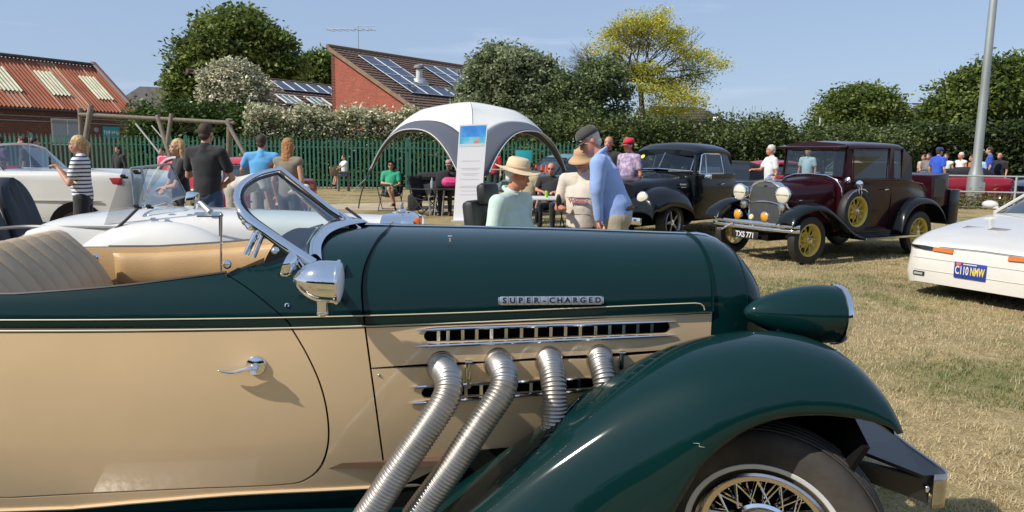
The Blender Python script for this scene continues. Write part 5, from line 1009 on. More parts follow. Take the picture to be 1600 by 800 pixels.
grey_h = mat('hair_white', (.55, .53, .50), .8, var=.2, vscale=60, bump=.6, bscale=120); brown_h = mat('hair_brown', (.045, .026, .016), .7, var=.3, vscale=50, bump=.6, bscale=120); blond_h = mat('hair_blonde', (.50, .33, .15), .6, var=.35, vscale=40, bump=.6, bscale=120, stretch=(1, 1, .2)); ginger_h = mat('hair_ginger', (.36, .17, .06), .6, var=.4, vscale=40, bump=.6, bscale=120, stretch=(1, 1, .2)); dark_h = mat('hair_dark', (.018, .013, .012), .6)
def place(px, top_py, h, Y=None):                  # ground position for somebody of height h whose crown shows at this pixel
    d = ray(px, top_py); t = (h-EYE)/d.z; p = CO+d*t; return Vector((p.x, p.y, 0))
def gp(px, Y): d = ray(px, 400); return Vector((at(px, 250, Y).x, Y, 0))
# --- seated man in the brimmed hat, on his mobility chair
mint = cloth('mint_shirt', (.50, .64, .58)); beige = cloth('beige_trousers', (.42, .33, .20)); straw = mat('straw_hat', (.66, .52, .34), .85, var=.06, vscale=60, bump=.3, bscale=200)
pm = gp(795, 6.35)
P1 = person('seated older man in a pale green shirt and wide straw hat', pm, R(-28), 1.76, mint, beige, skin2, grey_h, 'short', dict(pel=(0, 0, .66), el=(-.0, .30, .90), wl=(.26, .22, .82), er=(.02, -.31, .88), wr=(.28, -.20, .80), kl=(.45, .15, .66), kr=(.45, -.15, .66), al=(.50, .15, .25), ar=(.50, -.15, .25), curl=.9), 'long', seated=True, hat=('brim', straw, mat('hat_band_tan', (.55, .40, .25), .8)), vox=.0085, girth=1.6, detail=True, lean=R(4), headturn=R(10), nod=R(6))
b = MB(); b.box((.215, .12, 1.03), (.012, .05, .12), ch=.005); b.box((.225, .13, 1.01), (.02, .03, .10), ch=.005); b.build('pocket_glasses', blackpl, P1)
for k in range(6): b = MB(); b.lathe([(.001, .003), (.006, .002), (.007, 0)], (.235+.0*k, .0, .86+.075*k), (1, 0, .1), 10); b.build('button', mat('button_white', (.7, .7, .66), .4), P1)
ch_ = thing('mobility_chair', 'black powered mobility chair carrying the seated man in the straw hat', 'wheelchair', pm, R(-28))
cv = mat('chair_vinyl', (.014, .014, .015), .5, var=.3, vscale=10)
b = MB(); b.box((-.24, 0, .86), (.12, .48, .58), Matrix.Rotation(R(-8), 3, 'Y'), ch=.045); b.build('backrest', cv, ch_); b = MB(); b.box((.1, 0, .54), (.52, .48, .10), ch=.04); b.build('seat', cv, ch_)
b = MB(); b.box((-.20, .0, 1.20), (.10, .28, .19), Matrix.Rotation(R(-6), 3, 'Y'), ch=.045); b.build('headrest', cv, ch_); b = MB(); b.cyl((-.26, 0, 1.0), (-.22, 0, 1.2), .015); b.build('headrest_post', chrome_w, ch_)
for s_ in (-1, 1):
    b = MB(); b.box((.06, s_*.30, .74), (.40, .06, .045), ch=.015); b.build('armrest', cv, ch_); b = MB(); b.cyl((-.1, s_*.3, .72), (-.1, s_*.27, .5), .015); b.build('armrest_post', blackpl, ch_)
    for x_ in (-.3, .42): b = MB(); b.lathe([(.001, .05), (.07, .05), (.15, .04), (.17, .02), (.17, -.02), (.15, -.04)], (x_, s_*.26, .17), (0, s_, 0), 24); b.build('wheel', blackrub, ch_)
b = MB(); b.box((.03, 0, .28), (.9, .40, .16), ch=.05); b.box((.68, 0, .20), (.34, .38, .06), ch=.02); b.build('base', cv, ch_)
b = MB(); b.box((.34, .10, .80), (.20, .24, .07), Matrix.Rotation(R(-20), 3, 'Y'), ch=.025); b.build('control_pod', cv, ch_)
b = MB(); q = [(.30+.16*math.cos(a), -.03, .76+.14*math.sin(a)) for a in np.linspace(0, PI, 12)]; b.tube(q, .016, 8); b.cyl((.45, -.03, .3), (.46, -.03, .76), .02); b.build('tiller', mat('tiller_grey', (.10, .10, .11), .4), ch_)
# --- man in tan bucket hat, holding glasses case
creamt = cloth('printed_cream_shirt', (.60, .53, .44)); tanh = mat('tan_hat', (.50, .32, .17), .85, bump=.2, bscale=150)
def ex2(P, S, H, wr, el, hm, up):
    b = MB(); c_ = S(wr[-1]+Vector((.06, -.0, .06))); b.ell(c_, (.022, .03, .085), 12, 8, Matrix.Rotation(R(12), 3, 'Y')); b.build('spectacle_case', blackpl, P)
    m_ = mat('print_red', (.40, .10, .14), .8)
    for x, z in ((0, 1.24), (0, 1.06)): b = MB(); b.tube([up(.15+.018*math.cos(t*3), t*.16, z+.0)*S((1, 0, 0)).length for t in np.linspace(-1, 1, 9)], .004, 5); b.build('chest_stripe', mat('print_grey', (.25, .24, .22), .8), P)
pm2 = gp(913, 7.5)
P2 = person('man in a tan bucket hat and printed cream T-shirt holding a spectacle case', pm2, R(205), 1.58, creamt, cloth('dark_trousers', (.02, .022, .03)), skin2, grey_h, 'fringe', dict(el=(-.02, .30, 1.10), wl=(.10, .27, .87), er=(.02, -.29, 1.10), wr=(.22, -.20, 1.13), curl=1.3), 'short', hat=('bucket', tanh), vox=.0085, girth=1.25, detail=True, headturn=R(-15), nod=R(14), extra=ex2)
P2.rotation_euler = (0, 0, R(250))
text('shirt_print', 'WESSEX', .055, mat('print_red2', (.42, .14, .18), .8), P2, (.172, .0, 1.085), (PI/2, 0, PI/2), .006, bold=.002)
# --- leaning man in blue shirt and dark cap
def belt(P, S, H, wr, el, hm, up):
    b = MB(); b.lathe([(.158, -.018), (.165, 0), (.158, .02)], S(Vector((0, 0, .985))), (math.sin(.2), 0, math.cos(.2)), 32); b.build('belt', mat('belt_brown', (.05, .03, .02), .5), P)
pm3 = gp(967, 7.0)
P3 = person('older man in a light blue long-sleeved shirt and dark cap, leaning forward', pm3, R(166), 1.83, cloth('sky_blue_shirt', (.27, .40, .72)), cloth('khaki_trousers', (.36, .31, .22)), skin2, grey_h, 'fringe', dict(el=(.16, .23, 1.16), wl=(.14, .18, .90), er=(.14, -.25, 1.16), wr=(.18, -.2, .92)), 'long', hat=('cap', cloth('cap_dark', (.055, .052, .045)), 6), vox=.0085, girth=1.2, detail=True, lean=R(19), nod=R(22), headturn=R(30), extra=belt)
# --- left group
stripe_m = mat('striped_shirt', (.75, .75, .75), .85)
def striped():
    t = stripe_m.node_tree; p = t.nodes['Principled BSDF']; c = t.nodes.new('ShaderNodeTexCoord'); w_ = t.nodes.new('ShaderNodeTexWave'); w_.bands_direction = 'Z'; w_.inputs['Scale'].default_value = 6.2; w_.inputs['Distortion'].default_value = .25; w_.inputs['Detail'].default_value = 0
    r = t.nodes.new('ShaderNodeValToRGB'); r.color_ramp.interpolation = 'CONSTANT'; r.color_ramp.elements[1].position = .27; r.color_ramp.elements[0].color = (.02, .022, .06, 1); r.color_ramp.elements[1].color = (.75, .75, .77, 1); t.links.new(c.outputs['Object'], w_.inputs[0]); t.links.new(w_.outputs['Fac'], r.inputs[0]); t.links.new(r.outputs[0], p.inputs['Base Color'])
striped()
def phone(P, S, H, wr, el, hm, up):
    b = MB(); b.box(S(wr[1].lerp(wr[-1], .5)+Vector((.10, 0, .09))), (.012, .075, .155), ch=.005); b.build('phone', blackpl, P)
person('blonde woman in a navy striped T-shirt and black trousers, photographing with a phone', gp(126, 9.7), R(196), 1.66, stripe_m, cloth('black_trousers', (.012, .012, .014)), skin, blond_h, 'pony', dict(el=(.10, .22, 1.13), wl=(.27, .05, 1.33), er=(.10, -.22, 1.13), wr=(.27, -.04, 1.31)), 'short', 'wide', vox=.011, detail=True, extra=phone)
blk_t = cloth('black_tshirt', (.012, .012, .015)); jean = cloth('blue_jeans', (.03, .06, .13))
person('man in a black T-shirt and jeans with his back turned, behind the white roadster', gp(322, 9.5), R(80), 1.83, blk_t, jean, skin, brown_h, 'fringe', dict(el=(.06, .29, 1.14), wl=(.18, .24, 1.18), er=(.10, -.28, 1.12), wr=(.24, -.12, 1.06)), 'short', vox=.011, girth=1.1, detail=True)
person('blonde woman in black with folded arms next to the man in jeans', gp(281, 10.1), R(215), 1.64, blk_t, blk_t, skin, blond_h, 'long', dict(el=(.12, .22, 1.12), wl=(.24, -.02, 1.08), er=(.12, -.22, 1.12), wr=(.24, .02, 1.06)), 'short', vox=.012)
person('man in a pale grey T-shirt bending over beside the rally car', gp(362, 11.2), R(8), 1.76, cloth('pale_tshirt', (.55, .52, .47)), cloth('pale_shorts', (.40, .36, .30)), skin, brown_h, 'fringe', dict(el=(.52, .2, .92), wl=(.56, .18, .68), er=(.52, -.2, .92), wr=(.56, -.18, .68)), 'short', 'shorts', vox=.012, lean=R(72), girth=1.1)
person('man in a bright blue T-shirt with his back to the camera, beside the long-haired woman', gp(409, 12), R(95), 1.74, cloth('bright_blue_tshirt', (.10, .36, .66)), cloth('grey_shorts', (.35, .32, .27)), skin, brown_h, 'fringe', dict(el=(.05, .33, 1.22), wl=(.22, .36, 1.10)), 'short', 'shorts', vox=.012, girth=1.25)
def jacket(P, S, H, wr, el, hm, up):
    b = MB(); b.cap(Vector((.0, -.30, 1.0)), Vector((-.05, -.05, .93)), .06, .07); b.cap(Vector((-.05, -.05, .93)), Vector((.05, .16, .82)), .06, .05); o = b.build('carried_jacket', cloth('cream_jacket', (.62, .58, .48)), P, 0); remesh(o, .012); folds(o, .03)
person('woman with long ginger hair and a grey top carrying a cream jacket, seen from behind', gp(450, 10.8), R(70), 1.68, cloth('grey_vest', (.20, .17, .13)), cloth('dark_skirt', (.03, .03, .03)), skin, ginger_h, 'long', None, 'none', 'long', vox=.012, extra=jacket)
# people by the swings and fence
BG = dict(vox=.017)
person('woman in dark clothes sitting on a bench by the green fence', gp(186, 24), R(250), 1.65, blk_t, blk_t, skin, dark_h, 'long', dict(pel=(0, 0, .80), kl=(.4, .1, .75), kr=(.4, -.1, .75), al=(.4, .1, .1), ar=(.4, -.1, .1)), 'long', seated=True, **BG)
person('person in a camouflage top standing by the fence, seen over the white convertible', gp(40, 17), R(200), 1.72, cloth('camo_top', (.10, .09, .06)), blk_t, skin, brown_h, 'short', **BG)
person('person in black with long dark hair beside the camouflage top, over the white convertible', gp(54, 17.3), R(20), 1.70, blk_t, blk_t, skin, dark_h, 'long', **BG)
person('person at the extreme left edge in a dark top', gp(1, 17), R(240), 1.70, cloth('violet_top', (.16, .06, .14)), blk_t, skin, dark_h, 'short', **BG)
person('child in a pink top by the timber swing frame', gp(255, 21), R(240), 1.50, cloth('pink_top', (.62, .20, .34)), jean, skin, dark_h, 'short', **BG)
person('person in a pink top sitting inside the white convertible', Vector((-7.9, 11.5, 0)), R(330), 1.6, D.materials['pink_top'], blk_t, skin, brown_h, 'short', dict(pel=(0, 0, .66)), 'short', seated=True, **BG)
sw_p = gp(538, 27.5)
person('child in a white top and shorts sitting on the wooden play seat', sw_p, R(215), 1.45, cloth('white_top', (.66, .66, .66)), cloth('denim_shorts', (.10, .16, .26)), skin, brown_h, 'short', dict(pel=(0, 0, .78), el=(.15, .2, 1.1), wl=(.36, .12, 1.0), er=(.15, -.2, 1.1), wr=(.36, -.12, 1.0), kl=(.38, .1, .70), kr=(.38, -.1, .72), al=(.52, .1, .30), ar=(.50, -.1, .32)), 'short', 'shorts', seated=True, **BG)
cw = gp(611, 19.2)
person('woman in a green top and sunglasses sitting under the left tent arch', cw, R(268), 1.68, cloth('green_top', (.03, .36, .20)), cloth('dark_green_shorts', (.02, .08, .06)), skin, dark_h, 'long', dict(pel=(0, 0, .50), el=(.05, .24, .70), wl=(.26, .08, .64), er=(.05, -.24, .72), wr=(.24, -.02, .72), kl=(.42, .10, .55), kr=(.45, .02, .60), al=(.36, .16, .09), ar=(.42, .14, .22)), 'short', 'shorts', seated=True, glasses=True, vox=.013)
person('man in a black shirt and sunglasses sitting behind the folding table under the tent', gp(862, 15.2), R(255), 1.76, blk_t, blk_t, skin2, None, 'short', dict(pel=(0, 0, .50), el=(.1, .28, .78), wl=(.30, .15, .76), er=(.1, -.28, .78), wr=(.30, -.12, .76)), 'short', seated=True, glasses=True, vox=.013, girth=1.3, bald=True)
person('man in a beige shirt sitting beside the man in black under the tent', gp(828, 16.2), R(230), 1.72, cloth('beige_shirt', (.34, .29, .18)), beige, skin, brown_h, 'fringe', dict(pel=(0, 0, .52)), 'short', seated=True, vox=.015)
person('person in a red top standing at the back of the tent', gp(772, 24), R(250), 1.62, cloth('red_top', (.48, .02, .03)), blk_t, skin, dark_h, 'short', **BG)
person('person in black with a pink bag at the folding table by the banner', gp(702, 18.2), R(260), 1.60, blk_t, blk_t, skin, dark_h, 'short', dict(pel=(0, 0, .62)), 'short', seated=True, hat=('cap', cloth('striped_cap', (.45, .30, .32)), 4), **BG)
pat = mat('patterned_shirt', (.12, .10, .28), .8, var=.1, vscale=16, col2=(.60, .45, .50))
person('man in a red cap, sunglasses and patterned shirt behind the leaning man', gp(983, 14.0), R(215), 1.80, pat, jean, skin2, brown_h, 'fringe', None, 'short', hat=('cap', cloth('red_cap', (.60, .02, .04)), 2), glasses=True, vox=.013, girth=1.15)
person('bald man whose head shows just above the leaning man', gp(951, 14.6), R(240), 1.84, blk_t, jean, skin2, None, bald=True, **BG)
person('man in a white shirt and red shorts standing by the maroon coupe windscreen', gp(1205, 17.5), R(185), 1.76, D.materials['white_top'], cloth('red_shorts', (.40, .05, .05)), skin2, grey_h, 'fringe', dict(wr=(.3, -.2, 1.2), er=(.14, -.24, 1.2)), 'short', 'shorts', **BG)
person('man in a pale blue shirt seen through the maroon coupe windscreen', gp(1262, 24), R(230), 1.74, cloth('pale_blue_shirt', (.48, .60, .74)), jean, skin2, grey_h, 'fringe', **BG)
person('person in pink seen through the side window of the maroon coupe', gp(1338, 17.5), R(190), 1.66, cloth('rose_top', (.5, .3, .28)), jean, skin2, brown_h, **BG)
crowd = [(1466, 238, 1.82, 'man in a royal blue polo, turquoise shorts and blue cap standing by the rail', (.02, .08, .50), (.20, .62, .62), 'shorts', 20, ('cap', 'navy_cap', (.015, .03, .14))),
 (1502, 243, 1.70, 'grey-haired man in a sleeveless white top behind the red convertible', (.68, .66, .64), (.2, .18, .16), 'long', 190, None),
 (1451, 249, 1.66, 'woman in a grey top near the far end of the rail', (.18, .16, .15), (.1, .1, .1), 'long', 220, None),
 (1444, 252, 1.62, 'bare-armed person in pale clothes at the left end of the crowd', (.55, .38, .32), (.3, .2, .16), 'shorts', 200, None),
 (1520, 250, 1.62, 'woman in an orange-brown top in the crowd', (.40, .16, .07), (.1, .08, .1), 'long', 170, None),
 (1531, 250, 1.64, 'person in a light blue shirt left of the lamp post', (.34, .48, .68), (.1, .1, .15), 'long', 200, None),
 (1546, 232, 1.90, 'tall man in a royal blue T-shirt standing behind the lamp post', (.02, .07, .42), (.03, .04, .08), 'long', 150, None),
 (1562, 247, 1.70, 'bald man in a black T-shirt right of the lamp post', (.015, .015, .02), (.02, .02, .02), 'long', 215, None),
 (1478, 247, 1.66, 'person in a white top between the blue polo and the sleeveless man', (.6, .6, .58), (.1, .1, .1), 'long', 230, None)]
for k, (px, py, h, lb, c1, c2, lg, fa, ht) in enumerate(crowd):
    Y = 23.5 if px in (1466,) else 25.5+.4*(k % 4); person(lb, gp(px, Y), R(fa), h, cloth('crowd_top_%s' % 'abcdefghijk'[k], c1), cloth('crowd_leg_%s' % 'abcdefghijk'[k], c2), skin2 if k % 2 else skin, None if 'bald' in lb else (grey_h if 'grey-haired' in lb else brown_h), 'long' if 'woman' in lb else 'fringe', None, 'none' if 'sleeveless' in lb else 'short', lg, hat=(ht[0], cloth(ht[1], ht[2]), 3) if ht else None, bald='bald' in lb, vox=.018)
# ============================================================ buildings
def brickmat(name, c1, c2, mort, sc=1., bw=.215, bh=.065):
    if name in MATS: return MATS[name]
    m = mat(name, c1, .9); t = m.node_tree; p = t.nodes['Principled BSDF']; c = t.nodes.new('ShaderNodeTexCoord'); b = t.nodes.new('ShaderNodeTexBrick'); b.inputs['Scale'].default_value = 1; b.inputs['Brick Width'].default_value = bw; b.inputs['Row Height'].default_value = bh+.01; b.inputs['Mortar Size'].default_value = .008
    b.inputs['Color1'].default_value = (*c1, 1); b.inputs['Color2'].default_value = (*c2, 1); b.inputs['Mortar'].default_value = (*mort, 1); b.inputs['Bias'].default_value = .0
    mp = t.nodes.new('ShaderNodeMapping'); t.links.new(c.outputs['UV'], mp.inputs[0]); t.links.new(mp.outputs[0], b.inputs['Vector'])
    n = t.nodes.new('ShaderNodeTexNoise'); n.inputs['Scale'].default_value = .9; n.inputs['Detail'].default_value = 6; t.links.new(c.outputs['UV'], n.inputs['Vector'])
    r = t.nodes.new('ShaderNodeValToRGB'); r.color_ramp.elements[0].position = .46; r.color_ramp.elements[1].position = .60; t.links.new(n.outputs['Fac'], r.inputs[0])
    n2 = t.nodes.new('ShaderNodeTexNoise'); n2.inputs['Scale'].default_value = 3.2; n2.inputs['Detail'].default_value = 3; mp2 = t.nodes.new('ShaderNodeMapping'); mp2.inputs['Scale'].default_value = (1, 3.2, 1); t.links.new(c.outputs['UV'], mp2.inputs[0]); t.links.new(mp2.outputs[0], n2.inputs['Vector'])
    r2_ = t.nodes.new('ShaderNodeValToRGB'); r2_.color_ramp.elements[0].position = .52; r2_.color_ramp.elements[1].position = .60; t.links.new(n2.outputs['Fac'], r2_.inputs[0]); mu = t.nodes.new('ShaderNodeMath'); mu.operation = 'MULTIPLY'; t.links.new(r.outputs[0], mu.inputs[0]); t.links.new(r2_.outputs[0], mu.inputs[1])
    mx = t.nodes.new('ShaderNodeMix'); mx.data_type = 'RGBA'; t.links.new(mu.outputs[0], mx.inputs[0]); t.links.new(b.outputs['Color'], mx.inputs[6]); mx.inputs[7].default_value = (c2[0]*1.5, c2[1]*2.2, c2[2]*2.2, 1); t.links.new(mx.outputs[2], p.inputs['Base Color'])
    bu = t.nodes.new('ShaderNodeBump'); bu.inputs['Distance'].default_value = .01; bu.inputs['Strength'].default_value = .6; t.links.new(b.outputs['Fac'], bu.inputs['Height']); bu.invert = True; t.links.new(bu.outputs[0], p.inputs['Normal']); return m
def wall(name, m, parent, poly, n, th=.3):
    """poly: 3-D corners of the outer face; UVs in metres"""
    P_ = [Vector(q) for q in poly]; n = Vector(n).normalized(); b = MB(); b.prism(P_, -n*th); o = b.build(name, m, parent, 0); u = Vector((0, 0, 1)).cross(n).normalized(); v = n.cross(u)
    uv = o.data.uv_layers.new(name='UVMap')
    for lp in o.data.loops: c = o.data.vertices[lp.vertex_index].co; uv.data[lp.index].uv = (c.dot(u), c.dot(v))
    return o
V = Vector
# ---- rusty corrugated roof building, upper left
wd_ = V((.456, .89, 0)).normalized(); nb = V((wd_.y, -wd_.x, 0)); ER = V((-26.9, 53, 0)); hA = thing('brick_hall', 'long brick hall with rusty corrugated roof and cream rooflights, at the far left', 'building', tuple(ER-wd_*10)); lc = lambda p: p-(ER-wd_*10)
brA = brickmat('brick_brown', (.20, .062, .035), (.15, .05, .03), (.16, .12, .09)); rust = mat('rusted_sheet', (.24, .07, .032), .8, var=.1, vscale=.8, col2=(.40, .12, .055), stretch=(1, 1, .5), detail=8); rust2 = mat('rusted_sheet_pale', (.33, .14, .085), .75, var=.1, vscale=1.3, col2=(.48, .20, .10), detail=8)
LA = 17.; wl_ = [lc(ER-wd_*LA), lc(ER), lc(ER)+V((0, 0, 4.0)), lc(ER-wd_*LA)+V((0, 0, 4.0))]; wall('wall', brA, hA, wl_, nb)
wall('gable_wall', brA, hA, [lc(ER), lc(ER-nb*8), lc(ER-nb*8)+V((0, 0, 4.)), lc(ER-nb*4)+V((0, 0, 7.1)), lc(ER)+V((0, 0, 4.))], wd_)
def ra(u, v, off=0): return lc(ER-wd_*u-nb*(4*v)+nb*.35*(1-v))+V((0, 0, 3.78+3.37*v+off))
lights = [(.6, 1.9, .24, .72), (3.6, 4.95, .26, .74), (6.7, 8.05, .28, .75), (9.8, 11.2, .28, .75)]
for k in range(17):
    b = MB(); b.grid(lambda u, v: ra(u, v, .055*math.cos(u*2*PI/.25)+.006*(k % 2)), list(np.linspace(k*1., k+1.0, 25)), [0, .5, 1]); b.build('roof_sheet', (rust, rust2, rust, rust)[(k*7) % 4], hA)
    if k % 2: b = MB(); b.tube([ra(k+.0, 0, .05), ra(k, 1, .05)], .035, 5); b.build('sheet_seam', mat('seam_pale', (.52, .36, .27), .8), hA)
crl = mat('rooflight_cream', (.62, .58, .38), .5, var=.15, vscale=2)
for u0, u1, v0, v1 in lights:
    b = MB(); b.grid(lambda u, v: ra(u, v, .085+.05*math.cos(u*2*PI/.25)), list(np.linspace(u0, u1, 49)), [v0, v1]); b.build('rooflight', crl, hA)
b = MB(); b.grid(lambda u, v: ra(u, 1, .02)+nb*(.4*v-.2)+V((0, 0, .08-.15*abs(v-.5))), [-.05, 8, LA], [0, .5, 1]); o = b.build('ridge_capping', mat('ridge_grey', (.10, .09, .08), .9, var=.3, vscale=3), hA); solidify(o, .14, 1)
b = MB(); b.prism([ra(-.35, -.02, .0), ra(-.35, 1.02, .0), ra(0, 1.02, .0), ra(0, -.02, .0)], (0, 0, .28)); b.build('verge_parapet', brickmat('brick_verge', (.32, .06, .03), (.25, .05, .03), (.2, .1, .08)), hA); b = MB(); b.prism([ra(-.10, -.0, .285), ra(-.10, 1.0, .285), ra(.12, 1., .285), ra(.12, -.0, .285)], (0, 0, .03)); b.build('verge_flashing', mat('lead_pale', (.35, .30, .28), .7), hA)
b = MB(); b.tube([ra(-.1, -.03, -.05), ra(LA, -.03, -.05)], .09, 8); b.build('gutter', mat('gutter_black', (.02, .02, .02), .5), hA); 
for z in (3.25, 2.95): b = MB(); b.tube([lc(ER)+nb*.06+V((0, 0, z)), lc(ER-wd_*LA)+nb*.06+V((0, 0, z+.05))], .035, 6); b.build('conduit', galv, hA)
def onA(u, z, d=.02): return lc(ER-wd_*u)+nb*d+V((0, 0, z))
def frameA(u0, u1, z0, z1, name, m, parent, w_=.09, mull=2):
    f = None; b = MB(); c_ = lambda u, z, d: onA(u, z, d)
    for (a, c, d_, e) in ((u0, u1, z0, z0+w_), (u0, u1, z1-w_, z1), (u0, u0+w_, z0+w_, z1-w_), (u1-w_, u1, z0+w_, z1-w_))+tuple((u0+(u1-u0)*k/mull-w_/2, u0+(u1-u0)*k/mull+w_/2, z0+w_, z1-w_) for k in range(1, mull)):
        b.prism([c_(a, d_, .06), c_(c, d_, .06), c_(c, e, .06), c_(a, e, .06)], -nb*.055)
    f = b.build(name, m, parent, 0); b = MB(); b.add([c_(u0, z0, .02), c_(u1, z0, .02), c_(u1, z1, .02), c_(u0, z1, .02)], [(0, 1, 2, 3)]); b.build('pane', mat('window_pale', (.34, .38, .42), .2, spec=.7), f, 0); return f
frameA(3.6, 5.7, 1.5, 3.2, 'window', whitep, hA)
b = MB(); b.prism([onA(1.0, 2.0), onA(2.25, 2.0), onA(2.25, 2.80), onA(1.0, 2.80)], nb*.05); sg_ = b.build('wall_sign', mat('sign_teal', (.01, .30, .33), .5), hA, 0); text('sign_lettering', 'THE HUB', .36, mat('sign_white', (.8, .8, .8), .5), sg_, onA(1.62, 2.38, .075), (PI/2, 0, math.atan2(wd_.y, wd_.x)), .004, bold=.008, sx=.80)
b = MB(); b.lathe([(.001, .06), (.16, .06), (.18, 0)], onA(2.7, 2.55, .02), nb, 16); b.build('round_plaque', mat('plaque_grey', (.3, .3, .3), .6), hA); b = MB(); b.box(onA(9.3, 2.9, .15), (.45, .3, .35)); b.build('wall_lamp', mat('lamp_grey', (.2, .2, .2), .6), hA)
# ---- tiled building with solar panels (left low roof)
tile = mat('brown_tile', (.105, .062, .045), .9, var=.25, vscale=1.2, col2=(.15, .095, .07), detail=8); pvm = mat('solar_cell', (.014, .024, .055), .3, coat=.4, var=.2, vscale=3); alu = mat('aluminium_frame', (.60, .62, .64), .4, .6)
def tiled(parent, P0, a_, d_, la, ld, n=24, nm='tile_course'):
    """P0 ridge start, a_ along ridge, d_ down the slope (unit)"""
    nn = a_.cross(d_).normalized(); nn = nn if nn.z > 0 else -nn
    for k in range(n):
        s0, s1 = ld*k/n, ld*(k+1)/n+.04; b = MB(); mcol = int(la/.33)
        b.grid(lambda u, v: P0+a_*u+d_*(s0+(s1-s0)*v)+nn*(.005+.05*v+.012*math.cos(u*2*PI/.33)), list(np.linspace(0, la, mcol*3+1)), [0, 1]); b.grid(lambda u, v: P0+a_*u+d_*s1+nn*(.005+.05*v*(1)+.012*math.cos(u*2*PI/.33)), list(np.linspace(0, la, mcol*3+1)), [0, 1]); b.build(nm, tile, parent)
    return nn
def hitplane(px, py, P0, nn): d = ray(px, py); return CO+d*((P0-CO).dot(nn)/d.dot(nn))
RB = at(412, 124, 44); RB2 = at(517, 136, 48.6); RB2.z = RB.z; aB = (RB2-RB).normalized(); hzB = V((aB.y, -aB.x, 0)); dB = (hzB*5+V((0, 0, -2.6))).normalized(); hB = thing('tiled_hall', 'low brown-tiled hall with solar panels and two rooflights, left of the brick gable', 'building', (RB.x, RB.y, 0)); lB = lambda p: p-V((RB.x, RB.y, 0))
nB = tiled(hB, lB(RB)-aB*5, aB, dB, 11, 5.7, 16); wall('wall', brA, hB, [lB(RB)-aB*5+hzB*4.9-V((0, 0, 2.7))+V((0, 0, -RB.z+2.7)), lB(RB)+aB*6+hzB*4.9-V((0, 0, RB.z)), lB(RB)+aB*6+hzB*4.9-V((0, 0, 2.65)), lB(RB)-aB*5+hzB*4.9-V((0, 0, 2.65))], hzB)
b = MB(); b.tube([lB(RB)-aB*5, lB(RB)+aB*6], .12, 8); b.build('ridge_tiles', tile, hB)
def roofrect(parent, P0, a_, d_, nn, u0, u1, s0, s1, name, m, h=.12, fr=alu, fw_=.022, loc_=lambda p: p):
    q = [P0+a_*u+d_*s+nn*(h) for u, s in ((u0, s0), (u1, s0), (u1, s1), (u0, s1))]; b = MB(); b.prism(q, -nn*.05); o = b.build(name, m, parent, 0); b = MB()
    qq = [p+nn*.008 for p in q]
    for i in range(4): b.tube([qq[i], qq[(i+1) % 4]], fw_, 4)
    b.build('panel_frame', fr, o, 0); return o
def rc_(px, py, P0, a_, d_, nn): p = hitplane(px, py, P0, nn)-P0; return p.dot(a_), p.dot(d_)
w0 = rc_(417, 129, RB, aB, dB, nB); w1 = rc_(517, 167, RB, aB, dB, nB)
for k in range(6):
    u = .15+.93*k
    for j in range(2 if k > 3 else 1): roofrect(hB, lB(RB), aB, dB, nB, u, u+.88, .35+1.25*j, 1.5+1.25*j, 'solar_panel', pvm)
glr = mat('rooflight_glass', (.10, .17, .17), .25, coat=.3)
for px, py in ((428, 153), (473, 156)):
    u, s_ = rc_(px, py, RB, aB, dB, nB)
    o = roofrect(hB, lB(RB), aB, dB, nB, u, u+1.35, s_, s_+1.05, 'rooflight', glr, .2, whitep, .05); b = MB(); 
    for k in (.33, .66): p0 = lB(RB)+aB*(u+1.35*k)+dB*s_+nB*.22; b.tube([p0, p0+dB*1.05], .025, 4)
    b.build('glazing_bar', whitep, o, 0)
# ---- brick gable building
RC = at(517, 74, 40); EC = at(666, 178, 36); aC = V((math.cos(R(50)), math.sin(R(50)), 0)); hC = thing('gable_building', 'red brick building with a steep tiled roof covered in solar panels', 'building', (RC.x, RC.y, 0)); lC = lambda p: p-V((RC.x, RC.y, 0))
wv = V((EC.x-RC.x, EC.y-RC.y, 0)); aC = V((-wv.y, wv.x, 0)).normalized(); nC = -aC; dC = (EC-RC).normalized()
brC = brickmat('brick_red', (.40, .085, .045), (.30, .065, .038), (.26, .17, .13))
z0_ = EC.z; wall('gable_wall', brC, hC, [lC(V((RC.x, RC.y, 0))), lC(V((EC.x, EC.y, 0))), lC(EC)-V((0, 0, .12)), lC(RC)-V((0, 0, .12))], nC); wall('side_wall', brC, hC, [lC(V((EC.x, EC.y, 0))), lC(V((EC.x, EC.y, 0)))+aC*14, lC(EC)+aC*14-V((0, 0, .3)), lC(EC)-V((0, 0, .3))], wv.normalized()); wall('rear_wall', brC, hC, [lC(V((RC.x, RC.y, 0)))+aC*.0, lC(V((RC.x, RC.y, 0)))+aC*14, lC(RC)+aC*14-V((0, 0, .2)), lC(RC)-V((0, 0, .2))], -wv.normalized())
Ls = (EC-RC).length+.45; nRC = tiled(hC, lC(RC)-aC*.22, aC, dC, 14.5, Ls, 24)
for p, q in ((lC(RC)-aC*.24+V((0, 0, .03)), lC(RC)+aC*14.3+V((0, 0, .03))),): b = MB(); b.tube([p, q], .13, 8); b.build('ridge_tiles', mat('ridge_tan', (.20, .13, .08), .9), hC)
b = MB(); p = lC(RC)-aC*.24; b.prism([p+V((0, 0, .06)), p+dC*Ls+V((0, 0, .06)), p+dC*Ls-V((0, 0, .16)), p-V((0, 0, .16))], aC*.05); b.build('verge_trim', mat('verge_tan', (.24, .16, .10), .9, var=.2, vscale=4), hC)
b = MB(); p = lC(EC)+dC*.42; b.tube([p-aC*.1-V((0, 0, .12)), p+aC*14-V((0, 0, .12))], .08, 6); b.build('gutter', D.materials['gutter_black'], hC)
def C2(px, py): return rc_(px, py, RC, aC, dC, nRC)
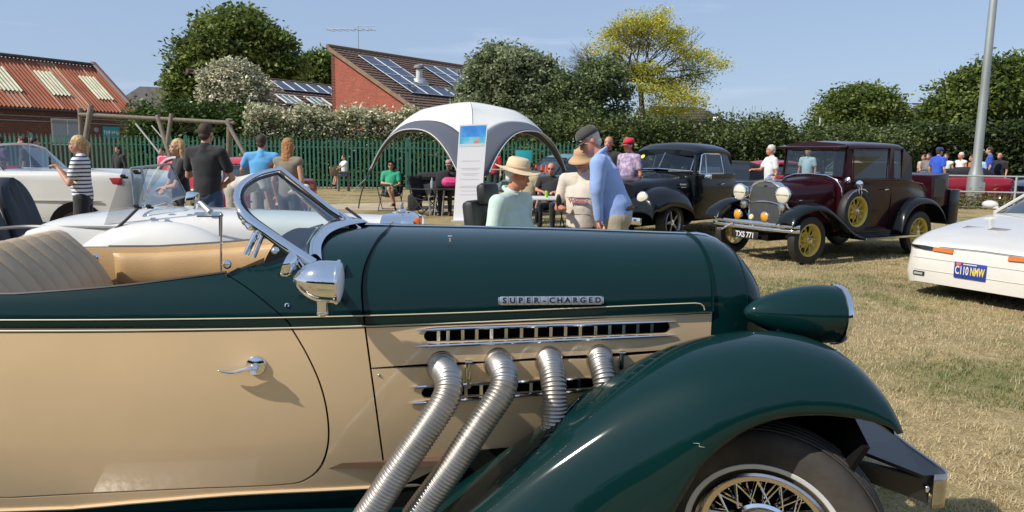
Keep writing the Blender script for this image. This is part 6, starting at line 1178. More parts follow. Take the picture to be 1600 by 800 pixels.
u0, s0 = C2(559, 90); u1, s1 = C2(646, 149); u2, _ = C2(583, 93); cw_ = 1.15; rh = (s1-s0)/4.
for k in range(2):
    for j in range(4): roofrect(hC, lC(RC), aC, dC, nRC, u0+cw_*k, u0+cw_*(k+.96), s0+rh*j, s0+rh*(j+.965), 'solar_panel', pvm)
for k in range(2, 6): roofrect(hC, lC(RC), aC, dC, nRC, u0+cw_*k, u0+cw_*(k+.96), s0+rh*3, s0+rh*3.965, 'solar_panel', pvm)
u3, s3 = C2(658, 105); s3 = s0
for k in range(5):
    for j in range(3): roofrect(hC, lC(RC), aC, dC, nRC, u3+cw_*k, u3+cw_*(k+.96), s3+rh*j, s3+rh*(j+.965), 'solar_panel', pvm)
uf, sf = C2(655, 130); p = lC(RC)+aC*uf+dC*sf; b = MB(); b.cyl(p, p+V((0, 0, .75)), .17, n=14); fl = b.build('flue', whitep, hC); b = MB(); b.lathe([(.001, .28), (.27, .2), (.29, .12), (.29, .05)], p+V((0, 0, .72)), n=16); b.build('flue_cap', mat('cap_grey', (.22, .22, .22), .5), fl); b = MB(); b.lathe([(.30, .35), (.5, .1), (.52, -.1)], p-V((0, 0, .1)), n=16); b.build('flue_collar', galv, fl)
b = MB(); p = lC(RC)+aC*1.9; b.cyl(p, p+V((0, 0, 1.35)), .025, n=6); p2 = p+V((0, 0, 1.1)); q2 = V((.93, -.2, .0)); b.tube([p2-q2*2.+V((0, 0, .15)), p2+q2*.9], .02, 5)
for k in range(-4, 3): c_ = p2+q2*(k*.42)+V((0, 0, .03)); b.tube([c_-V((.15, .35, 0)), c_+V((.15, .35, 0))], .013, 4)
b.tube([p+V((0, 0, 1.32))-q2*.2, p+V((0, 0, 1.32))+q2*1.], .018, 5); b.build('tv_aerial', galv, hC, 0)
for u, z in ((1.35, 1.95), (4.65, 2.35), (5.4, 2.45), (7.4, 2.2)):
    p = lC(V((RC.x, RC.y, 0)))+wv.normalized()*u+V((0, 0, z))+nC*.08; b = MB(); b.box(p, (.22, .16, .26), Matrix.Rotation(math.atan2(wv.y, wv.x), 3, 'Z')); b.build('wall_vent', mat('vent_pale', (.5, .48, .45), .5) if u < 2 else D.materials['gutter_black'], hC)
# ---- cottage behind the yellow tree, globe lamp, slate roof
q = at(1060, 200, 46); cD = thing('bungalow', 'low brown-roofed bungalow half hidden behind the yellow tree', 'building', (q.x, q.y, 0), R(-8)); dtile = mat('mossy_tile', (.075, .065, .05), .95, var=.3, vscale=1.5, detail=8)
wall('wall', brickmat('brick_dull', (.24, .14, .10), (.18, .11, .08), (.2, .16, .13)), cD, [(-2.6, -2.5, 0), (2.5, -2.5, 0), (2.5, -2.5, 3.25), (-2.6, -2.5, 3.25)], (0, -1, 0), 5)
b = MB(); b.add([V((-3., -3., 3.15)), V((3., -3., 3.15)), V((3., 3., 3.15)), V((-3., 3., 3.15)), V((-1.6, 0, 4.35)), V((1.2, 0, 4.35))], [(0, 1, 5, 4), (1, 2, 5), (2, 3, 4, 5), (3, 0, 4), (3, 2, 1, 0)]); o = b.build('roof', dtile, cD, 0)
b = MB()
for k in range(7): z = 3.15+.17*k; f = (z-3.15)/1.2; b.box((0-.2*f, -3.+3*f, z+.02), (6.-3.1*f, .06, .05))
b.build('tile_edges', dtile, cD, 0); b = MB(); b.box((0, -3.02, 3.08), (6.05, .06, .14)); b.build('fascia', mat('fascia_dark', (.05, .04, .035), .8), cD)
b = MB(); b.box((-1.2, -2.52, 2.1), (1.1, .06, .9)); b.box((1., -2.52, 2.1), (1.1, .06, .9)); o = b.build('window', whitep, cD, 0); o['kind'] = 'stuff'
q = at(1119, 187, 36); gl_ = thing('globe_lamp', 'white globe lamp on a post just above the hedge', 'street lamp', (q.x, q.y, 0)); b = MB(); b.cyl((0, 0, 0), (0, 0, q.z-.15), .05); b.build('post', mat('post_black', (.02, .02, .02), .5), gl_); b = MB(); b.ell((0, 0, q.z), .19, 20, 14); b.build('globe', mat('opal_globe', (.85, .85, .83), .3), gl_)
q = at(243, 200, 62); sR = thing('slate_roofed_house', 'dark grey pitched roof between the rusty hall and the big tree', 'building', (q.x, q.y, 0), R(20)); b = MB(); b.add([V((-4.5, -4, 3.2)), V((4.5, -4, 3.2)), V((4.5, 4, 3.2)), V((-4.5, 4, 3.2)), V((-1., 0, 6.3)), V((3, 0, 6.3))], [(0, 1, 5, 4), (1, 2, 5), (2, 3, 4, 5), (3, 0, 4), (3, 2, 1, 0)]); b.build('roof', mat('slate_grey', (.12, .11, .105), .9, var=.2, vscale=2), sR, 0); b = MB(); b.box((0, 0, 1.6), (8.4, 7.4, 3.2)); b.build('wall', brA, sR, 0)
q = at(222, 168, 75); fR = thing('distant_house', 'distant brown flat-ridged roof just right of the rusty gable', 'building', (q.x, q.y, 0), R(0)); b = MB(); b.box((0, 0, 2.2), (8, 6, 4.4)); b.build('wall', brA, fR, 0); b = MB(); b.prism([(-4.3, -3.4, 4.4), (-4.3, 3.4, 4.4), (-4.3, 0, 5.6)], (8.6, 0, 0)); b.build('roof', tile, fR, 0)
# ============================================================ palisade fence
pal = mat('palisade_green', (.04, .15, .105), .5, var=.15, vscale=2); fA, fB = V((-20.5, 27.3, 0)), V((3.6, 29.6, 0)); fd = (fB-fA); FL = fd.length; fd.normalize(); fn = V((fd.y, -fd.x, 0)); pf = thing('palisade_fence', 'green steel palisade fence running behind the left-hand cars and the tent', 'fence', tuple(fA), math.atan2(fd.y, fd.x))
b = MB(); b.add([V((x, y, z)) for x, z in ((-.034, .05), (-.034, 1.84), (-.017, 1.90), (0, 1.95), (.017, 1.90), (.034, 1.84), (.034, .05)) for y in (-.008-.012*(abs(x) < .02), .0)], [(0, 2, 3, 1), (0, 12, 10, 2), (2, 10, 8, 4), (4, 8, 6), (12, 13, 11, 10), (1, 3, 11, 13), (3, 5, 9, 11), (5, 7, 9)]); po = b.build('pale', pal, pf, 0); npal = int(FL/.158)
for k in range(1, npal): o = link(D.objects.new('pale', po.data), pf); o.location = (k*.158, 0, 0)
for z in (.35, 1.6):
    b = MB(); b.box((FL/2, .03, z), (FL, .04, .05)); b.build('rail', pal, pf, 0)
pst = None
for k in range(int(FL/2.75)+1):
    if pst is None: b = MB(); b.box((0, .09, .99), (.09, .06, 1.98)); pst = b.build('post', pal, pf, 0)
    else: o = link(D.objects.new('post', pst.data), pf); o.location = (k*2.75, 0, 0)
# ============================================================ rails and lamp posts
def railrun(pts, zs, label, dense=False):
    P_ = [V((x, y, 0)) for x, y in pts]; t = thing('guard_rail', label, 'railing', tuple(P_[0]))
    for z in zs: b = MB(); b.tube([p-P_[0]+V((0, 0, z)) for p in P_], .024, 8); b.build('rail', mat('rail_galv', (.55, .56, .56), .45, .5), t)
    for a, c in zip(P_, P_[1:]):
        n = max(1, int((c-a).length/1.9))
        for k in range(n+1): p = a.lerp(c, k/n)-P_[0]; b = MB(); b.cyl(p, p+V((0, 0, zs[0]+.02)), .03, n=8); b.build('post', D.materials['rail_galv'], t)
railrun([(12.95, 22.8), (19.6, 21.9)], (1.0, .52, .06), 'galvanised three-bar rail in front of the red convertible')
railrun([(-1.2, 23.6), (5.6, 24.6), (12.6, 26.4)], (.96, .5), 'pale two-bar rail passing behind the tent and the pickup')
q = gp(1527, 23.4); lp = thing('lamp_post', 'tall galvanised lamp post leaning out of the top right corner, with flared base', 'street lamp', tuple(q)); b = MB(); b.lathe([(.235, -.1), (.225, .9), (.20, 1.05), (.135, 1.35), (.125, 3), (.10, 7.5), (.085, 9.2)], n=24); b.build('column', mat('lamp_galv', (.36, .39, .38), .45, .5, var=.25, vscale=1.2, stretch=(1, 1, .3), detail=8), lp); b = MB(); b.box((.10, -.12, .62), (.14, .25, .35)); b.build('access_door', galv, lp); b = MB(); b.tube([(0, 0, 9.1), (.3, 0, 9.6), (1.2, 0, 9.75)], .04, 8); b.box((1.5, 0, 9.75), (.7, .25, .12), ch=.03); b.build('lantern', galv, lp)
for px, Y, z, lb in ((1437, 62, 5.8, 'thin far lamp post with lantern between the two right-hand trees'), (1277, 60, 4.6, 'short thin far pole in front of the round tree behind the maroon coupe')):
    q = gp(px, Y); t = thing('lamp_post', lb, 'street lamp', tuple(q)); b = MB(); b.cyl((0, 0, 0), (0, 0, z), .09, .07, 10); b.build('column', mat('pole_pale', (.45, .47, .48), .5), t); b = MB(); b.box((-.45 if z > 5 else 0, 0, z), (1.1 if z > 5 else .2, .2, .12)); b.build('lantern', mat('pole_dark', (.1, .1, .1), .5), t)
# ============================================================ timber swing frame
wood = mat('weathered_timber', (.20, .17, .13), .9, var=.25, vscale=4, stretch=(4, 4, .6), bump=.4, bscale=12); SY = 25.5; s_o = gp(245, SY); sf_ = thing('timber_swing_frame', 'weathered round-timber swing frame with long top beam in front of the fence', 'play frame', tuple(s_o)); sl_ = lambda px, py, Y=SY: at(px, py, Y)-s_o
for nm, a_, c_, r_ in (('beam', (124, 179), (366, 192), .095), ('leg', (125, 168), (131, 300), .10), ('leg', (142, 165), (120, 300), .11), ('leg', (246, 180), (282, 300), .10), ('leg', (268, 178), (250, 300), .09), ('leg', (359, 186), (356, 300), .12), ('leg', (354, 190), (398, 268), .09), ('pole', (212, 193), (250, 240), .04), ('pole', (237, 196), (268, 232), .03)):
    dy = 0 if nm == 'beam' else (.5 if a_[0] % 2 else -.5)*(nm == 'leg'); b = MB(); b.cyl(sl_(*a_), sl_(c_[0], c_[1], SY+dy), r_*.78, r_*.7, 12); b.build(nm, wood if nm != 'pole' else mat('pole_white', (.6, .58, .54), .7), sf_)
q = sw_p; t = thing('play_seat', 'wooden play seat on two posts beside the child in white, in front of the fence', 'play seat', tuple(q), R(215)); b = MB(); b.box((.05, 0, .70), (.45, .35, .06), ch=.01); b.build('seat_board', wood, t)
for x in (-.15, .25): b = MB(); b.cyl((x, 0, 0), (x, 0, .68), .05); b.build('post', wood, t)
b = MB(); b.box((.45, .1, .72), (.3, .04, .34), Matrix.Rotation(R(10), 3, 'X'), ch=.01); b.build('side_board', mat('board_brown', (.22, .14, .07), .8), t)
# ============================================================ event tent
TA = gz(560, 326); TA = V((TA.x, TA.y, 0)); TB = V((gp(741, 16.9).x, 16.9, 0)); e_ = TB-TA; TC = TB+V((-e_.y, e_.x, 0))*1.0; cen = (TA+TC)/2
tt = thing('event_tent', 'white domed event shelter with dark grey arches over the seated group', 'tent', tuple(cen)); hu = (TB-TA)/2; hv = V((-hu.y, hu.x, 0)); tw = mat('tent_white', (.66, .67, .65), .8, var=.03, vscale=2, bump=.25, bscale=3); tg = mat('tent_grey', (.085, .095, .125), .8, bump=.25, bscale=5)
def tent(u, v):
    a = max(abs(u), abs(v)); b_ = min(abs(u), abs(v)); t = b_/a if a > 1e-6 else 0
    mid = 2.80-.74*a**1.45; dg = 2.80*(1-a**2.6)**.72 if a < 1 else 0; ns = 2.6
    z = mid+(min(dg, mid)-mid)*t**2.5
    z = max(z, 0); sq = 1+.0*a; bulge = -.10*a**4*(1-t**2)*0
    return hu*u*sq+hv*v*sq+V((0, 0, z))
A0_ = .79
def amax(t):
    lo, hi = A0_, 1.
    if tent(t*hi, -hi).z >= .98: return hi
    for _ in range(24): m_ = (lo+hi)/2; lo, hi = (m_, hi) if tent(t*m_, -m_).z > .98 else (lo, m_)
    return lo
ts_ = list(np.linspace(-1, 1, 61)); AM = {t: amax(t) for t in ts_}; bw_, bg_ = MB(), MB()
for k in range(4):
    rot = lambda u, v, k=k: [(u, v), (-v, u), (-u, -v), (v, -u)][k]
    bw_.grid(lambda t, r: tent(*rot(t*A0_*r, -A0_*r)), ts_, list(np.linspace(.0, 1, 22))); bg_.grid(lambda t, r: tent(*rot(t*(A0_+(AM[t]-A0_)*r), -(A0_+(AM[t]-A0_)*r))), ts_, list(np.linspace(0, 1, 8)))
for b, nm, m_ in ((bw_, 'canopy', tw), (bg_, 'arch_valance', tg)):
    o = b.build(nm, m_, tt, 0); bm = bmesh.new(); bm.from_mesh(o.data); bmesh.ops.remove_doubles(bm, verts=bm.verts, dist=.003); bmesh.ops.recalc_face_normals(bm, faces=bm.faces); bm.to_mesh(o.data); bm.free(); o.data.shade_smooth(); solidify(o, .004, 0)
for s1 in (-1, 1):
    for s2 in (-1, 1):
        b = MB(); kk = [tent(s1*k, s2*k)-V((0, 0, .02)) for k in (.9, .94, .965, .98, .99)]; b.tube(kk+[hu*s1+hv*s2], .018, 8); b.build('tent_leg', mat('leg_black', (.03, .03, .035), .5), tt)
for s1 in (-1, 1): pts = [tent(t, t*s1)+V((0, 0, .006)) for t in np.linspace(-.9, .9, 60)]; b = MB(); b.tube(pts, .012, 5); b.build('canopy_seam', mat('seam_grey', (.5, .51, .5), .8), tt)
for s1, s2 in ((-1, -1), (1, 1), (1, -1)): b = MB(); a__ = tent(s1*.93, s2*.93); b.cyl(a__, (hu*s1+hv*s2)*1.22, .006, n=5); b.build('guy_rope', mat('rope_pale', (.5, .48, .42), .8), tt)
for f in (lambda t: (t, -1), lambda t: (1, t), lambda t: (t, 1), lambda t: (-1, t)): pts = [tent(*f(t))+V((0, 0, -.01)) for t in np.linspace(-.985, .985, 50)]; b = MB(); b.tube([p for p in pts if p.z > .95], .014, 5); b.build('arch_piping', whitep, tt)
# ============================================================ banner
q0, q1, q2, q3 = at(708, 345, 16.3), at(750, 346, 16.25), at(762, 193, 16.3), at(718, 195, 16.35); bo_ = V(((q0.x+q1.x)/2, 16.28, 0)); bn = thing('display_banner', 'tall white banner with blue beach picture at top, standing at the tent corner', 'banner', tuple(bo_)); Q = [p-bo_ for p in (q0, q1, q2, q3)]; Q[0].z = Q[1].z = .03
ex_ = (Q[1]-Q[0]); ez_ = (Q[3]-Q[0]); bnn = ex_.cross(ez_).normalized(); bp_ = lambda u, v, o=.0: Q[0]*(1-u)*(1-v)+Q[1]*u*(1-v)+Q[2]*u*v+Q[3]*(1-u)*v+bnn*o
b = MB(); b.prism([bp_(0, 0), bp_(1, 0), bp_(1, 1), bp_(0, 1)], bnn*-.012); b.build('banner_sheet', mat('banner_white', (.74, .74, .78), .6, bump=.1, bscale=4), bn, 0)
def patch(u0, u1, v0, v1, nm, m, o=.003): b = MB(); b.add([bp_(u0, v0, o), bp_(u1, v0, o), bp_(u1, v1, o), bp_(u0, v1, o)], [(0, 1, 2, 3)]); return b.build(nm, m, bn, 0)
patch(.04, .96, .87, .985, 'picture_sky', mat('print_sky', (.02, .17, .62), .6, var=.1, vscale=3, col2=(.08, .38, .78))); patch(.04, .96, .80, .87, 'picture_sea', mat('print_sea', (.03, .42, .66), .6, var=.1, vscale=5, col2=(.25, .62, .75))); patch(.04, .96, .77, .80, 'picture_shore', mat('print_sand', (.55, .66, .68), .6))
for (u0, u1, v0, v1, c_) in ((.55, .72, .80, .83, (.6, .25, .2)), (.62, .74, .83, .862, (.55, .35, .3)), (.5, .88, .775, .80, (.7, .62, .6))): patch(u0, u1, v0, v1, 'picture_figure', mat('print_%d' % int(v0*1000), c_, .7), .0045)
gt = mat('print_grey', (.25, .24, .22), .8)
for k, (v, w__) in enumerate(((.62, .8), (.545, .85), (.53, .7), (.49, .8), (.475, .6), (.43, .8), (.36, .75), (.345, .85), (.31, .7), (.27, .8))): patch(.5-w__*.42, .5+w__*.42, v, v+.004, 'text_rule', mat('print_pale', (.52, .52, .55), .8))
b = MB(); b.box(bp_(.5, 0)+V((0, 0, -.01)), (.66, .2, .05), ch=.01); b.build('banner_base', alu, bn); b = MB(); b.cyl(bp_(.5, 0, -.04), bp_(.5, 1, -.04), .012); b.build('banner_pole', alu, bn)
# ============================================================ camp furniture
fr_m = mat('camp_tube', (.03, .03, .032), .4); fabric = mat('camp_fabric', (.025, .025, .03), .85, bump=.3, bscale=12)
def camp_chair(label, loc, rz, m=fabric, group=None, cup=False):
    t = thing('folding_chair', label, 'camping chair', tuple(loc), rz, group)
    b = MB(); b.grid(lambda u, v: V((.02+.44*u, -.24+.48*v, .44-.05*math.sin(PI*u)-.04*math.sin(PI*v))), list(np.linspace(0, 1, 6)), list(np.linspace(0, 1, 6))); o = b.build('seat', m, t); solidify(o, .012)
    b = MB(); b.grid(lambda u, v: V((.02-.16*u-.03*math.sin(PI*v), -.26+.52*v, .44+.50*u)), list(np.linspace(0, 1, 6)), list(np.linspace(0, 1, 6))); o = b.build('backrest', m, t); solidify(o, .014)
    for s_ in (-1, 1):
        b = MB(); b.tube([(.44, s_*.28, 0), (-.05, s_*.26, .52), (-.16, s_*.27, .96)], .012, 6); b.build('leg', fr_m, t); b = MB(); b.tube([(-.12, s_*.28, 0), (.42, s_*.27, .46), (.44, s_*.29, .62)], .012, 6); b.build('leg', fr_m, t); b = MB(); b.box((.20, s_*.29, .635), (.50, .05, .025), ch=.008); b.build('armrest', m, t)
    for x in (.44, -.12): b = MB(); b.tube([(x, -.28, .02), (x, .28, .02)], .010, 5); b.build('foot_bar', fr_m, t)
    return t
camp_chair('black folding chair under the woman in green', cw+V((.02, .02, 0)), R(268)); camp_chair('empty black camping chair with padded back, right of the woman in green', gp(668, 18.4), R(255)); camp_chair('low black camping chair seen side-on in front of the padded one', gp(655, 18.), R(330)); camp_chair('dark chair under the person with the pink bag', gp(702, 18.25), R(260)); camp_chair('folding chair of the man in black', gp(862, 15.25), R(255)); camp_chair('folding chair of the man in beige', gp(828, 16.25), R(230))
def table(label, loc, rz, L_, W_, H_, m, round_=False):
    t = thing('folding_table', label, 'table', tuple(loc), rz)
    b = MB(); (b.cyl((0, 0, H_-.03), (0, 0, H_), L_/2, n=28) if round_ else b.box((0, 0, H_-.02), (L_, W_, .04), ch=.008)); b.build('table_top', m, t)
    for s_ in (-1, 1):
        for r_ in (-1, 1): b = MB(); b.cyl((s_*L_*.38*(.6 if round_ else 1), r_*W_*.4*(.6 if round_ else 1), 0), (s_*L_*.30, r_*W_*.38*(.6 if round_ else 1), H_-.04), .013, n=8); b.build('leg', mat('leg_pale', (.5, .5, .5), .4, .5), t)
    return t
table('small round camping table holding a grey bottle, beside the padded camping chair', gp(682, 17.7), 0, .62, .6, .66, mat('table_dark', (.05, .05, .055), .4), True); tb = gp(848, 13.9); table('long white-edged folding table in front of the man in black', tb, R(3), 1.5, .7, .72, mat('table_white', (.6, .6, .6), .5)); table('folding table with black bags by the banner', gp(700, 17.8), R(10), .9, .5, .66, D.materials['table_dark'])
bt = gp(675, 17.65); o = MB().lathe([(.001, .0), (.04, 0), (.04, .16), (.018, .2), (.016, .25), (.001, .25)], n=14).build('bottle', mat('bottle_grey', (.3, .33, .36), .2), None, loc=(bt.x, bt.y, .66)); tag(o, 'grey bottle on the small round camping table', 'bottle')
o = MB().lathe([(.001, 0), (.033, 0), (.034, .005), (.034, .11), (.029, .122), (.001, .122)], n=20).build('drinks_can', mat('lime_can', (.35, .60, .04), .3, .3), None, loc=(gp(855, 13.75).x, 13.75, .72)); tag(o, 'lime green drinks can on the white-edged folding table', 'can')
o = MB().cap((-.1, 0, .14), (.1, 0, .14), .13, .12).build('pink_bag', mat('bag_pink', (.60, .05, .20), .7), None, loc=(gp(705, 17.8).x, 17.8, .66)); tag(o, 'bright pink bag on the table by the banner', 'bag')
for k, (px, lb) in enumerate(((692, 'black holdall standing behind the pink bag'), (648, 'black rucksack hanging at the left of the padded chair'))):
    qb = gp(px, 18.0); o = MB(); o.box((0, 0, .2), (.34, .26, .40), ch=.08); o = o.build('black_bag', fabric, None, loc=(qb.x, qb.y, .66 if k == 0 else .1)); tag(o, lb, 'bag')
hat_p = gp(672, 18.55); o = MB(); o.cap((-.22, 0, .9), (.22, 0, .9), .12, .12); o = o.build('draped_coat', fabric, None, loc=tuple(hat_p)); folds(o, .05); tag(o, 'black coat draped over the back of the padded camping chair', 'coat')
# cones on a table at the back
ct = gp(845, 22.2); table('grey folding table carrying the traffic cones', ct, 0, 1.3, .6, .66, mat('table_grey', (.25, .26, .27), .6))
org = mat('cone_orange', (.72, .09, .03), .5); cwh = mat('cone_white', (.75, .72, .70), .4)
cn = None
for px, lb in ((838, 'leftmost orange and white traffic cone on the grey table'), (847, 'middle orange and white traffic cone on the grey table'), (854, 'rightmost orange and white traffic cone on the grey table')):
    t = thing('traffic_cone', lb, 'traffic cone', (gp(px, 22.2).x, 22.2, .66), 0, 'traffic cones on the table')
    b = MB(); b.box((0, 0, .015), (.24, .24, .03), ch=.01); b.build('base', org, t); b = MB(); b.lathe([(.10, .03), (.025, .50), (.001, .505)], n=20); b.build('cone', org, t); b = MB(); b.lathe([(.092, .10), (.062, .28)], n=20); b.build('sleeve', cwh, t)
q = at(818, 250, 28.4); o = MB(); o.box((0, 0, 0), (.62, .04, .72), ch=.005); o = o.build('teal_sign', D.materials['sign_teal'], None, loc=(q.x, q.y, q.z)); tag(o, 'plain teal sign on the green fence seen under the right tent arch', 'sign')
# ============================================================ vegetation
def leafmat(name, ca, cb, trans=.45):
    m = D.materials.new(name); m.use_nodes = True; t = m.node_tree; t.nodes.clear(); o = t.nodes.new('ShaderNodeOutputMaterial'); at_ = t.nodes.new('ShaderNodeAttribute'); at_.attribute_name = 'rnd'; r = t.nodes.new('ShaderNodeValToRGB'); r.color_ramp.elements[0].color = (*ca, 1); r.color_ramp.elements[1].color = (*cb, 1)
    d = t.nodes.new('ShaderNodeBsdfDiffuse'); tr = t.nodes.new('ShaderNodeBsdfTranslucent'); mx = t.nodes.new('ShaderNodeMixShader'); mx.inputs[0].default_value = trans; gl = t.nodes.new('ShaderNodeBsdfGlossy'); gl.inputs['Roughness'].default_value = .45; gl.inputs[0].default_value = (.5, .5, .5, 1); m2 = t.nodes.new('ShaderNodeMixShader'); m2.inputs[0].default_value = .05
    t.links.new(at_.outputs['Fac'], r.inputs[0]); t.links.new(r.outputs[0], d.inputs[0]); t.links.new(r.outputs[0], tr.inputs[0]); t.links.new(d.outputs[0], mx.inputs[1]); t.links.new(tr.outputs[0], mx.inputs[2]); t.links.new(mx.outputs[0], m2.inputs[1]); t.links.new(gl.outputs[0], m2.inputs[2]); t.links.new(m2.outputs[0], o.inputs[0]); MATS[name] = m; return m
def leaves(name, m, parent, P_, size, asp=.55, up=.4, rnd=None, droop=0.):
    n = len(P_); a = rng.normal(size=(n, 3)); a[:, 2] *= .6; a /= np.linalg.norm(a, axis=1)[:, None]; nn = rng.normal(size=(n, 3)); nn[:, 2] = np.abs(nn[:, 2])+up; b = np.cross(a, nn); b /= np.linalg.norm(b, axis=1)[:, None]+1e-9
    s = size*rng.uniform(.6, 1.35, n)[:, None]; tip = P_+a*s; l = P_+a*s*.45+b*s*asp*.5; r = P_+a*s*.45-b*s*asp*.5; l[:, 2] += 0; 
    V_ = np.stack([P_, l, tip, r], 1).reshape(-1, 3); me = D.meshes.new(name); me.vertices.add(4*n); me.vertices.foreach_set('co', V_.ravel()); me.loops.add(4*n); me.loops.foreach_set('vertex_index', np.arange(4*n, dtype=np.int32)); me.polygons.add(n); me.polygons.foreach_set('loop_start', np.arange(0, 4*n, 4, dtype=np.int32)); me.update(); me.materials.append(m)
    at_ = me.attributes.new('rnd', 'FLOAT', 'FACE'); at_.data.foreach_set('value', (rng.uniform(0, 1, n) if rnd is None else rnd).astype(np.float32)); o = link(D.objects.new(name, me), parent); return o
def cloud(blobs, n, clump=.5, per=60, shell=.75):
    vol = np.array([b[3]*b[4]*b[5] for b in blobs])**.75; vol /= vol.sum(); out_ = []; rn = []
    for b, f in zip(blobs, vol):
        k = max(3, int(n*f/per)); d = rng.normal(size=(k, 3)); d /= np.linalg.norm(d, axis=1)[:, None]; d[:, 2] = np.where(d[:, 2] < -.55, -d[:, 2], d[:, 2]); rr = rng.uniform(shell**3, 1, k)**(1/3)*rng.uniform(.86, 1.12, k); cc = np.array(b[:3])+d*rr[:, None]*rng.uniform(.72, 1.27, k)[:, None]*np.array(b[3:6])
        for c in cc:
            m_ = int(per*rng.uniform(.5, 1.5)); sg = clump*rng.uniform(.5, 1.2); out_.append(c+np.clip(rng.normal(size=(m_, 3)), -1.9, 1.9)*sg*np.array((1, 1, .65))); rn.append(np.clip(rng.uniform()+rng.normal(size=m_)*.18, 0, 1))
    return np.concatenate(out_), np.concatenate(rn)
bark = mat('bark', (.09, .07, .05), .95, var=.3, vscale=4, stretch=(1, 1, .3), bump=.6, bscale=10)
def limbs(parent, h, r, tips, name='trunk', m=bark, wob=.25, z0=0):
    b = MB(); sp = [V((wob*math.sin(k*1.3)*.3, wob*math.cos(k*1.7)*.3, z0+(h-z0)*k/4)) for k in range(5)]; b.tube(sp, [r*(1-.11*k) for k in range(5)], 10); b.build(name, m, parent)
    b = MB()
    for t in tips:
        t = V(t); s = sp[random.choice((2, 3, 3, 4))]; mid = s.lerp(t, .5)+V((random.uniform(-1, 1), random.uniform(-1, 1), random.uniform(0, 1)))*(t-s).length*.12; b.tube(crs([tuple(s), tuple(mid), tuple(t)], 4), list(np.linspace(r*.42, r*.06, 9)), 6)
    b.build('limbs', m, parent)
def tree(name, label, px, Y, blobs, n, size, ca, cb, clump=.5, per=60, r=.25, cat='tree', shell=.7, trans=.45, asp=.55):
    """blobs in photo pixels: (px, py, rx, ry) turned into metres at Y"""
    base = gp(px, Y); t = thing(name, label, cat, tuple(base)); B = []
    for x, y, rx_, ry_, *dy in blobs: c = at(x, y, Y)-base; k = Y/FPX; e = clump*.9; B.append((c.x, (dy[0] if dy else 0), c.z, max(.3*rx_*k, rx_*k-e), max(.3*rx_*k, rx_*k*.85-e), max(.3*ry_*k, ry_*k-e*.7)))
    P_, rn = cloud(B, n, clump, per, shell); k_ = P_[:, 2] > .1; P_, rn = P_[k_], rn[k_]
    leaves('crown', leafmat(name+'_leaf_%d' % px, ca, cb, trans), t, P_, size, asp, rnd=rn); top_ = max(b[2] for b in B); limbs(t, max(1.5, top_*.7), r, [(b[0], b[1], b[2]) for b in B]+[(b[0]+random.uniform(-.6, .6)*b[3], b[1], b[2]+.5*b[5]) for b in B]); return t
DG, MG = ((.06, .10, .02), (.27, .33, .08)), ((.06, .11, .02), (.26, .33, .08))
tree('broad_tree', 'big dark green spreading tree behind the cream-flowered tree', 372, 60, [(372, 75, 70, 50), (330, 105, 60, 45), (300, 135, 42, 48), (420, 95, 52, 48), (445, 120, 38, 38), (380, 40, 45, 26), (345, 60, 45, 32), (285, 165, 28, 30), (395, 130, 60, 45), (320, 175, 60, 45, 3), (400, 18+14, 22, 12)], 42000, .42, *DG, clump=.55, per=45, r=.5, shell=.8)
tree('flowering_tree', 'rounded tree covered in cream blossom, in front of the big dark tree', 368, 35, [(365, 140, 48, 42), (345, 150, 35, 42), (395, 160, 34, 40), (362, 115, 36, 20), (405, 180, 30, 28), (335, 175, 25, 30)], 26000, .17, (.16, .19, .09), (.88, .82, .62), clump=.22, per=34, r=.15, shell=.8, trans=.2)
tree('small_green_tree', 'small light green tree between the big tree and the brick gable', 498, 68, [(498, 105, 22, 24), (485, 120, 20, 20), (512, 125, 18, 26)], 7000, .4, *MG, clump=.5, per=40, r=.2)
tree('holly_tree', 'bushy grey-green tree rising behind the tent, tallest above the white dome', 795, 36, [(790, 110, 62, 36), (770, 92, 30, 22), (830, 120, 46, 34), (765, 130, 44, 34), (800, 165, 75, 50), (850, 105, 24, 18), (720, 200, 34, 30), (745, 160, 40, 36), (780, 85, 16, 14), (860, 140, 30, 30)], 42000, .19, (.08, .12, .05), (.42, .46, .26), clump=.26, per=36, r=.25, shell=.8)
tree('ivy_mass', 'dark ivy-clad bushes between the grey-green tree and the yellow tree', 920, 35, [(900, 155, 50, 38), (945, 135, 42, 40), (965, 165, 26, 36), (900, 195, 60, 40), (940, 205, 46, 34), (850, 185, 45, 40), (925, 115, 25, 20), (870, 225, 60, 35)], 38000, .17, (.05, .09, .03), (.28, .34, .15), clump=.25, per=36, r=.2, shell=.8)
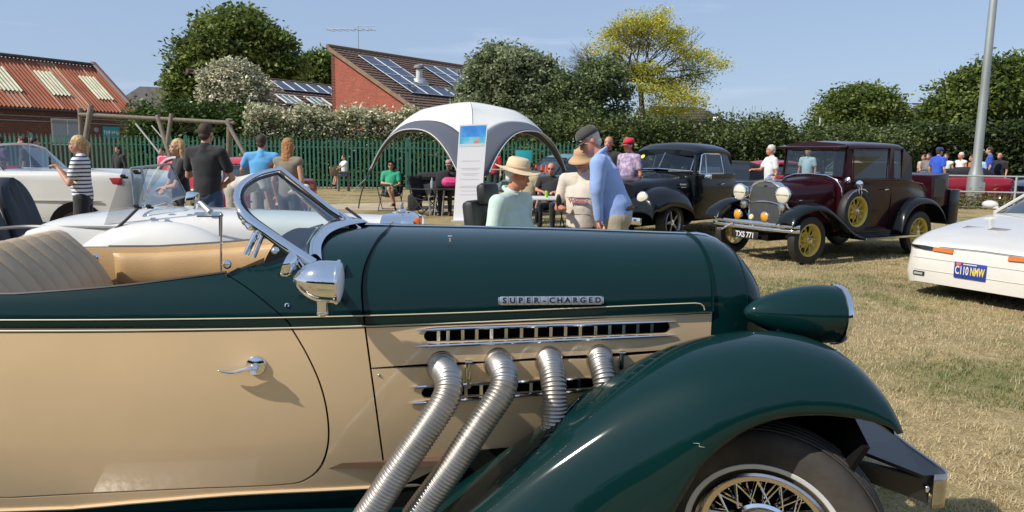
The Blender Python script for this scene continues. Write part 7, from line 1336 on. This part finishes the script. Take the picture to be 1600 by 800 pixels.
# yellow tree with bare outer branches
base = gp(1005, 40); yt = thing('yellow_tree', 'tree with golden yellow foliage and bare outer twigs', 'tree', tuple(base)); k40 = 40/FPX
YB = [(1020, 122, 42, 16), (1055, 135, 42, 14), (985, 112, 32, 16), (1095, 120, 30, 12), (1005, 48, 44, 24), (960, 60, 30, 16), (1062, 62, 24, 20), (985, 50, 34, 24), (1025, 45, 30, 22), (1040, 70, 30, 22), (1000, 75, 34, 20), (950, 85, 30, 12), (925, 78, 14, 10), (1085, 95, 34, 14), (1118, 108, 24, 8), (1065, 90, 24, 16), (1010, 112, 36, 12), (960, 100, 22, 12), (1040, 150, 40, 16), (1060, 165, 44, 18), (1000, 140, 26, 12), (1030, 25, 14, 8), (1045, 178, 50, 14), (1075, 108, 20, 10), (1120, 92, 16, 5)]
B = [((at(x, y, 40)-base).x, random.uniform(-1, 1), (at(x, y, 40)-base).z, a*k40, a*k40, c*k40) for x, y, a, c in YB]; P_, rn = cloud(B, 30000, .24, 12, .2); leaves('crown', leafmat('yellow_leaf', (.28, .36, .06), (.82, .70, .09), .5), yt, P_, .12, rnd=rn)
tb_ = MB(); tw_ = MB(); random.seed(11)
root = V((0, 0, 0)); fork = at(1000, 128, 40)-base; b = MB(); b.tube([root, V((.1, 0, 1.5)), fork], [.22, .18, .13], 8); b.build('trunk', bark, yt)
def grow(p, d, L_, r, lev):
    q = p+d*L_; mid = p.lerp(q, .5)+V((random.uniform(-1, 1), random.uniform(-1, 1), random.uniform(-.6, 1)))*L_*.08; tb_.tube([p, mid, q], [r, r*.8, r*.62], 5, cap=False)
    if lev == 0: return
    for k in range(3 if lev > 2 else random.choice((2, 3))):
        dd = (d+V((random.uniform(-.8, .8), random.uniform(-.7, .7), random.uniform(-.38, .55)))).normalized(); grow(q, dd, L_*random.uniform(.62, .85), r*.58, lev-1)
for px, py in ((900, 75), (880, 110), (940, 50), (985, 30), (1040, 30), (1080, 60), (1110, 75), (1130, 110), (1085, 135), (890, 90), (960, 60), (1020, 60)):
    t = at(px, py, 40)-base+V((0, random.uniform(-1.5, 1.5), 0)); d = (t-fork); grow(fork, d.normalized(), d.length*.31, .07, 5 if px < 960 else 4)
tb_.build('limbs', mat('twig_brown', (.10, .075, .06), .9), yt, 0)
tree('round_tree', 'rounded mid-green tree right of the sky gap, behind the maroon coupe', 1345, 72, [(1345, 175, 62, 38), (1310, 190, 40, 32), (1385, 190, 42, 32), (1350, 150, 34, 18), (1405, 205, 30, 24), (1290, 210, 26, 22), (1320, 155, 20, 12)], 30000, .36, (.045, .08, .018), (.22, .28, .06), clump=.5, per=40, r=.4, shell=.8)
tree('broad_tree', 'massive spreading tree filling the right edge behind the crowd', 1540, 55, [(1530, 160, 70, 48), (1575, 140, 60, 45), (1490, 185, 55, 42), (1600, 180, 70, 60), (1470, 165, 28, 22), (1560, 115, 50, 18), (1620, 130, 50, 40), (1520, 215, 80, 36), (1460, 220, 40, 30), (1510, 125, 24, 16)], 52000, .36, (.045, .08, .018), (.22, .28, .06), clump=.48, per=42, r=.5, shell=.8)
tree('far_tree', 'small distant tree at the far end of the hedge', 1200, 95, [(1205, 198, 22, 12), (1190, 204, 16, 10), (1222, 206, 20, 8)], 2500, .5, *DG, clump=.5, per=30, r=.2)
# hedges (each one a plant row)
def hedge(name, label, pts, h, wdt, n, size, ca, cb, clump=.22, kindplant='hedge', hvar=.15, trans=.3, topc=None):
    A_ = V((pts[0][0], pts[0][1], 0)); t = thing(name, label, kindplant, tuple(A_)); L_ = [0]
    P_ = [V((x, y, 0)) for x, y in pts]; acc = []; rn = []
    tot = sum((b-a).length for a, b in zip(P_, P_[1:]))
    for a, b in zip(P_, P_[1:]):
        m_ = int(n*(b-a).length/tot/30); d = (b-a).normalized(); nn = V((d.y, -d.x, 0))
        for _ in range(m_):
            u = random.random(); hh = h*(1+hvar*(math.sin(u*(b-a).length*1.1)+math.sin(u*(b-a).length*2.7+1)+.6*math.sin(u*(b-a).length*6.1+2))*.5)
            if random.random() < .62: z = random.uniform(.1, hh); off = wdt/2*random.uniform(.7, 1.05)
            else: z = hh*random.uniform(.93, 1.05); off = random.uniform(-wdt/2, wdt/2)
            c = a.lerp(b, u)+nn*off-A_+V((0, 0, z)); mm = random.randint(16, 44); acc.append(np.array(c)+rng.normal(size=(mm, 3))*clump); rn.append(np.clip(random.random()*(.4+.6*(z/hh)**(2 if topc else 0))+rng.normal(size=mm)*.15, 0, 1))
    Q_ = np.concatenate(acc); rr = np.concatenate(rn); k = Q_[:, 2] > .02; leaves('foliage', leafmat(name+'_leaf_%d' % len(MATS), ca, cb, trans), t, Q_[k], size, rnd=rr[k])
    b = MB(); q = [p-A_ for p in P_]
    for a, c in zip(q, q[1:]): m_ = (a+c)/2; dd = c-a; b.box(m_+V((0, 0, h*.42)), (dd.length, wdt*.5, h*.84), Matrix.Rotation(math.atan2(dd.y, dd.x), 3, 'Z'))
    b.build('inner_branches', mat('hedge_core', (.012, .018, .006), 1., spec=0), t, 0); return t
qa = lambda px, Y: (gp(px, Y).x, Y)
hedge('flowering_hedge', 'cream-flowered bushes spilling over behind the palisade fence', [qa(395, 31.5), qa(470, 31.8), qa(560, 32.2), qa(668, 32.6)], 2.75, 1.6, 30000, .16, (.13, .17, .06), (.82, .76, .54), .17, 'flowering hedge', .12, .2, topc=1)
hedge('green_hedge', 'green bushes behind the palisade fence under the big dark tree', [qa(215, 33.5), qa(300, 33.5), qa(400, 33.8)], 2.6, 1.5, 12000, .2, (.02, .045, .01), (.12, .19, .04), .25, hvar=.3)
hedge('fence_hedge', 'dark hedge just behind the palisade fence left of the tent', [qa(380, 30.6), qa(560, 31.), qa(740, 31.2), qa(840, 31.6)], 1.7, .8, 16000, .14, (.015, .04, .012), (.09, .15, .04), .18)
hedge('long_hedge', 'long dark green hedge running behind the pickup and the maroon coupe', [qa(830, 31), qa(960, 31.5), qa(1120, 33), qa(1270, 36), qa(1400, 40)], 2.35, 2.4, 62000, .16, (.022, .045, .014), (.17, .21, .06), .26, hvar=.22)
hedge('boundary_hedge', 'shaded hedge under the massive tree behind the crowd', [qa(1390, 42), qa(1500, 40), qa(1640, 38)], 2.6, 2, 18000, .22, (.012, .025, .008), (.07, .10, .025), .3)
hedge('unseen_hedge', 'unseen hedge row behind the photographer, added for the dark reflections in the car paint', [(-34, -21), (-10, -24), (12, -23), (36, -19)], 4.5, 3, 14000, .4, (.015, .03, .008), (.09, .13, .03), .5)  # out of view; added so the paintwork has a dark horizon to reflect
# tall weeds above the hedge, weeds by the rail
b_ = []; 
for px, Y, n, h0 in ((1160, 33.5, 16, 3.3),):
    t = thing('tall_weeds', 'wispy tall stems sticking up above the long hedge', 'plant', tuple(gp(px, Y))); b = MB()
    for k in range(26): x = random.uniform(-1.6, 1.6); z = random.uniform(3., 3.7); b.tube([(x, 0, 2.2), (x+random.uniform(-.1, .1), 0, z)], [.02, .006], 4)
    b.build('stems', mat('weed_green', (.10, .13, .04), .9), t, 0); acc = np.array([(random.uniform(-1.7, 1.7), random.uniform(-.3, .3), random.uniform(2.6, 3.4)) for _ in range(900)]); leaves('foliage', leafmat('weed_leaf', (.04, .07, .02), (.14, .18, .05)), t, acc, .13)
t = thing('rail_weeds', 'weeds growing under the rail and round the lamp post base', 'plant', tuple(gp(1500, 22.9))); acc = np.stack([rng.uniform(-1.2, 4.5, 5200), rng.normal(size=5200)*.25, np.abs(rng.normal(size=5200))*.22+.02], 1); leaves('foliage', leafmat('rail_weed_leaf', (.10, .10, .03), (.34, .28, .12)), t, acc, .13, asp=.25)
# ============================================================ ground
def noise2(x, y, sc, seed=0):
    r_ = np.random.default_rng(seed); G = r_.uniform(0, 1, (64, 64)); u, v = x*sc % 63, y*sc % 63; i, j = u.astype(int), v.astype(int); f, g_ = u-i, v-j; f = f*f*(3-2*f); g_ = g_*g_*(3-2*g_)
    return (G[i, j]*(1-f)+G[i+1, j]*f)*(1-g_)+(G[i, j+1]*(1-f)+G[i+1, j+1]*f)*g_
gm = D.materials.new('dry_grass_field'); gm.use_nodes = True; t = gm.node_tree; p = t.nodes['Principled BSDF']; p.inputs['Roughness'].default_value = .95; p.inputs['Specular IOR Level'].default_value = .15
c = t.nodes.new('ShaderNodeTexCoord')
def nz_(sc, det, lo, hi, vec=None, stretch=None):
    n = t.nodes.new('ShaderNodeTexNoise'); n.inputs['Scale'].default_value = sc; n.inputs['Detail'].default_value = det; r = t.nodes.new('ShaderNodeValToRGB'); r.color_ramp.elements[0].position = lo; r.color_ramp.elements[1].position = hi; t.links.new(c.outputs['Object'], n.inputs['Vector']); t.links.new(n.outputs['Fac'], r.inputs[0]); return r
def mx_(a, b, f):
    m = t.nodes.new('ShaderNodeMix'); m.data_type = 'RGBA'; t.links.new(f.outputs[0], m.inputs[0])
    for i, q in ((6, a), (7, b)):
        if hasattr(q, 'outputs'): t.links.new(q.outputs[2], m.inputs[i])
        else: m.inputs[i].default_value = (*q, 1)
    return m
m1 = mx_((.30, .225, .11), (.46, .36, .19), nz_(9, 8, .35, .65)); m2 = mx_(m1, (.17, .17, .06), nz_(.9, 7, .48, .68)); m3 = mx_(m2, (.34, .26, .15), nz_(.35, 5, .55, .7)); m4 = mx_((.20, .15, .075), m3, nz_(45, 4, .28, .5))
t.links.new(m4.outputs[2], p.inputs['Base Color']); n = t.nodes.new('ShaderNodeTexNoise'); n.inputs['Scale'].default_value = 60; n.inputs['Detail'].default_value = 6; bu = t.nodes.new('ShaderNodeBump'); bu.inputs['Distance'].default_value = .03; bu.inputs['Strength'].default_value = .8; t.links.new(c.outputs['Object'], n.inputs['Vector']); t.links.new(n.outputs['Fac'], bu.inputs['Height']); t.links.new(bu.outputs[0], p.inputs['Normal'])
b = MB(); b.add([V((-900, -900, 0)), V((900, -900, 0)), V((900, 1500, 0)), V((-900, 1500, 0))], [(0, 1, 2, 3)]); tag(b.build('ground', gm, None, 0), kind='structure')
def sheet(name, pts, z, m): b = MB(); b.prism([V((x, y, z)) for x, y in pts], (0, 0, -.003)); tag(b.build(name, m, None, 0), kind='structure')
sheet('path', [(-26, 30.2), (4, 32.4), (4, 34.4), (-26, 32.2)], .006, mat('path_pale', (.50, .47, .42), .9, var=.1, vscale=3))
sheet('bare_soil', [(-4.6, 19.2), (-2.6, 18.9), (-1.4, 19.6), (-1.6, 21.6), (-3.4, 22.0), (-5.2, 20.8)], .005, mat('bare_sand', (.42, .34, .24), .95, var=.15, vscale=2))
sheet('car_park', [(12.0, 23.5), (60, 20), (60, 37), (10.5, 34)], .006, mat('tarmac', (.09, .088, .085), .9, var=.2, vscale=4))
b = MB(); a_, c_ = V((-26, 30.1, .05)), V((4, 32.3, .05)); dd = c_-a_; b.box((a_+c_)/2, (dd.length, .12, .16), Matrix.Rotation(math.atan2(dd.y, dd.x), 3, 'Z')); tag(b.build('kerb', mat('kerb_pale', (.55, .53, .48), .8), None, 0), kind='structure')
# blades
def blades(n, x0, x1, y0, y1, h, w__, name):
    y = y0+(y1-y0)*rng.uniform(0, 1, n)**1.7; x = rng.uniform(0, 1, n)*(x1-x0)+x0; k = (x > -.2+.28*y) | (y > 9); x, y = x[k], y[k]; n = len(x)
    g_ = noise2(x+50, y+50, .9, 1)*.6+noise2(x+9, y+7, 2.9, 2)*.4; cl = noise2(x+20, y+20, 9., 3); k = cl > rng.uniform(0, .75, n); x, y, g_ = x[k], y[k], g_[k]; n = len(x)
    hh = h*rng.uniform(.4, 1.3, n)*(1+.6*(g_ > .58)); a = rng.uniform(0, 2*PI, n); lx, ly = np.cos(a), np.sin(a); le = rng.uniform(.2, 1.5, n)*hh; ww = w__*(1+y*.12)
    p0 = np.stack([x-ly*ww, y+lx*ww, 0*x], 1); p1 = np.stack([x+ly*ww, y-lx*ww, 0*x], 1); p2 = np.stack([x+lx*le, y+ly*le, hh], 1); V_ = np.stack([p0, p1, p2], 1).reshape(-1, 3); me = D.meshes.new(name); me.vertices.add(3*n); me.vertices.foreach_set('co', V_.ravel()); me.loops.add(3*n); me.loops.foreach_set('vertex_index', np.arange(3*n, dtype=np.int32)); me.polygons.add(n); me.polygons.foreach_set('loop_start', np.arange(0, 3*n, 3, dtype=np.int32)); me.update()
    me.materials.append(GM); at_ = me.attributes.new('rnd', 'FLOAT', 'FACE'); r_ = np.clip((g_-.445)*3.2+rng.normal(size=n)*.22, 0, 1); at_.data.foreach_set('value', r_.astype(np.float32)); o = link(D.objects.new(name, me)); tag(o, 'short sun-dried grass with green patches covering the field', 'grass', kind='stuff')
GM = leafmat('grass_blade', (.60, .485, .28), (.20, .23, .08), .35)
blades(330000, .4, 9.5, 2.6, 17, .022, .0022, 'grass')
# scattered taller tufts and seed stalks
cx_ = rng.uniform(.6, 9.5, 900); cy_ = 2.7+11*rng.uniform(0, 1, 900)**1.4; kk_ = rng.integers(0, 900, 22000); tx, ty = cx_[kk_]+rng.normal(size=22000)*.035, cy_[kk_]+rng.normal(size=22000)*.035
an = rng.uniform(0, 2*PI, 22000); hh = .05*rng.uniform(.3, 1.5, 22000); p0 = np.stack([tx-np.sin(an)*.0025, ty+np.cos(an)*.0025, 0*tx], 1); p1 = np.stack([tx+np.sin(an)*.0025, ty-np.cos(an)*.0025, 0*tx], 1); p2 = np.stack([tx+np.cos(an)*hh*.7, ty+np.sin(an)*hh*.7, hh], 1)
me = D.meshes.new('grass_tufts'); me.from_pydata(np.stack([p0, p1, p2], 1).reshape(-1, 3).tolist(), [], np.arange(66000).reshape(-1, 3).tolist()); me.materials.append(GM); at_ = me.attributes.new('rnd', 'FLOAT', 'FACE'); at_.data.foreach_set('value', np.clip((kk_ % 7)/6.+rng.normal(size=22000)*.1, 0, 1).astype(np.float32)); tag(link(D.objects.new('grass_tufts', me)), 'small scattered tufts and dry stalks standing above the mown field grass', 'grass', kind='stuff')
